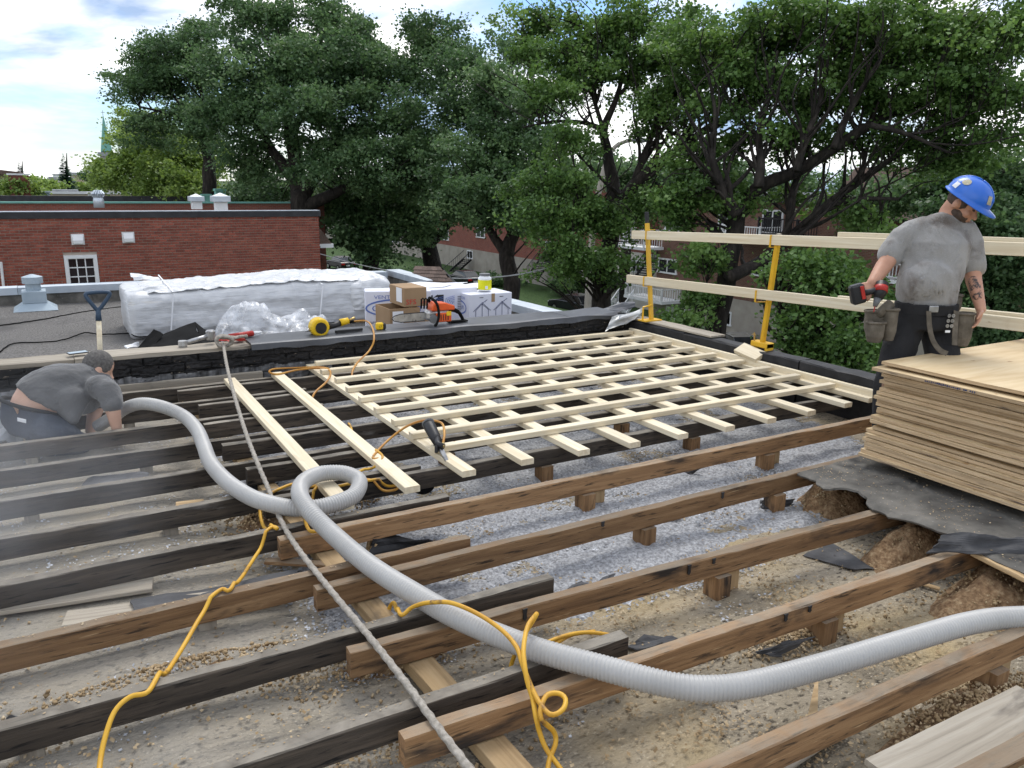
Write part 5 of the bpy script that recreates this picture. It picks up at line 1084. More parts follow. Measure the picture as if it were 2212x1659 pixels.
for pt, par, (ux, uy) in ((p1, p1, (1395, 507)), (p1, p1, (1390, 608)), (p2, p2, (1664, 521)), (p2, p2, (1632, 640))):
    q = PX(ux, uy, XR-.023); m_ = MB()
    m_.bar(q+Vector((0, 0, -.052)), q+Vector((0, 0, .052)), .016, .006, up=(1, 0, 0)); m_.bar(q+Vector((0, 0, .052)), q+Vector((.09, -.04, .052)), .016, .006); m_.bar(q+Vector((0, 0, -.052)), q+Vector((.09, -.04, -.052)), .016, .006)
    m_.build('rail_bracket', 'yellow_paint', par)
# ================================================================ ground and street
GZ = -8.
MB().bx((-1500, -600, GZ-1), (1500, 2400, GZ-.02)).build('ground', 'lawn'); struct(bpy.data.objects['ground'])
MB().bx((13, -120, GZ-.01), (24, 400, GZ+.004)).build('road', 'asphalt'); struct(bpy.data.objects['road'])
for i, (xa, xb) in enumerate(((11.2, 12.85), (24.15, 25.9))):
    o = MB().bx((xa, -120, GZ-.01), (xb, 400, GZ+.13)).build('pavement', 'concrete'); struct(o)
    o = MB().bx((12.86 if i == 0 else 24.01, -120, GZ-.01), (12.99 if i == 0 else 24.14, 400, GZ+.14)).build('kerb', 'concrete'); struct(o)
# ================================================================ brick building with the small window
WY = 25.1; xr = PY(690, 500, WY).x; zt_ = PY(345, 470, WY).z; zf = PY(345, 457, WY).z
bb = thing('brick_building', 'red brick building with small white window and dark roof edge beyond the gravel roof', 'building', (xr, WY, GZ))
win = [PY(137, 552, WY), PY(209, 552, WY), PY(137, 612, WY)]
wx0, wx1, wz1 = win[0].x, win[1].x, win[0].z; wz0 = wz1-1.15
m_ = MB(); XL = -9
for (a, b, c, d) in ((XL, wx0, GZ, zt_), (wx1, xr-.012, GZ, zt_), (wx0, wx1, wz1, zt_), (wx0, wx1, GZ, wz0)): m_.bx((a, WY+.012, c), (b, WY+.35, d))
m_.bx((xr-.36, WY+.36, GZ), (xr-.012, WY+9, zt_-.5)); m_.bx((XL, WY+8.7, GZ), (xr-.37, WY+9, zt_-.8))
m_.build('mortar_wall', 'mortar', bb)
BH, BL = .0765, .213; zbot = -1.55; cand = []
nrow = int((zt_-zbot)/BH)
for j in range(nrow):
    z0 = zt_-BH*(j+1); off = (BL/2 if j % 2 else 0); x = xr
    k = 0
    while x > -3.2:
        w_ = BL if not (k == 0 and j % 2) else BL/2
        xa = x-w_; 
        if z0 < wz1+.01 and z0+BH > wz0 and xa < wx1 and x > wx0:       # cut bricks at the window reveal
            if xa < wx0-.03: cand.append((xa+.008, wx0-.012, z0+.0075, z0+BH-.0075, False))
            elif x > wx1+.03: cand.append((wx1+.012, x-.008, z0+.0075, z0+BH-.0075, False))
        else:
            cand.append((xa+.009, x-.009, z0+.010, z0+BH-.010, k == 0))
        x = xa; k += 1
vis = sorted(cand, key=lambda c: (not (c[2] > -1.15), abs(c[0]-2.2)*.6+abs(c[2]+.1)*2.5))
def brick_mesh(w_, h_):
    return MB().bx((-w_/2, -.012, -h_/2), (w_/2, .02, h_/2))
mfull = brick_mesh(BL-.018, BH-.020).build('brick', 'brick_red'); mef = mfull.data; bpy.data.objects.remove(mfull)
mhalf = brick_mesh(BL/2-.018, BH-.020).build('brick', 'brick_red'); meh = mhalf.data; bpy.data.objects.remove(mhalf)
rest = MB(); o0 = Vector(bb['_o'])
for n_, (xa, xb, za, zb, endb) in enumerate(vis):
    if n_ < 300 and (abs(xb-xa-BL+.018) < .004 or abs(xb-xa-BL/2+.018) < .004):
        o = bpy.data.objects.new('brick', mef if xb-xa > .15 else meh); col.objects.link(o); o.parent = bb
        o.location = Vector(((xa+xb)/2, WY+random.uniform(-.002, .004), (za+zb)/2))-o0
    else: rest.bx((xa, WY-.012+random.uniform(-.002, .004), za), (xb, WY+.02, zb))
# tint of the joined bricks comes from a second, coarser brick material
mat('brick_mix', [(.25, (.18, .047, .032)), (.5, (.27, .075, .05)), (.75, (.36, .115, .075))], (4.7, 1, 13), 1, .9, rand=0, bump=.4, bscale=60, bdist=.003, nrough=.3)
o = rest.build('brickwork', 'brick_mix', bb, fix=False); o['kind'] = 'stuff'
for j in range(nrow):                                             # quoin of headers round the corner
    if j % 2 == 0: MB().bx((xr-.02, WY+.0, zt_-BH*(j+1)+.004), (xr+.012, WY+.22, zt_-BH*j-.006)).build('quoin_brick', 'brick_dark', bb)
mef.materials.clear(); mef.materials.append(MATS['brick_red'])
MB().bx((XL, WY-.05, zt_+.003), (xr+.05, WY+.3, zf)).build('roof_edge', 'dark_trim', bb); MB().bx((XL, WY-.03, zf+.002), (xr+.03, WY+.28, zf+.02)).build('roof_edge_cap', 'galvanised', bb)
MB().bx((XL, WY+.36, zt_-1.4), (xr-.37, WY+8.6, zt_-1.2)).build('flat_roof', 'gravel', bb)
wn_ = MB(); f_ = .09
for (a, b, c, d) in ((wx0, wx1, wz1-f_, wz1), (wx0, wx1, wz0, wz0+f_), (wx0, wx0+f_, wz0+f_, wz1-f_), (wx1-f_, wx1, wz0+f_, wz1-f_)): wn_.bx((a, WY-.04, c), (b, WY+.06, d))
wob = wn_.build('window', 'white_paint', bb)
for c_ in range(3):
    for r_ in range(4):
        pw_, ph_ = (wx1-wx0-2*f_)/3, .25
        MB().bx((wx0+f_+pw_*c_+.012, WY+.03, wz1-f_-ph_*(r_+1)+.012), (wx0+f_+pw_*(c_+1)-.012, WY+.034, wz1-f_-ph_*r_-.012)).build('pane', 'glass', wob, at=Vector(bb['_o']))
m_ = MB()
for c_ in range(4): m_.bx((wx0+f_+pw_*c_-.014, WY+.0, wz0+f_), (wx0+f_+pw_*c_+.014, WY+.028, wz1-f_))
for r_ in range(5): m_.bx((wx0+f_, WY+.002, wz1-f_-ph_*r_-.014), (wx1-f_, WY+.027, wz1-f_-ph_*r_+.014))
m_.build('glazing_bars', 'white_paint', wob, at=Vector(bb['_o']))
for (px, py) in ((168, 517), (277, 513)):
    q = PY(px, py, WY); v = MB(); v.bx((q.x-.16, WY-.04, q.z-.15), (q.x+.16, WY+.01, q.z+.15)); 
    v.add([(q.x-.13, WY-.04, q.z+.12), (q.x+.13, WY-.04, q.z+.12), (q.x+.12, WY-.15, q.z-.02), (q.x-.12, WY-.15, q.z-.02), (q.x-.12, WY-.15, q.z-.11), (q.x+.12, WY-.15, q.z-.11), (q.x-.13, WY-.04, q.z-.12), (q.x+.13, WY-.04, q.z-.12)], [(0, 1, 2, 3), (3, 2, 5, 4), (4, 5, 7, 6), (0, 3, 4, 6), (1, 7, 5, 2), (0, 6, 7, 1)])
    v.build('wall_vent', 'white_paint', bb)
MB().tube([PY(2, 565, WY)+Vector((0, -.08, 0)), PY(5, 620, WY)+Vector((0, -.08, -1.2))], .035, 8).build('downpipe', 'white_paint', bb)
q = PY(700, 525, WY+.6); pr = MB(); a0 = PY(682, 482, WY+.5); a1 = PY(717, 527, WY+.5); a2 = PY(682, 527, WY+.5)
pr.prism([(a0.x, a0.z), (a1.x, a1.z), (a2.x, a2.z)], WY+.5, WY+3, lambda u, v, tt: (u, tt, v)); pr.build('porch_roof', 'shingle', bb)
MB().bx((a2.x, WY+.46, a2.z-.13), (a1.x+.04, WY+3.1, a2.z-.005)).build('porch_fascia', 'white_paint', bb)
# roof ventilators standing on it
def louver(px, py, d, s, label):
    b = PD(px, py, d); b.z = zf-.1; t_ = thing('roof_ventilator', label, 'roof ventilator', b, 'square ventilators on the brick building')
    top_ = PD(px, py-42, d).z; h_ = top_-b.z
    MB().bx((b.x-.2*s, b.y-.2*s, b.z), (b.x+.2*s, b.y+.2*s, b.z+h_*.55)).build('base', 'white_paint', t_); MB().bx((b.x-.3*s, b.y-.3*s, b.z+h_*.5), (b.x+.3*s, b.y+.3*s, b.z+h_*.82)).build('hood', 'galvanised', t_, bevel=.01)
    MB().add([(b.x+sx*.24*s, b.y+sy*.24*s, b.z+h_*.821) for sx, sy in ((-1, -1), (1, -1), (1, 1), (-1, 1))]+[(b.x, b.y, b.z+h_)], [(0, 1, 2, 3), (0, 1, 4), (1, 2, 4), (2, 3, 4), (3, 0, 4)]).build('cap', 'white_paint', t_)
louver(426, 460, 27.5, .8, 'smaller white square roof ventilator on the brick building'); louver(478, 458, 26.3, .92, 'larger white square roof ventilator near the end of the brick building')
b = PD(216, 462, 27.5); b.z = zf-.1; tv = thing('turbine_vent', 'grey turbine vent pipe rising from the brick building roof', 'turbine vent', b)
h_ = PD(216, 411, 27.5).z-b.z
MB().lathe(b, [(.17, 0), (.17, h_*.42), (.16, h_*.5), (.15, h_*.55), (.14, h_*.62)], 16).build('pipe', 'galvanised', tv, smooth=True)
for i in range(14):
    a = i/14*2*math.pi; MB().tube([b+Vector((.15*math.cos(a), .15*math.sin(a), h_*.62)), b+Vector((.2*math.cos(a+.25), .2*math.sin(a+.25), h_*.8)), b+Vector((.1*math.cos(a+.5), .1*math.sin(a+.5), h_*.98))], .03, 5).build('turbine_fin', 'galvanised', tv)
MB().lathe(b+Vector((0, 0, h_*.6)), [(.13, 0), (.17, h_*.2), (.1, h_*.37), (.02, h_*.4)], 14).build('turbine_core', 'galvanised', tv, smooth=True)
# ---------------------------------------------------------------- further flat-roofed houses in the row
def rowhouse(name, y, px1, py_top, capm, wallm, label, caph=.16, x0=-40):
    e_ = PY(px1, py_top, y); t_ = thing(name, label, 'building', (e_.x, y, GZ)); MB().bx((x0, y, GZ), (e_.x, y+.28, e_.z-caph)).build('wall', wallm, t_); MB().bx((x0, y+.29, GZ), (e_.x-.2, y+9, e_.z-1.3)).build('flat_roof', 'gravel', t_)
    MB().bx((x0, y-.08, e_.z-caph+.003), (e_.x+.08, y+.3, e_.z)).build('roof_edge', capm, t_); return t_, e_
r1_, e1 = rowhouse('row_house', 41, 700, 436, 'copper_green', 'far_brick_x', 'brick row house with green copper roof edge behind the brick building', .08)
r2_, e2 = rowhouse('row_house', 56, 600, 425, 'dark_trim', 'far_brick_x', 'further brick row house with dark roof edge behind the green edged one', .3)
MB().bx((e2.x-4, 55.9, GZ), (e2.x+.0, 55.99, e2.z-.32)).build('pink_wall_panel', 'beige_wall', r2_)
r3_, e3 = rowhouse('row_house', 76, 350, 415, 'white_paint', 'beige_wall', 'distant beige row house with a white roof edge', .2)
for (px, py, d, w_, h_, m, lab, nm, cat) in [
    (48, 428, 60, 1.3, 2.6, 'far_brick_x', 'square brick chimney with pale cap on the distant row roofs', 'chimney', 'chimney'),
    (447, 432, 43, .45, .6, 'copper_green', 'small green roof vent on the green edged house, lower of two', 'small_vent', 'roof vent'),
    (477, 432, 43, .5, .95, 'copper_green', 'small green roof vent on the green edged house, taller of two', 'small_vent', 'roof vent'),
    (209, 425, 58, 1.0, .75, 'white_paint', 'pale rooftop vent box beyond the green edged house', 'roof_box', 'roof vent'),
    (95, 425, 62, .9, .9, 'pale_blue_grey', 'small pale satellite box on the far roofs', 'roof_box', 'roof vent'),
    (300, 418, 70, 1.2, .6, 'galvanised', 'low metal roof vent on the far row', 'roof_box', 'roof vent'),
    (143, 418, 66, 1.6, .8, 'smoke_grey', 'grey skylight box on the far row', 'roof_box', 'roof vent')]:
    b = PD(px, py+12, d); top_ = PD(px, py-4, d).z+h_*.3; t_ = thing(nm, lab, cat, Vector((b.x, b.y, b.z)))
    MB().bx((b.x-w_/2, b.y-w_/2, b.z-.4), (b.x+w_/2, b.y+w_/2, b.z+h_*.8)).build('box', m, t_); MB().bx((b.x-w_*.58, b.y-w_*.58, b.z+h_*.8+.003), (b.x+w_*.58, b.y+w_*.58, b.z+h_*.8+.12)).build('cap', 'white_paint' if cat == 'chimney' else m, t_)
q = PY(1, 425, 60)
lp = PD(0, 358, 75); rp2 = PD(42, 372, 75)
hv = thing('overhang_house', 'tan house with wide overhanging roof beyond the far roofs', 'house', Vector((lp.x-4, lp.y, GZ)))
MB().bx((lp.x-14, lp.y, GZ), (rp2.x-.3, lp.y+9, rp2.z-.1)).build('wall', 'beige_wall', hv)
MB().prism([(lp.x-14, lp.z+1.2), (rp2.x+.2, rp2.z), (rp2.x+.2, rp2.z-.35), (lp.x-14, lp.z+.5)], lp.y-1.2, lp.y+10, lambda u, v, tt: (u, tt, v)).build('roof', 'shingle', hv)
MB().bx((lp.x-2, lp.y-.04, rp2.z-2.6), (lp.x+.9, lp.y-.005, rp2.z-.7)).build('window', 'glass', hv)
# far low buildings on the horizon
for (xa, xb, yt, yb, d, m, lab) in [(155, 205, 378, 402, 160, 'beige_wall', 'long tan building on the horizon beside the spruce'), (110, 160, 388, 405, 150, 'cream_stucco', 'low pale building on the horizon behind the spruces'), (285-170, 300-150, 378, 390, 400, 'white_paint', 'far white block on the horizon')]:
    a, b2_ = PD(xa, yt, d), PD(xb, yb, d); t_ = thing('far_building', lab, 'building', (a.x, a.y, GZ)); MB().bx((a.x, a.y, GZ), (b2_.x, a.y+10, a.z)).build('wall', m, t_); MB().bx((a.x-.3, a.y-.3, a.z+.01), (b2_.x+.3, a.y+10, a.z+.5)).build('roof', 'smoke_grey', t_)
# church spire
b = PD(231, 330, 330); tp_ = PD(228, 252, 330); sp_ = thing('church_spire', 'slender green church spire with a cross above the trees', 'church', Vector((b.x, b.y, GZ)))
u_ = (tp_.z-b.z)
MB().loft([(Vector((b.x, b.y, b.z)), CR*2.4, CF*2.4), (Vector((b.x, b.y, tp_.z)), CR*.12, CF*.12)], 8).build('spire', 'copper_green', sp_)
MB().bx((b.x-3.4, b.y-2.5, b.z-1.4), (b.x+2.2, b.y+2.5, b.z+.1)).build('belfry', 'smoke_grey', sp_); MB().bx((b.x-2.6, b.y-2, GZ), (b.x+2.2, b.y+2, b.z-1.41)).build('tower', 'stucco', sp_)
m_ = MB(); m_.bx((b.x-.09, b.y-.09, tp_.z), (b.x+.09, b.y+.09, tp_.z+2.2)); m_.bx((b.x-.7, b.y-.08, tp_.z+1.3), (b.x+.7, b.y+.08, tp_.z+1.48)); m_.build('cross', 'smoke_grey', sp_)
# ================================================================ houses across the street
def windowx(par, x, pa, pb, fr='white_paint', nbar=1):
    a, b = PX(pa[0], pa[1], x), PX(pb[0], pb[1], x); y0, y1, z0, z1 = min(a.y, b.y), max(a.y, b.y), min(a.z, b.z), max(a.z, b.z)
    m_ = MB(); w_ = .1
    m_.bx((x-.09, y0, z1-w_), (x+.05, y1, z1)); m_.bx((x-.12, y0-.05, z0), (x+.05, y1+.05, z0+w_)); m_.bx((x-.09, y0, z0+w_), (x+.05, y0+w_, z1-w_)); m_.bx((x-.09, y1-w_, z0+w_), (x+.05, y1, z1-w_))
    for i in range(nbar): yy = y0+(y1-y0)*(i+1)/(nbar+1); m_.bx((x-.08, yy-.04, z0+w_), (x+.04, yy+.04, z1-w_))
    o = m_.build('window', fr, par); MB().bx((x-.06, y0+w_, z0+w_), (x-.03, y1-w_, z1-w_)).build('pane', 'glass', o, at=Vector(par['_o'])); return o
def balcony(par, x, pa, pb, m='white_paint', dep=1.6):
    """pa upper far corner of the railing, pb floor corner"""
    a, b = PX(pa[0], pa[1], x), PX(pb[0], pb[1], x); y0, y1 = min(a.y, b.y), max(a.y, b.y); zr, zf_ = a.z, b.z
    o = MB().bx((x-.05, y0-.1, zf_-.18), (x+dep, y1+.1, zf_)).build('balcony_floor', m, par)
    r_ = MB(); r_.bx((x-.03, y0, zr-.06), (x+.03, y1, zr)); r_.bx((x-.03, y0, zf_+.1), (x+.03, y1, zf_+.15))
    for yy in (y0, y1): r_.bx((x-.04, yy-.04, zf_), (x+.04, yy+.04, zr+.05)); r_.bx((x+.04, yy-.03, zr-.06), (x+dep, yy+.03, zr))
    n_ = max(4, int((y1-y0)/.16))
    for i in range(n_): yy = y0+(y1-y0)*(i+.5)/n_; r_.bx((x-.015, yy-.015, zf_+.15), (x+.015, yy+.015, zr-.06))
    for yy in (y0, y1):
        for i in range(8): xx = x+dep*(i+.5)/8; r_.bx((xx-.015, yy-.015, zf_), (xx+.015, yy+.015, zr-.06))
    r_.build('balcony_railing', m, par)
def stairs(par, p0, p1, wdt, m='black_iron', n=11):
    p0, p1 = Vector(p0), Vector(p1); m_ = MB(); sd_ = Vector((p1.y-p0.y, -(p1.x-p0.x), 0)).normalized()
    for i in range(n): q = p0.lerp(p1, (i+.5)/n); m_.box(q, (.34, wdt, .05), frame(Vector((p1.x-p0.x, p1.y-p0.y, 0))))
    for s_ in (-1, 1):
        m_.bar(p0+sd_*s_*wdt/2, p1+sd_*s_*wdt/2, .05, .22); m_.bar(p0+sd_*s_*wdt/2+Vector((0, 0, .95)), p1+sd_*s_*wdt/2+Vector((0, 0, .95)), .05, .05)
        for i in range(n): q = p0.lerp(p1, (i+.5)/n)+sd_*s_*wdt/2; m_.bar(q, q+Vector((0, 0, .95)), .025, .025, up=(1, 0, 0))
    m_.build('stair', m, par)
HX = 35.
def house(name, label, pxa, pxb, x, ztop, brickm, basem, zbase, roofm='dark_trim'):
    a, b = PX(pxa, 560, x).y, PX(pxb, 560, x).y; y0, y1 = min(a, b), max(a, b); t_ = thing(name, label, 'house', (x, y0, GZ))
    MB().bx((x, y0, zbase), (x+12, y1, ztop)).build('wall', brickm, t_); MB().bx((x-.06, y0-.01, GZ), (x+12, y1+.01, zbase-.004)).build('foundation', basem, t_)
    MB().bx((x-.5, y0-.1, ztop+.003), (x+12, y1+.1, ztop+.45)).build('roof_edge', roofm, t_); return t_, y0, y1
h3, ya, yb = house('duplex_house', 'brown duplex with grey ground floor, garage door and white balconies across the street', 1420, 1800, HX, .8, 'far_brick_brown', 'stucco', PX(1500, 630, HX).z)
windowx(h3, HX, (1424, 556), (1462, 594)); windowx(h3, HX, (1552, 668), (1580, 705)); windowx(h3, HX, (1630, 560), (1665, 600)); windowx(h3, HX, (1650, 452), (1690, 505)); windowx(h3, HX, (1555, 455), (1590, 505)); windowx(h3, HX, (1440, 450), (1470, 500)); windowx(h3, HX, (1700, 680), (1735, 715))
a, b = PX(1441, 660, HX), PX(1484, 712, HX); o = MB().bx((HX-.1, min(a.y, b.y), GZ), (HX-.06, max(a.y, b.y), a.z)).build('garage_door', 'white_paint', h3)
for i in range(4): MB().bx((HX-.125, min(a.y, b.y)+.06, GZ+.1+i*(a.z-GZ)/4), (HX-.101, max(a.y, b.y)-.06, GZ+(i+1)*(a.z-GZ)/4-.02)).build('door_panel', 'white_paint', o, at=Vector(h3['_o']))
balcony(h3, HX-1.7, (1352, 612), (1428, 652)); balcony(h3, HX-1.7, (1335, 492), (1390, 535)); balcony(h3, HX-1.7, (1640, 470), (1720, 510), 'black_iron'); balcony(h3, HX-2, (1803, 716), (1858, 762)); balcony(h3, HX-1.8, (1905, 566), (1945, 606)); balcony(h3, HX-1.8, (1560, 485), (1640, 520))
stairs(h3, PX(1318, 705, HX-3.6), PX(1352, 655, HX-1.9), 1.1, 'white_paint')
h4, ya4, yb4 = house('triplex_house', 'dark brick triplex with shingled mansard behind the worker', 1802, 2250, HX-1, .2, 'far_brick_brown', 'stucco', PX(1900, 640, HX).z)
windowx(h4, HX-1, (1880, 455), (1915, 520)); windowx(h4, HX-1, (1960, 470), (2000, 530)); windowx(h4, HX-1, (2100, 640), (2150, 700))
m_ = MB(); m_.prism([(HX-2.2, .3), (HX-.2, 2.6), (HX+9, 2.6), (HX+9, .3)], ya4, yb4, lambda u, v, tt: (u, tt, v)); m_.build('mansard_roof', 'shingle', h4)
h2, ya2, yb2 = house('brick_house', 'red brick house on a cream foundation with black outside stairs', 1255, 1418, 41., 1.6, 'far_brick_y', 'cream_stucco', PX(1400, 548, 41.).z)
windowx(h2, 41, (1367, 560), (1384, 590)); windowx(h2, 41, (1350, 460), (1370, 520)); windowx(h2, 41, (1300, 440), (1320, 500)); windowx(h2, 41, (1385, 440), (1400, 490))
stairs(h2, PX(1378, 612, 37.5), PX(1418, 560, 40.), 1.2); balcony(h2, 39.2, (1395, 530), (1420, 562), 'black_iron')
h1, ya1, yb1 = house('brick_house', 'far red brick house with grey foundation and black stairs behind the maples', 930, 1252, 41.5, 1.0, 'far_brick_y', 'stucco', PX(1100, 552, 41.5).z)
for (p_, q_) in [((1180, 520), (1198, 545)), ((1215, 505), (1240, 548)), ((1030, 490), (1048, 515)), ((955, 495), (970, 520)), ((1105, 450), (1125, 490)), ((1010, 540), (1022, 560))]: windowx(h1, 41.5, p_, q_)
stairs(h1, PX(965, 600, 38.), PX(1010, 560, 41.), 1.2); stairs(h1, PX(1150, 600, 38.5), PX(1180, 560, 41.), 1.2); balcony(h1, 39.8, (1165, 548), (1195, 565), 'black_iron')
h0, _, _ = house('brick_house', 'dim brick house end seen between the tree trunks past the brick building', 690, 925, 42., .2, 'far_brick_y', 'stucco', -3.5)
for (p_, q_) in [((845, 500), (862, 525)), ((770, 505), (785, 525)), ((725, 500), (735, 520))]: windowx(h0, 42., p_, q_)
# raised lawns and hedges in front of the houses
lw = MB().bx((29.5, 26, GZ-.01), (34, 110, GZ+.35)).build('front_lawn', 'lawn'); struct(lw)
for i, (px, py) in enumerate(((1320, 640), (1210, 620), (1080, 610))):
    q = PX(px, py, 30.5)
# ---------------------------------------------------------------- parked cars
def car(px, py, d, ang, m, label, dd=None):
    b = PD(px, py, d); b.z = GZ; t_ = thing('parked_car', label, 'car', b, 'cars parked along the street'); R_ = Matrix.Rotation(ang, 3, 'Z')
    def w(v): return b+R_ @ Vector(v)
    body = [(-2.2, .35), (-2.25, .75), (-2.15, .95), (-1.3, 1.0), (1.1, .98), (2.1, .82), (2.25, .6), (2.2, .3)]
    MB().prism(body, -.86, .86, lambda u, v, tt: w((u, tt, v))).build('body', m, t_, bevel=.05)
    MB().prism([(-1.75, .985), (-1.2, 1.42), (.2, 1.44), (.95, .985)], -.74, .74, lambda u, v, tt: w((u, tt*(1-.12*(v > 1.2)), v))).build('windows', 'glass', t_, bevel=.03)
    MB().prism([(-1.22, 1.425), (-1.1, 1.47), (.1, 1.48), (.22, 1.445)], -.68, .68, lambda u, v, tt: w((u, tt, v))).build('roof', m, t_, bevel=.02)
    for sx in (-1.35, 1.35):
        for sy in (-.78, .78):
            c_ = w((sx, sy, .33)); ax = R_ @ Vector((0, 1, 0)); o = MB().lathe(c_-ax*.1, [(.2, 0), (.33, .0), (.33, .2), (.2, .2)], 18, axis=ax).build('wheel', 'rubber', t_); MB().lathe(c_-ax*.105, [(.02, 0), (.2, 0), (.2, .21), (.02, .21)], 14, axis=ax).build('rim', 'steel', o, at=Vector(t_['_o']))
    for sy in (-.62, .62): MB().box(w((-2.24, sy, .78)), (.08, .38, .16), R_).build('tail_light', 'tail_red', t_); MB().box(w((2.2, sy, .66)), (.1, .36, .14), R_).build('headlight', 'white_paper', t_)
    MB().box(w((-2.27, 0, .62)), (.03, .5, .14), R_).build('number_plate', 'white_paper', t_)
car(1585, 750, 46, math.radians(70), 'car_silver', 'silver car with red tail lights parked on the drive below the guardrail')
car(1240, 668, 61, math.radians(95), 'car_dark', 'dark car parked at the kerb behind the cartons')
car(735, 572, 88, math.radians(95), 'car_dark', 'dark car parked beside the shingled hood, far along the street')
car(1000, 612, 76, math.radians(95), 'car_dark', 'black car under the maples between the brick houses')
# ---------------------------------------------------------------- street lamps and service wire
def lamp(pts, rs, hd_, label, d):
    P_ = [PD(x, y, d) for x, y in pts]; t_ = thing('street_lamp', label, 'street lamp', Vector((P_[0].x, P_[0].y, GZ)))
    MB().tube([Vector((P_[0].x, P_[0].y, GZ))]+smooth_path(P_, 5), [rs[0]]+list(np.linspace(rs[0], rs[1], (len(P_)-1)*5+1)), 8).build('pole', 'stucco', t_, smooth=True)
    q = P_[-1]; MB().ell(q+CR*hd_*.5, [CR*hd_*.6, CF*.14, Vector((0, 0, .09))], 12, 6).build('lamp_head', 'smoke_grey', t_, smooth=True)
lamp([(1270, 650), (1282, 480), (1297, 400), (1312, 345), (1328, 318), (1350, 306), (1366, 303)], (.13, .06), .55, 'curved concrete street lamp among the branches', 29)
lamp([(583, 460), (584, 415), (590, 392), (604, 372), (622, 358)], (.12, .05), .5, 'curved street lamp in front of the dense maple', 50)
wp = [PD(690, 548, 34), PD(760, 568, 30), PD(860, 588, 26), PD(975, 601, 23), PD(1080, 598, 22), PD(1160, 585, 21.5), PD(1235, 562, 21)]
tag(MB().tube(resample(smooth_path(wp, 6), .25), .016, 6, mod=lambda i, a: 1+.3*(i % 2)).build('service_cable', 'smoke_grey', at=wp[0]), 'twisted grey service cable sagging across the street behind the cartons', 'cable')
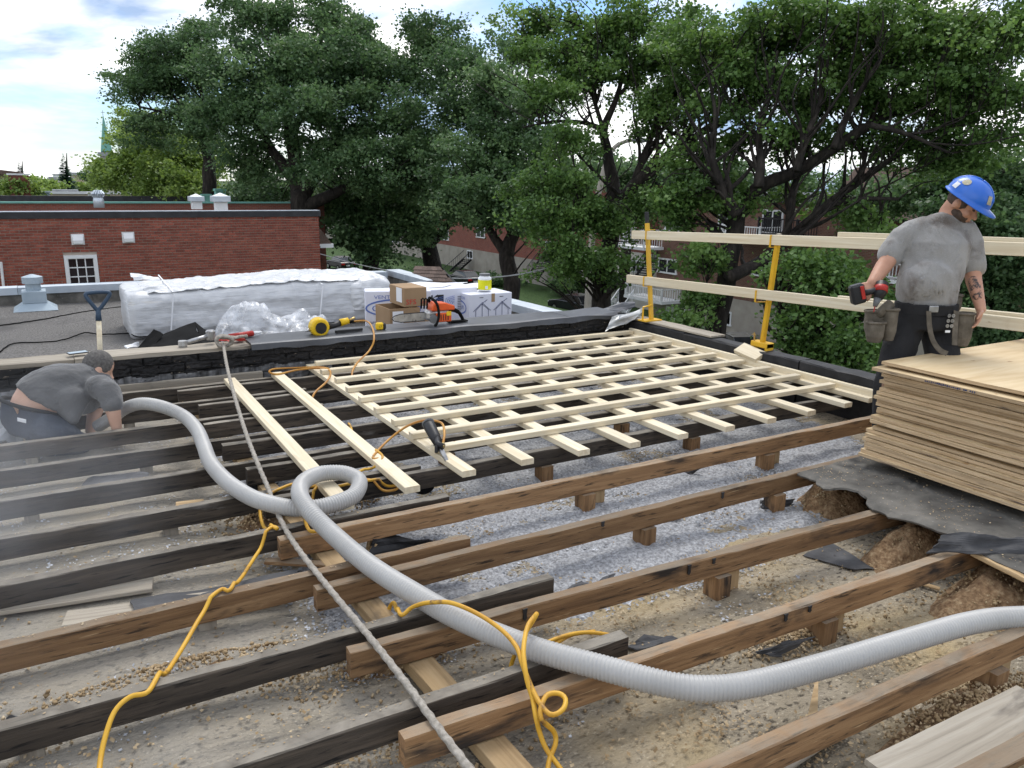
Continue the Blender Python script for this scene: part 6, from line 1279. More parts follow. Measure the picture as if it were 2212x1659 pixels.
# ================================================================ trees
def tree(name, label, limbs, blobs, leafm, leaf=.16, clump=.45, per=46, nclump=400, seed=1, fill=.55, twig=.35, droop=.3, group='street trees', spawn=0):
    """limbs: lists of (px, py, depth, radius); blobs: (px, py, depth, half width px, half height px, half depth m, weight)"""
    rg = np.random.default_rng(seed); random.seed(seed)
    base = PD(*limbs[0][0][:3]); base.z = GZ
    t_ = thing(name, label, 'tree', base, group); nodes = []
    def limb_mesh(lb, first):
        p_ = [PD(x, y, d) for x, y, d, r in lb]; r_ = [r for *_, r in lb]
        if first and p_[0].z > GZ: p_ = [Vector((p_[0].x, p_[0].y, GZ))]+p_; r_ = [r_[0]*1.35]+r_
        sm = smooth_path(p_, 6); rr = list(np.interp(np.linspace(0, len(r_)-1, len(sm)), range(len(r_)), r_))
        sm = [q+Vector((mnoise.noise((q.x*.7, q.y, q.z)), mnoise.noise((q.y*.7, q.z, q.x)), 0))*.35*min(r, .35) for q, r in zip(sm, rr)]
        for q, r in zip(sm, rr):
            if q.z > GZ+2.5: nodes.append((q, r))
        return sm, rr
    trunk = MB()
    for i, lb in enumerate(limbs):
        sm, rr = limb_mesh(lb, i == 0); trunk.tube(sm, rr, 9)
    for lb in limbs[1:] if spawn else []:                       # secondary branches
        sm = smooth_path([PD(x, y, d) for x, y, d, r in lb], 6); rr = list(np.interp(np.linspace(0, len(lb)-1, len(sm)), range(len(lb)), [q[3] for q in lb]))
        for i in range(3, len(sm)-1, 3):
            t_d = (sm[i+1]-sm[i-1]).normalized()
            for _ in range(spawn):
                dv_ = (t_d*.5+Vector((random.gauss(0, .6), random.gauss(0, .6), random.uniform(.1, .9)))).normalized(); Lb = random.uniform(1., 2.6); q = sm[i]; pts_ = [q, q+dv_*Lb*.35, q+dv_*Lb*.7+Vector((random.gauss(0, .15), random.gauss(0, .15), .1)), q+dv_*Lb+Vector((random.gauss(0, .25), random.gauss(0, .25), .3))]
                s2_ = smooth_path(pts_, 3); trunk.tube(s2_, list(np.linspace(min(rr[i]*.55, .07), .012, len(s2_))), 5, cap=False)
                for a_, b_ in zip(s2_, np.linspace(.05, .012, len(s2_))): nodes.append((a_, b_))
    wts = np.array([b[6] if len(b) > 6 else b[3]*b[4] for b in blobs], float); wts /= wts.sum()
    cent = []; tint0 = []
    for bi, (b, w_) in enumerate(zip(blobs, wts)):
        c = PD(b[0], b[1], b[2]); k = b[2]/F; n_ = int(nclump*w_)+1; i = 0
        while i < n_:                                          # boughs, each a flattened spray of clumps
            v = rg.normal(size=3); v /= np.linalg.norm(v); r = rg.uniform(0, 1)**(fill); tb = .45+.16*rg.normal(); az_ = rg.uniform(0, 6.28); br_ = clump*rg.uniform(1.6, 3.2)
            p0 = c+CR*float(v[0]*r*b[3]*k)+CU*float(v[1]*r*b[4]*k)+CF*float(v[2]*r*b[5])
            for _ in range(int(rg.integers(5, 12))):
                s_ = rg.normal()*br_*.5; t2_ = rg.normal()*br_*.28
                p = p0+Vector((math.cos(az_)*s_-math.sin(az_)*t2_, math.sin(az_)*s_+math.cos(az_)*t2_, rg.normal()*clump*.4-abs(s_)*.15*(1+droop)))
                cent.append(p); tint0.append(tb+.10*rg.normal()); i += 1
    # twigs from the nearest limb to a share of the clumps
    NP = np.array([tuple(q) for q, r in nodes])
    for p in cent:
        if random.random() < twig:
            j = int(np.argmin(((NP-np.array(p)-[0, 0, -.6])**2).sum(1))); q, r = nodes[j]
            if (p-q).length < 3.2:
                mid = q.lerp(p, .5)+Vector((random.uniform(-.25, .25), random.uniform(-.25, .25), random.uniform(-.1, .35)))
                trunk.tube(smooth_path([q, mid, p], 3), list(np.linspace(min(r*.5, .05), .008, 7)), 4, cap=False)
    trunk.build('trunk', 'bark', t_, smooth=True, fix=False)
    C = np.repeat(np.array([tuple(p) for p in cent]), per, 0); n_ = len(C); T0 = np.repeat(np.array(tint0), per)
    rad = np.repeat(rg.uniform(.55, 1.25, len(cent))*clump, per)
    C = C+rg.normal(size=(n_, 3))*np.stack([rad*.55, rad*.55, rad*.36], 1)
    nrm = rg.normal(size=(n_, 3))*.8+np.array([0, 0, .75]); nrm /= np.linalg.norm(nrm, axis=1)[:, None]
    az = rg.uniform(0, 2*np.pi, n_); d_ = np.stack([np.cos(az), np.sin(az), -droop*np.ones(n_)], 1); d_ -= nrm*(d_*nrm).sum(1)[:, None]; d_ /= np.linalg.norm(d_, axis=1)[:, None]
    s_ = np.cross(nrm, d_); L_ = leaf*rg.uniform(.6, 1.25, n_)[:, None]; Wd = L_*rg.uniform(.38, .55, n_)[:, None]; fold = nrm*L_*.12
    V_ = np.stack([C-d_*L_*.5, C-s_*Wd+d_*L_*.05+fold, C+d_*L_*.55, C+s_*Wd+d_*L_*.05+fold], 1).reshape(-1, 3)-np.array(tuple(base))
    o = rawmesh('crown', V_, np.arange(4*n_).reshape(-1, 4), leafm, np.clip(T0+rg.normal(0, .16, n_), 0, 1), t_); return t_
# dense maple in the middle of the left row
tree('maple_tree', 'dense dark green maple with many limbs rising behind the white ventilators', [
    [(655, 470, 40, .55), (650, 420, 40, .5), (640, 360, 40, .42), (628, 290, 40, .33), (620, 230, 40, .22), (615, 150, 40, .12)],
    [(650, 430, 40, .4), (690, 370, 39.5, .3), (740, 310, 39, .2), (800, 250, 39, .1)], [(645, 400, 40, .34), (600, 340, 40, .25), (560, 280, 40, .17), (500, 220, 40.5, .08)],
    [(690, 370, 39.5, .22), (760, 340, 38.5, .15), (850, 300, 38, .08)], [(628, 290, 40, .22), (680, 200, 40, .14), (720, 120, 40, .07)], [(655, 450, 40, .35), (760, 400, 38.5, .2), (850, 370, 37.5, .1)]],
    [(640, 70, 41, 190, 85, 3.2), (560, 180, 40, 140, 110, 3.4), (700, 170, 39, 160, 120, 3.5), (860, 150, 40, 130, 110, 3.2), (520, 290, 40, 100, 90, 3), (680, 280, 37.5, 150, 90, 3), (860, 270, 38, 130, 100, 3), (780, 370, 37.5, 120, 70, 2.6), (560, 385, 41, 70, 50, 2.4), (900, 370, 38, 90, 60, 2.4), (760, 60, 41, 90, 60, 2.2), (930, 90, 41, 80, 70, 2.2), (570, 30, 41, 90, 50, 2.2)], 'leaf_maple', .155, .58, 70, 1750, 3, .5, .12)
tree('maple_tree', 'maple with sparse dark top at the sky edge behind the dense maple', [
    [(455, 420, 46, .4), (450, 340, 46, .33), (430, 280, 46, .22), (395, 230, 46, .12), (350, 180, 46, .06)], [(450, 330, 46, .22), (440, 230, 46, .13), (420, 150, 46, .06)], [(430, 280, 46, .16), (380, 250, 46, .1), (300, 230, 46, .05)]],
    [(350, 110, 46, 80, 45, 2.2), (310, 175, 46, 55, 50, 2), (400, 170, 46, 80, 70, 2.6), (330, 240, 46, 45, 60, 2), (440, 260, 46, 60, 70, 2.4), (440, 100, 46.5, 55, 60, 2)], 'leaf_maple', .155, .55, 70, 520, 5, .5, .3)
tree('lime_tree', 'bright yellow green tree low on the skyline beside the spire', [[(300, 430, 60, .4), (298, 370, 60, .3), (290, 320, 60, .15)], [(298, 370, 60, .2), (350, 330, 60, .1)], [(298, 380, 60, .2), (250, 340, 60, .1)]],
    [(320, 285, 58, 60, 38, 2.6), (275, 335, 56, 60, 45, 3), (345, 335, 54, 80, 60, 3), (250, 385, 56, 50, 32, 2.5), (330, 395, 54, 90, 35, 3), (405, 330, 54, 60, 70, 3), (420, 395, 52, 60, 40, 3)], 'leaf_bright', .2, .65, 56, 700, 6, .5, .1)
tree('maple_tree', 'dark tree below the dense maple at the end of the brick building', [[(800, 600, 44, .45), (805, 540, 44, .4), (800, 470, 44, .3), (790, 420, 44, .15)], [(803, 500, 44, .25), (850, 440, 44, .14), (880, 400, 43, .07)], [(803, 510, 44, .25), (760, 460, 44, .14), (720, 430, 44, .07)]],
    [(590, 420, 47, 100, 50, 2.5), (740, 440, 44, 80, 60, 2.6), (830, 440, 43, 90, 70, 2.6), (780, 510, 42, 80, 45, 2), (900, 460, 43, 80, 60, 2.4)], 'leaf_maple', .2, .6, 50, 620, 8, .5, .15)
tree('maple_tree', 'broad maple with leaning trunk behind the plastic jar', [[(1105, 640, 33, .36), (1100, 590, 33, .34), (1095, 545, 33, .32), (1110, 505, 33, .26), (1150, 440, 33, .18), (1200, 380, 33, .1)], [(1100, 560, 33, .25), (1060, 500, 33, .16), (1040, 440, 33, .08)], [(1110, 520, 33, .2), (1080, 420, 33.5, .14), (1075, 320, 34, .08), (1090, 230, 34, .05)], [(1150, 440, 33, .14), (1160, 350, 33, .09), (1150, 260, 33, .05)]],
    [(1090, 190, 35, 90, 70, 2.4), (1020, 230, 37, 70, 90, 2.4), (1130, 280, 33, 110, 80, 2.8), (1040, 350, 33, 100, 70, 2.6), (1180, 380, 32, 100, 70, 2.4), (1090, 430, 32, 110, 60, 2.4), (1000, 440, 35, 80, 60, 2.4), (1190, 470, 31.5, 70, 45, 1.8), (1010, 130, 38, 70, 60, 2.2), (1130, 120, 37, 60, 50, 2)], 'leaf_maple', .14, .5, 66, 1050, 9, .5, .2)
tree('maple_tree', 'thick trunked maple between the far brick houses', [[(935, 600, 46, .5), (930, 560, 46, .5), (925, 510, 46, .42), (915, 450, 46, .3), (900, 380, 46, .15)], [(928, 530, 46, .3), (980, 470, 45, .2), (1010, 420, 44, .1)], [(926, 520, 46, .3), (880, 470, 46, .2), (850, 430, 46, .1)]],
    [(930, 400, 45, 90, 50, 2.5), (860, 420, 45, 70, 45, 2.2), (990, 430, 44, 70, 45, 2.2), (950, 330, 46, 80, 60, 2.5)], 'leaf_maple', .2, .55, 46, 340, 10, .5, .2)
# airy ash tree left of the guardrail
tree('ash_tree', 'airy tree with open crown and forked trunk behind the first yellow post', [
    [(1285, 760, 23, .30), (1290, 690, 23, .29), (1305, 600, 23, .26), (1318, 520, 23, .25), (1325, 450, 23, .23), (1322, 395, 23, .2), (1312, 330, 23, .15), (1302, 280, 23, .12), (1330, 215, 23, .08), (1345, 150, 23, .05), (1335, 60, 23, .03)],
    [(1302, 280, 23, .09), (1260, 265, 23, .06), (1200, 262, 22.5, .04), (1130, 275, 22, .025)], [(1325, 460, 23, .19), (1370, 400, 22.5, .17), (1420, 360, 22.3, .14), (1480, 315, 22, .12), (1540, 270, 22, .1), (1620, 230, 22, .07), (1720, 190, 22, .04)],
    [(1370, 395, 22.5, .12), (1395, 330, 22.5, .09), (1420, 260, 22.5, .07), (1450, 180, 22.5, .05), (1470, 90, 22.5, .03)], [(1330, 215, 23, .06), (1380, 150, 23, .045), (1410, 60, 23, .03)], [(1480, 315, 22, .08), (1500, 240, 22, .06), (1520, 150, 22, .04)],
    [(1318, 520, 23, .1), (1270, 480, 22.5, .06), (1220, 460, 22, .03)], [(1302, 280, 23, .07), (1270, 180, 23, .05), (1220, 100, 23, .03)], [(1345, 150, 23, .04), (1260, 60, 23, .025), (1160, 30, 23, .015)]],
    [(1180, 40, 23, 110, 28, 1.6), (1260, 90, 23, 90, 40, 1.8), (1340, 50, 23, 100, 45, 1.8), (1150, 100, 22.5, 70, 20, 1.2), (1260, 170, 23, 80, 32, 1.5), (1380, 150, 23, 80, 50, 1.8), (1450, 80, 22.5, 80, 60, 1.8), (1180, 200, 22, 60, 25, 1.3), (1470, 200, 22, 70, 45, 1.6), (1230, 300, 22, 60, 30, 1.2), (1180, 400, 22, 60, 40, 1.4), (1250, 430, 22, 60, 40, 1.4), (1200, 480, 21.5, 80, 40, 1.4), (1290, 480, 22, 50, 40, 1.2), (1230, 550, 21.5, 70, 40, 1.2), (1310, 560, 21.5, 45, 40, 1), (1400, 230, 22, 60, 40, 1.4), (1410, 455, 22, 50, 40, 1.3)], 'leaf_fresh', .10, .33, 56, 900, 12, .6, .5, .5, spawn=2)
# big spreading tree over the guardrail
tree('ash_tree', 'large spreading tree with dark leaning limbs over the guardrail', [
    [(1535, 790, 20, .30), (1542, 730, 20, .28), (1560, 640, 20, .25), (1580, 540, 20, .23), (1592, 470, 20, .22), (1610, 440, 20, .2), (1650, 400, 19.8, .17), (1720, 370, 19.5, .15), (1800, 320, 19.2, .13), (1880, 270, 19, .11), (1960, 235, 19, .08), (2080, 200, 18.5, .05)],
    [(1592, 465, 19.0, .15), (1565, 420, 19.0, .12), (1550, 380, 19.0, .1), (1535, 320, 19.0, .07), (1545, 250, 19.0, .05), (1530, 160, 19.0, .03)], [(1640, 405, 18.8, .13), (1645, 350, 18.8, .1), (1640, 290, 18.8, .08), (1660, 210, 18.8, .06), (1680, 110, 18.8, .03)],
    [(1575, 600, 19.0, .16), (1650, 560, 19.5, .14), (1720, 500, 19.5, .13), (1790, 440, 19.5, .11), (1860, 390, 19.5, .09), (1950, 330, 19.5, .06), (2060, 290, 19.5, .04)], [(1720, 370, 18.5, .1), (1740, 300, 18.5, .08), (1770, 220, 18.5, .06), (1790, 120, 18.5, .03)], [(1800, 320, 18.2, .09), (1840, 230, 18.2, .07), (1900, 130, 18.0, .04)],
    [(1700, 510, 19.5, .1), (1710, 420, 19.8, .08), (1740, 330, 20.0, .06), (1760, 250, 20.0, .04)], [(1780, 445, 19.5, .08), (1860, 430, 19.3, .06), (1940, 430, 19.0, .04)], [(1880, 270, 18.0, .07), (1960, 290, 17.8, .05), (2050, 330, 17.5, .03)], [(1860, 390, 19.5, .06), (1880, 300, 19.5, .045), (1930, 210, 19.5, .03)]],
    [(1600, 80, 20, 120, 70, 1.9), (1720, 60, 19.5, 120, 60, 2), (1840, 80, 19, 130, 80, 2.1), (1970, 90, 18.5, 120, 90, 2.1), (2100, 80, 18, 120, 90, 2), (1580, 190, 20, 100, 50, 1.7), (1700, 170, 19.5, 110, 50, 1.7), (1830, 190, 19, 110, 45, 1.6), (1980, 190, 18.5, 120, 50, 1.7), (2130, 200, 18, 100, 70, 1.8), (1560, 300, 20, 80, 45, 1.4), (1660, 290, 20, 80, 35, 1.3), (1500, 380, 20, 70, 55, 1.5), (1560, 420, 19.8, 90, 40, 1.3), (1800, 290, 19.5, 80, 25, 1.2), (1940, 300, 19.5, 90, 40, 1.5), (2080, 310, 18.5, 90, 60, 1.6), (1470, 455, 20, 60, 35, 1.2), (1750, 430, 21, 80, 25, 1.2), (1840, 480, 20.5, 80, 30, 1.2), (1500, 100, 20.5, 80, 60, 1.6)], 'leaf_fresh', .10, .33, 56, 1500, 13, .6, .45, .5, spawn=2)
tree('ash_tree', 'low leafy tree below the guardrail hiding the houses', [[(1730, 900, 17, .14), (1725, 800, 17, .12), (1700, 700, 17, .09), (1660, 620, 17, .05)], [(1725, 800, 17, .09), (1780, 700, 17, .07), (1820, 620, 17, .04)], [(1720, 770, 17, .07), (1650, 700, 17, .04)], [(1740, 740, 17, .06), (1840, 700, 17, .04)]],
    [(1710, 590, 17, 70, 32, 1.1), (1800, 575, 17, 80, 40, 1.2), (1760, 660, 16.5, 80, 34, 1.1), (1860, 650, 17, 60, 45, 1.1), (1790, 740, 16.5, 80, 40, 1), (1875, 740, 16.5, 45, 38, 1), (1720, 740, 17, 45, 30, .9), (1840, 800, 16.5, 60, 25, .8)], 'leaf_fresh', .10, .32, 50, 300, 14, .6, .35, .4)
tree('ash_tree', 'young sapling in front of the garage door across the kerb', [[(1490, 790, 19, .07), (1486, 740, 19, .05), (1478, 680, 19, .03)], [(1488, 750, 19, .04), (1520, 660, 19, .025), (1530, 560, 19.5, .015)]], [(1470, 690, 19, 42, 18, .6), (1515, 640, 19.2, 34, 26, .6), (1520, 555, 19.5, 40, 28, .8)], 'leaf_fresh', .10, .28, 44, 75, 19, .6, .5, .4)
tree('maple_tree', 'dark dense tree behind the standing worker', [[(2150, 900, 24, .35), (2150, 700, 24, .3), (2160, 500, 24, .22), (2170, 350, 24, .12)], [(2155, 560, 24, .18), (2080, 470, 24, .1), (2030, 420, 24, .05)], [(2155, 560, 24, .18), (2230, 450, 24, .1)]],
    [(2160, 400, 24, 90, 90, 2), (2080, 480, 24, 80, 80, 2), (2190, 560, 23.5, 90, 90, 2), (2060, 620, 24.5, 90, 80, 2), (2170, 720, 23.5, 100, 80, 2), (2020, 400, 25, 60, 60, 1.6), (1960, 430, 26, 70, 50, 1.6)], 'leaf_maple', .13, .45, 60, 780, 15, .5, .15)
tree('maple_tree', 'distant tree filling the gap beyond the street lamp', [[(1350, 560, 60, .4), (1350, 440, 60, .3), (1345, 360, 60, .15)]], [(1290, 350, 60, 50, 40, 3), (1370, 400, 60, 70, 45, 3), (1440, 380, 62, 70, 40, 3), (1520, 400, 62, 60, 40, 3), (1620, 395, 62, 70, 30, 3), (1740, 390, 62, 80, 28, 3), (1880, 390, 62, 80, 25, 3)], 'leaf_maple', .28, .8, 40, 420, 16, .5, .0)
# spruces and shrubs on the skyline
def spruce(px, py_top, py_bot, d, label, seed):
    rg = np.random.default_rng(seed); tp_ = PD(px, py_top, d); bt2 = PD(px, py_bot, d); t_ = thing('spruce_tree', label, 'tree', Vector((bt2.x, bt2.y, GZ)), 'spruces on the skyline'); h_ = tp_.z-bt2.z
    MB().tube([Vector((bt2.x, bt2.y, GZ)), Vector((bt2.x, bt2.y, bt2.z)), tp_], [.25, .18, .03], 7).build('trunk', 'bark', t_)
    V_ = []; lv = 22
    for i in range(lv):
        f_ = (i+.3)/lv; z_ = tp_.z-h_*f_; R_ = .06+h_*.34*f_**.85
        for k in range(int(7+9*f_)):
            a = rg.uniform(0, 2*np.pi); L_ = R_*rg.uniform(.6, 1.12); dr = np.array([np.cos(a), np.sin(a), .12-.4*f_]); s_ = np.array([-np.sin(a), np.cos(a), 0]); c = np.array([bt2.x, bt2.y, z_+rg.normal(0, .04)])
            for sg in (-1, 0, 1):
                tp2 = c+(dr+s_*sg*.35)*L_*(1-.25*abs(sg)); w_ = s_*.17*L_+np.array([0, 0, -.10*L_]); V_ += [c, c+(tp2-c)*.5+w_, tp2+np.array([0, 0, .05*L_]), c+(tp2-c)*.5-w_-np.array([0, 0, .16*L_])]
    V_ = np.array(V_)-np.array(tuple(t_['_o'])); n_ = len(V_)//4
    rawmesh('crown', V_, np.arange(4*n_).reshape(-1, 4), 'needle', rg.uniform(.1, .9, n_), t_)
spruce(144, 331, 404, 75, 'tall pointed spruce on the skyline', 3); spruce(48, 348, 402, 80, 'shorter spruce beside the tan overhanging house', 4)
for i, (px, py, d, w_, h_, m, lab) in enumerate([(25, 405, 60, 45, 18, 'leaf_bright', 'bright green shrub top beside the brick chimney'), (100, 400, 70, 45, 16, 'leaf_bright', 'bright green tree top behind the far roofs between the spruces'), (195, 382, 120, 22, 10, 'leaf_maple', 'small dark tree top on the horizon by the lime tree'), (165, 402, 80, 30, 12, 'leaf_bright', 'light green shrub below the tall spruce')]):
    tree('skyline_shrub', lab, [[(px, py+25, d, .12), (px, py+5, d, .06)]], [(px, py, d, w_, h_, 1.6), (px+w_*.4, py+4, d, w_*.6, h_*.8, 1.4)], m, .26, .5, 34, 60, 30+i, .5, 0., group='shrubs on the skyline')

for i, (px, py, d, w_, h_, lab) in enumerate([(1075, 600, 76, 60, 14, 'dark hedge in front of the far brick house'), (1345, 610, 66, 45, 14, 'dark hedge below the cream foundation'), (1235, 612, 70, 40, 12, 'low shrub beside the black outside stairs'), (1480, 730, 44, 50, 12, 'low shrub beside the garage door'), (860, 580, 86, 60, 12, 'dark hedge by the thick trunked maple')]):
    tree('front_hedge', lab, [[(px, py+18, d, .08), (px, py+4, d, .05)]], [(px-w_*.5, py, d, w_*.6, h_, 1.2), (px+w_*.4, py+2, d, w_*.6, h_*.9, 1.2)], 'leaf_maple', .16, .4, 44, 110, 50+i, .5, 0., group='hedges across the street')
# ================================================================ people
UZ = Vector((0, 0, 1)); RT = Vector((CR.x, CR.y, 0)).normalized(); TW = Vector((-CF.x, -CF.y, 0)).normalized()   # right and towards the camera, level
def hand(mb, wrist, d, palm_n, sgn, curl=.5, s=1.):
    """palm plus five fingers; d points along the hand, palm_n out of the palm, sgn the thumb side"""
    d = d.normalized(); n = (palm_n-d*palm_n.dot(d)).normalized(); sdv = d.cross(n)*sgn; w = Vector(wrist)
    pc = w+d*.05*s
    mb.ell(pc, [d*.056*s, sdv*.042*s, n*.017*s], 14, 8)
    for k, (o, L_) in enumerate(((.030, .068), (.010, .076), (-.011, .070), (-.030, .055))):
        b0 = w+d*.088*s+sdv*o*s; c = curl*(1+.12*k); p = [b0-d*.02*s, b0]; a = 0
        for q, f_ in enumerate((.42, .33, .25)):
            a += c*(.55 if q == 0 else .8); p.append(p[-1]+(d*math.cos(a)+n*math.sin(a))*L_*f_*s)
        mb.limb(p, [.0095*s, .0095*s, .009*s, .0085*s, .007*s], 8)
    b0 = w+d*.028*s+sdv*.034*s; p1_ = b0+(d*.55+sdv*.75+n*.25).normalized()*.032*s; p2_ = p1_+(d*.85+sdv*.3+n*.5*curl).normalized()*.030*s; p3_ = p2_+(d*.9+n*.6*curl).normalized()*.024*s
    mb.limb([b0-sdv*.015*s, b0, p1_, p2_, p3_], [.014*s, .0135*s, .012*s, .0105*s, .008*s], 8)
def torso(mb, secs, lat, fr, n=22):
    mb.loft([(c, lat*a, fr*b) for c, a, b in secs], n)
def wrinkle(amp, fx, fz, seed, fold=None):
    def f(c, n):
        a = amp*(.6-1.6*abs(mnoise.noise((c.x*fx+seed+c.z*2, c.y*fx, c.z*fz)))+.5*mnoise.noise((c.x*fx*2.3, c.y*fx*2.3+seed, c.z*fz*2.1)))
        return c+n*a
    return f
# ---------------------------------------------------------------- standing worker with blue helmet
D1 = 4.97
def J(x, y, dd=0.): return PD(x, y, D1+dd)
foot = P(1905, 1003, .0)
w1 = thing('person', 'standing worker in grey T-shirt and blue hard hat looking down, holding a cordless driver', 'person', (J(1985, 690).x, J(1985, 690).y, 0.))
lat = (RT*.95-TW*.1).normalized(); fr = (TW*.95+RT*.15).normalized()
# head frame: looking down towards the stack
hf = (RT*.62+TW*.62-UZ*.52).normalized(); hl = hf.cross(UZ).normalized(); hu = hl.cross(hf).normalized()
hu = (hu+hl*.0).normalized(); HC = J(2080, 440, -.02)
def Hd(a, b, c): return HC+hl*a+hf*b+hu*c
body = MB()
body.ell(Hd(0, -.005, .028), [hl*.076, hf*.096, hu*.10], 22, 14); body.ell(Hd(0, .028, -.040), [hl*.060, hf*.066, hu*.076], 20, 12)
body.ell(Hd(0, .062, -.098), [hl*.032, hf*.03, hu*.026], 12, 8); body.limb([Hd(0, .088, .012), Hd(0, .112, -.034)], [.009, .015], 8)
body.ell(Hd(0, .078, .026), [hl*.055, hf*.018, hu*.014], 14, 8)
for s_ in (-1, 1):
    body.ell(Hd(.077*s_, -.012, -.008), [hl*.013, hf*.022, hu*.034], 10, 8); body.ell(Hd(.036*s_, .066, -.03), [hl*.026, hf*.022, hu*.024], 10, 8)
body.ell(Hd(0, .09, -.066), [hl*.026, hf*.014, hu*.009], 10, 6)
nb = J(2043, 483, .03)
body.limb([Hd(0, -.03, -.03), Hd(0, -.035, -.08), nb, nb-UZ*.05], [.062, .058, .060, .066], 16)
tsec = [(J(2040, 478, .03), .075, .07), (J(2028, 494, .02), .19, .095), (J(2027, 525, 0), .195, .125), (J(2016, 575, 0), .195, .135), (J(2004, 620, -.01), .185, .155), (J(2000, 655, 0), .165, .14), (J(1992, 690, .02), .17, .13)]
torso(body, [(c, a*.86, b*.86) for c, a, b in tsec[1:]], lat, fr)
Rw = J(1884, 612, -.10); Lw = J(2119, 668, -.06)
body.limb([J(1972, 503, .02), J(1937, 537, .02), J(1907, 578, -.02), Rw], [.048, .052, .050, .034]); body.limb([J(2080, 508, .03), J(2099, 560, .05), J(2103, 605, .03), Lw], [.046, .052, .048, .030])
hand(body, Rw, (J(1868, 640, -.13)-Rw), (RT*.2-TW*.8-UZ*.2), -1, 1.0, 1.0)
hand(body, Lw, (J(2106, 712, -.08)-Lw), (-RT*.9-TW*.2), -1, .45, 1.0)
hipR, hipL = J(1957, 700, .02), J(2032, 702, .04); knR, knL = J(1918, 835, -.05), J(2040, 845, -.02); anR, anL = J(1908, 985, .10), J(2040, 1000, .12)
for a_, b_, c_ in ((hipR, knR, anR), (hipL, knL, anL)): body.limb([a_, b_, c_], [.085, .055, .042])
body_o = skinobj('body', fuse(body, .0075, 5, .5), 'skin', w1)
# T-shirt
sh_ = MB(); torso(sh_, [(J(2041, 481, .03), .082, .075)]+tsec[1:6], lat, fr, 26)
sh_.limb([J(2036, 484, .03), J(2000, 489, .025), J(1968, 503, .02), J(1945, 520, .02), J(1924, 550, .015)], [.07, .068, .073, .076, .074], 16); sh_.limb([J(2044, 484, .03), J(2082, 502, .03), J(2094, 530, .045), J(2101, 575, .045)], [.07, .074, .077, .072], 16)
sh_.ell(J(2003, 615, -.06), [lat*.16, fr*.12, UZ*.15], 18, 12)
o = skinobj('t_shirt', fuse(sh_, .010, 5, .5), 'shirt_light', w1, wrinkle(.013, 8, 6, 3))
# trousers
tr_ = MB(); torso(tr_, [(J(2000, 652, .0), .172, .142), (J(1994, 678, .01), .18, .15), (J(1992, 708, .02), .175, .145)], lat, fr, 24)
for a_, b_, c_ in ((hipR, knR, anR), (hipL, knL, anL)): tr_.limb([a_-UZ*.02, a_.lerp(b_, .5), b_, b_.lerp(c_, .5), c_+UZ*.02], [.108, .098, .082, .078, .076], 16)
skinobj('trousers', fuse(tr_, .011, 4, .5), 'black_cloth', w1, wrinkle(.008, 8, 7, 11))
mb = MB().ell(knR+fr*.055, [lat*.075, fr*.05, UZ*.12], 14, 10); mb.build('knee_pad', 'tan_leather', w1, smooth=True)
for k, a_ in enumerate((anR, anL)):
    bt = MB(); g = Vector((a_.x, a_.y, .05)); fd = (fr*.9-RT*.3*(k == 0)).normalized(); bt.limb([a_+UZ*.03, g+UZ*.04], [.062, .06]); bt.limb([g-fd*.05-UZ*.005, g+fd*.16-UZ*.01], [.05, .045]); skinobj('boot', fuse(bt, .01, 3, .5), 'leather', w1)
# beard, hair, eyes
bd_ = MB(); bd_.ell(Hd(0, .020, -.058), [hl*.0665, hf*.0725, hu*.060], 18, 12); bd_.ell(Hd(0, .066, -.100), [hl*.034, hf*.032, hu*.027], 12, 8)
skinobj('beard', fuse(bd_, .007, 2, .5), 'hair', w1, wrinkle(.003, 60, 60, 2))
hr = MB().ell(Hd(0, -.012, .02), [hl*.080, hf*.094, hu*.085], 20, 12); hr.build('hair', 'hair', w1, smooth=True)
for s_ in (-1, 1): MB().ell(Hd(.031*s_, .086, .004), [hl*.012, hf*.008, hu*.006], 10, 6).build('eye', 'hair', w1, smooth=True)
MB().ell(Hd(0, .1015, -.067), [hl*.022, hf*.005, hu*.003], 10, 6).build('mouth', 'tan_leather', w1, smooth=True)
# hard hat
hm = MB(); hc = (0, .004, .045); nA, nR = 36, 12; vs = []; fs = []
def hp_(a, t, k=1.):
    rl, rf, ru = .118*k, .142*k, .122*k; return Hd(hc[0]+rl*math.sin(a)*math.sin(t), hc[1]+rf*math.cos(a)*math.sin(t), hc[2]+ru*math.cos(t))
for i in range(nR+1):
    for k in range(nA): vs.append(hp_(2*math.pi*k/nA, math.pi/2*i/nR, 1+.02*(abs(math.sin(2*math.pi*k/nA)) < .28)*(1-(i/nR)**4)))
for k in range(nA):
    a = 2*math.pi*k/nA; v = max(0, math.cos(a))**1.5; p = hp_(a, math.pi/2); ov = Vector(p-Hd(hc[0], hc[1], hc[2])).normalized(); vs.append(p+ov*(.010+.048*v)-hu*(.006+.012*v))
for k in range(nA): a = 2*math.pi*k/nA; v = max(0, math.cos(a))**1.5; p = hp_(a, math.pi/2); ov = (p-Hd(*hc)).normalized(); vs.append(p+ov*(.010+.046*v)-hu*(.012+.012*v))
for i in range(nR+2):
    for k in range(nA): k2 = (k+1) % nA; fs.append((i*nA+k, i*nA+k2, (i+1)*nA+k2, (i+1)*nA+k))
hm.add(vs, fs); ho = hm.build('hard_hat', 'helmet_blue', w1, smooth=True); ho['label'] = 'scuffed blue hard hat with stickers'
sm_ = ho.modifiers.new('solid', 'SOLIDIFY'); sm_.thickness = .003; sm_.offset = -1
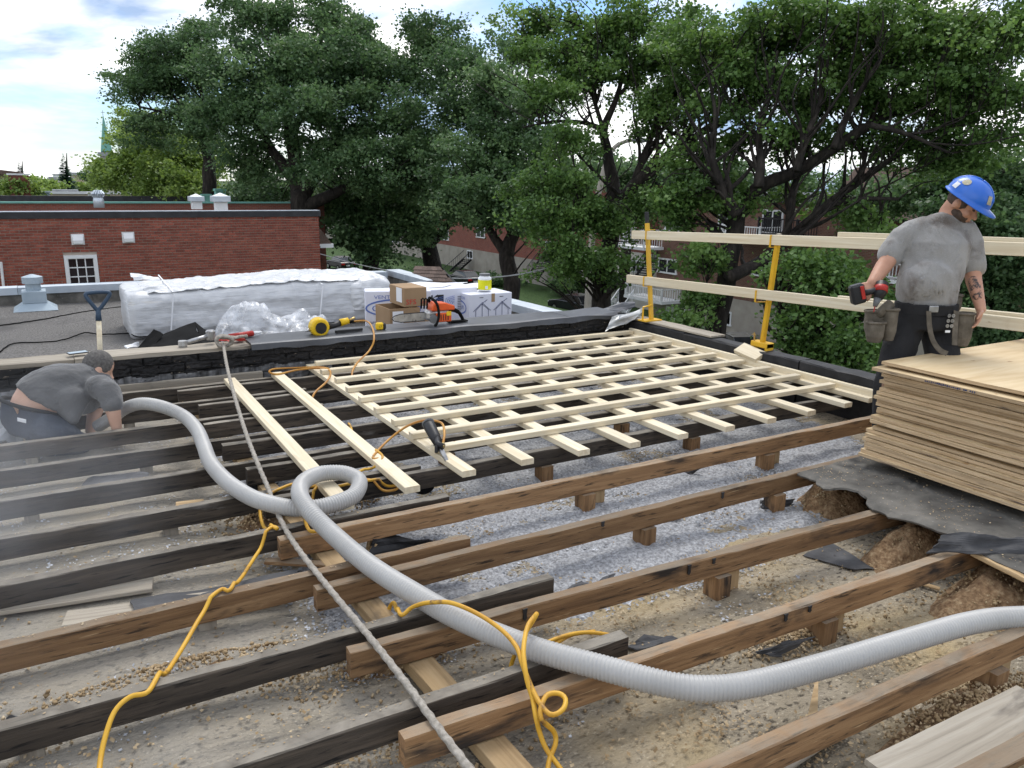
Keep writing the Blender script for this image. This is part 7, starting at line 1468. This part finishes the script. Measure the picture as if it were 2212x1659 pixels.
def patch(a0, t0, da, dt, m='sticker', rnd=True):
    n_ = 10; m_ = MB(); c_ = hp_(a0, t0, 1.032); ps = []
    for i in range(n_):
        th = 2*math.pi*i/n_; ps.append(hp_(a0+da*math.cos(th), t0+dt*math.sin(th), 1.03)) if rnd else None
    if not rnd: ps = [hp_(a0+x*da, t0+y*dt, 1.03) for x, y in ((-1, -1), (1, -1), (1, 1), (-1, 1))]
    m_.add([c_]+ps, [(0, 1+i, 1+(i+1) % len(ps)) for i in range(len(ps))]); m_.build('sticker', m, ho, at=Vector(w1['_o']))
ring_pts = [hp_(2*math.pi*k/nA, math.pi/2*.9, 1.006) for k in range(nA)]
patch(.35, 1.12, .17, .2, 'sticker', False); patch(2.0, .85, .25, .2); patch(2.25, 1.25, .15, .15, 'white_paper', False)
MB().tube([hp_(0, t_, 1.02) for t_ in np.linspace(.05, 1.2, 10)]+[], .006, 6).build('ridge', 'helmet_blue', ho, at=Vector(w1['_o']), smooth=True)
MB().tube([hp_(math.pi, t_, 1.02) for t_ in np.linspace(.0, 1.3, 10)], .006, 6).build('ridge', 'helmet_blue', ho, at=Vector(w1['_o']), smooth=True)
# tattoo sleeve on the forearm
tt = MB(); A_, B_ = J(2101, 600, .02), J(2116, 655, -.045); tt.limb([A_.lerp(B_, .1)+TW*.014-RT*.008, A_.lerp(B_, .5)+TW*.013-RT*.008, A_.lerp(B_, .8)+TW*.010-RT*.006], [.030, .033, .026], 14)
tt.build('tattoo', 'tattoo', w1, smooth=True)
# belt and pouches
bl_ = MB(); cB = J(2000, 664, .0); bl_.loft([(cB+UZ*z_, lat*.186, fr*.157) for z_ in (-.028, -.02, .02, .028)], 28); bl_.build('tool_belt', 'black_cloth', w1)
MB().box(J(2017, 668, -.165), (.06, .012, .04), frame(lat)).build('buckle', 'steel', w1, bevel=.004)
def pouch(c, w_, h_, d_, m, tiltx=0):
    c = Vector(c); m_ = MB(); F_ = frame(lat)
    prof = [(1.05, .8, 0), (1.0, 1.0, -.25), (.95, 1.1, -.7), (.7, .9, -1)]
    m_.loft([(c+UZ*(h_*z_+h_*.5)+lat*tiltx*z_, lat*w_/2*a, fr*d_/2*b) for a, b, z_ in prof], 18, True); o = m_.build('tool_pouch', m, w1, smooth=False, bevel=.004)
    r_ = MB(); r_.tube([c+UZ*h_*.5+lat*(w_/2*1.06*math.cos(t_))+fr*(d_/2*.85*math.sin(t_)) for t_ in np.linspace(0, 2*math.pi, 20)], .008, 6); r_.build('rim', m, o, at=Vector(w1['_o'])); return o
pouch(J(1893, 698, -.06), .15, .15, .11, 'leather'); pouch(J(1890, 718, -.12), .11, .12, .08, 'leather'); pouch(J(1922, 702, -.11), .085, .19, .07, 'leather')
pouch(J(2078, 712, -.06), .12, .20, .10, 'leather'); pouch(J(2062, 655, .04), .08, .1, .08, 'leather')
MB().tube([J(1925, 655, -.12), J(1910, 668, -.12), J(1896, 682, -.1)], .03, 8).build('belt_strap', 'leather', w1, smooth=True)
def strapm(pts, w_):
    p_ = smooth_path([J(*q) for q in pts], 6); m_ = MB(); 
    for a_, b_ in zip(p_[:-1], p_[1:]): m_.bar(a_, b_+(b_-a_)*.1, w_, .006, up=fr)
    m_.build('hanging_strap', 'leather', w1)
strapm([(2006, 672, -.17), (2008, 705, -.18), (2015, 735, -.18), (2030, 756, -.19), (2046, 764, -.2)], .03)
strapm([(2066, 672, -.13), (2063, 710, -.15), (2062, 745, -.16)], .035)
for i in range(2):
    for j in range(3): c_ = J(2050+i*9-j*2, 682+j*11, -.165); MB().lathe(c_, [(.011, 0), (.011, .004), (.006, .004), (.006, 0)], 12, axis=fr).build('eyelet', 'steel', w1)
MB().box(J(2047, 716, -.168), (.03, .004, .014), frame(lat)).build('maker_tab', 'white_paper', w1)
# cordless driver in the hand
dr = thing('cordless_driver', 'black and red cordless driver held in the gloveless hand of the standing worker', 'power drill', J(1880, 640, -.13))
b0, b1_ = J(1893, 612, -.15), J(1890, 650, -.16)
MB().tube([J(1905, 600+12, -.13), J(1903, 628, -.15), J(1896, 645, -.155)], [.036, .038, .028], 12).build('motor_body', 'black_plastic', dr, smooth=True); MB().tube([J(1904, 619, -.143), J(1902, 631, -.152)], [.0395, .0395], 12).build('housing_band', 'red_plastic', dr, smooth=True)
MB().tube([J(1896, 645, -.155), J(1890, 662, -.158)], [.024, .012], 12).build('chuck', 'grey_plastic', dr, smooth=True); MB().tube([J(1890, 662, -.158), J(1887, 674, -.16)], .004, 6).build('bit', 'red_plastic', dr)
MB().tube([J(1900, 625, -.15), J(1880, 630, -.14), J(1862, 634, -.14)], [.02, .018, .02], 10).build('grip', 'black_plastic', dr, smooth=True)
o = MB().box(J(1852, 635, -.14), (.085, .06, .12), frame((J(1900, 625, -.15)-J(1852, 638, -.14)))).build('battery', 'black_plastic', dr, bevel=.012)
MB().box(J(1864, 632, -.175), (.02, .012, .08), frame((J(1900, 625, -.15)-J(1852, 638, -.14)))).build('battery_stripe', 'red_plastic', dr)
# ---------------------------------------------------------------- kneeling worker
D2 = 5.32
def K(x, y, dd=0.): return PD(x, y, D2+dd)
w2 = thing('person', 'kneeling worker in dark grey T-shirt and jeans bent over the joists with the hose', 'person', (K(90, 950).x, K(90, 950).y, -.05))
ax2 = (K(215, 838, .22)-K(60, 900, .0)).normalized(); up2 = (UZ-ax2*UZ.dot(ax2)).normalized(); la2 = ax2.cross(up2)
def sec(x, y, dd, dx, dy, r, rl):
    """section whose long axis lies along image direction (dx, dy); the other axis runs in depth"""
    a_ = (CR*dx-CU*dy).normalized(); return (K(x, y, dd), a_*r, (CF-la2*.35*CF.dot(la2)).normalized()*rl)
back = [sec(79, 888, .02, .95, .30, .150, .175), sec(90, 872, .04, .92, .40, .165, .18), sec(107, 861, .06, .82, .57, .195, .195), sec(128, 850, .09, .66, .75, .200, .20), sec(158, 840, .13, .40, .92, .185, .205), sec(186, 836, .17, .15, .99, .160, .20), sec(210, 835, .21, -.05, 1, .125, .18), sec(230, 838, .23, -.1, 1, .07, .10)]
spine = back
b2 = MB(); b2.loft([(c, a*.94, b_*.94) for c, a, b_ in back], 24)
HC2 = K(212, 795, .26); hf2 = (ax2*.75-UZ*.65).normalized(); hl2 = hf2.cross(UZ).normalized(); hu2 = hl2.cross(hf2).normalized()
def H2(a, b, c): return HC2+hl2*a+hf2*b+hu2*c
b2.ell(H2(0, -.005, .02), [hl2*.078, hf2*.098, hu2*.10], 20, 12); b2.ell(H2(0, .03, -.045), [hl2*.06, hf2*.065, hu2*.075], 16, 10); b2.limb([H2(0, .09, .0), H2(0, .112, -.03)], [.009, .014], 8)
for s_ in (-1, 1): b2.ell(H2(.078*s_, -.01, -.01), [hl2*.013, hf2*.022, hu2*.034], 10, 8)
b2.limb([H2(0, -.04, -.03), K(208, 822, .22), K(200, 835, .2)], [.062, .065, .09], 14)
shN = K(232, 838, .06); elN = K(243, 880, .05); wrN = K(252, 925, .08)
b2.limb([K(226, 843, .07), elN, wrN], [.045, .052, .034]); hand(b2, wrN, Vector((.1, .3, -1)), (-RT*.8-TW*.1), 1, .8)
shF = K(225, 835, .36); elF = K(205, 890, .34); wrF = K(195, 930, .28)
b2.limb([shF, elF, wrF], [.06, .05, .034]); hand(b2, wrF, Vector((.2, -.2, -1)), (RT*.6-TW*.3), -1, .8)
kn = K(165, 962, .02); hpN = K(62, 902, -.03); an2 = K(45, 985, .05)
b2.limb([hpN, kn], [.09, .06]); b2.limb([kn, K(80, 985, .0)], [.055, .045]); hpF = K(75, 895, .22); kF = K(150, 945, .3)
b2.limb([hpF, kF], [.09, .06])
skinobj('body', fuse(b2, .0085, 5, .5), 'skin_pale', w2)
s2 = MB(); s2.loft([(c, a*1.03, b_*1.03) for c, a, b_ in back[2:]], 26); s2.limb([K(215, 836, .1), K(233, 846, .065), K(243, 872, .05)], [.088, .08, .07], 14); s2.limb([K(220, 838, .33), K(218, 850, .35), K(212, 868, .35)], [.088, .08, .07], 14)
s2.limb([K(150, 868, .05), K(154, 892, .02), K(158, 905, .0)], [.13, .07, .04], 14)
skinobj('t_shirt', fuse(s2, .011, 12, .6), 'shirt_dark', w2, wrinkle(.011, 7, 9, 5))
j2 = MB(); j2.loft([sec(75, 880, .02, .95, .31, .166, .19), sec(76, 900, .02, .97, .25, .182, .2), sec(82, 925, .02, .98, .2, .18, .2), sec(92, 945, .02, .99, .15, .15, .19)], 24)
j2.limb([K(95, 930, -.04), K(125, 940, -.03), kn], [.12, .11, .085], 16); j2.limb([kn+UZ*.01, K(120, 980, .0), K(60, 985, .05)], [.085, .08, .07], 14); j2.limb([hpF, K(115, 925, .27), kF], [.12, .11, .085], 16)
skinobj('jeans', fuse(j2, .011, 3, .5), 'denim', w2, wrinkle(.008, 9, 9, 7))
ws = sec(74, 876, .02, .95, .31, .168, .192)
MB().tube([ws[0]+ws[1]*math.cos(t_)+ws[2]*math.sin(t_) for t_ in np.linspace(0, 2*math.pi, 40)], .014, 6).build('waistband', 'black_cloth', w2, smooth=True)
q = K(33, 888, -.16); MB().box(q, (.055, .008, .05), frame(CR*.9-CU*.45-CF*.35)).build('waist_patch', 'tan_leather', w2)
q = K(47, 908, -.20); MB().box(q, (.065, .004, .024), frame(CR*.95-CU*.2-CF*.2)).build('pocket_paper', 'white_paper', w2)
hh = MB(); hh.ell(H2(0, -.012, .024), [hl2*.083, hf2*.100, hu2*.103], 22, 14); hh.build('hair', 'hair_grey', w2, smooth=True)
bt = MB(); bt.limb([K(60, 985, .05), K(20, 975, .08)], [.06, .055]); bt.limb([K(20, 975, .08), K(0, 945, .1)], [.05, .045]); skinobj('boot', fuse(bt, .011, 3, .5), 'leather', w2)
bg_ = P(12, 955, -.05); sheet('work_bag', [bg_+Vector((-.2, 0, 0)), bg_+Vector((.1, .0, 0)), bg_+Vector((.05, .25, .14)), bg_+Vector((-.2, .2, .1))], .02, 'smoke_grey', 'crumpled grey sack beside the kneeling worker', 'sack', 8, .04)
# ---------------------------------------------------------------- thin dust drifting from the vacuum work
dm = bpy.data.materials.new('dust'); dm.use_nodes = True; t = dm.node_tree; t.nodes.clear(); L = t.links.new
tcn = t.nodes.new('ShaderNodeTexCoord'); nz_ = t.nodes.new('ShaderNodeTexNoise'); nz_.inputs['Scale'].default_value = 2.2; nz_.inputs['Detail'].default_value = 3; L(tcn.outputs['Object'], nz_.inputs['Vector'])
gr = t.nodes.new('ShaderNodeTexGradient'); gr.gradient_type = 'SPHERICAL'; mp = t.nodes.new('ShaderNodeMapping'); mp.inputs['Location'].default_value = (-1, -1, -1); mp.inputs['Scale'].default_value = (2, 2, 2); L(tcn.outputs['Generated'], mp.inputs[0]); L(mp.outputs[0], gr.inputs[0])
mr = t.nodes.new('ShaderNodeMapRange'); mr.inputs[1].default_value = .42; mr.inputs[2].default_value = .7; mr.inputs[3].default_value = 0; mr.inputs[4].default_value = .55; L(nz_.outputs[0], mr.inputs[0])
mu = t.nodes.new('ShaderNodeMath'); mu.operation = 'MULTIPLY'; L(mr.outputs[0], mu.inputs[0]); L(gr.outputs['Fac'], mu.inputs[1])
pv = t.nodes.new('ShaderNodeVolumePrincipled'); pv.inputs['Color'].default_value = (.9, .92, .95, 1); pv.inputs['Anisotropy'].default_value = .2; L(mu.outputs[0], pv.inputs['Density'])
ou = t.nodes.new('ShaderNodeOutputMaterial'); L(pv.outputs[0], ou.inputs['Volume']); MATS['dust'] = dm
o = MB().ell((-.35, 4.4, .12), [(.95, 0, 0), (0, 1.9, 0), (0, 0, .55)], 16, 10).build('dust_cloud', 'dust', at=(-.35, 4.4, .12)); o['kind'] = 'stuff'; o['label'] = 'thin grey dust drifting over the joists below the kneeling worker'; o['category'] = 'dust'
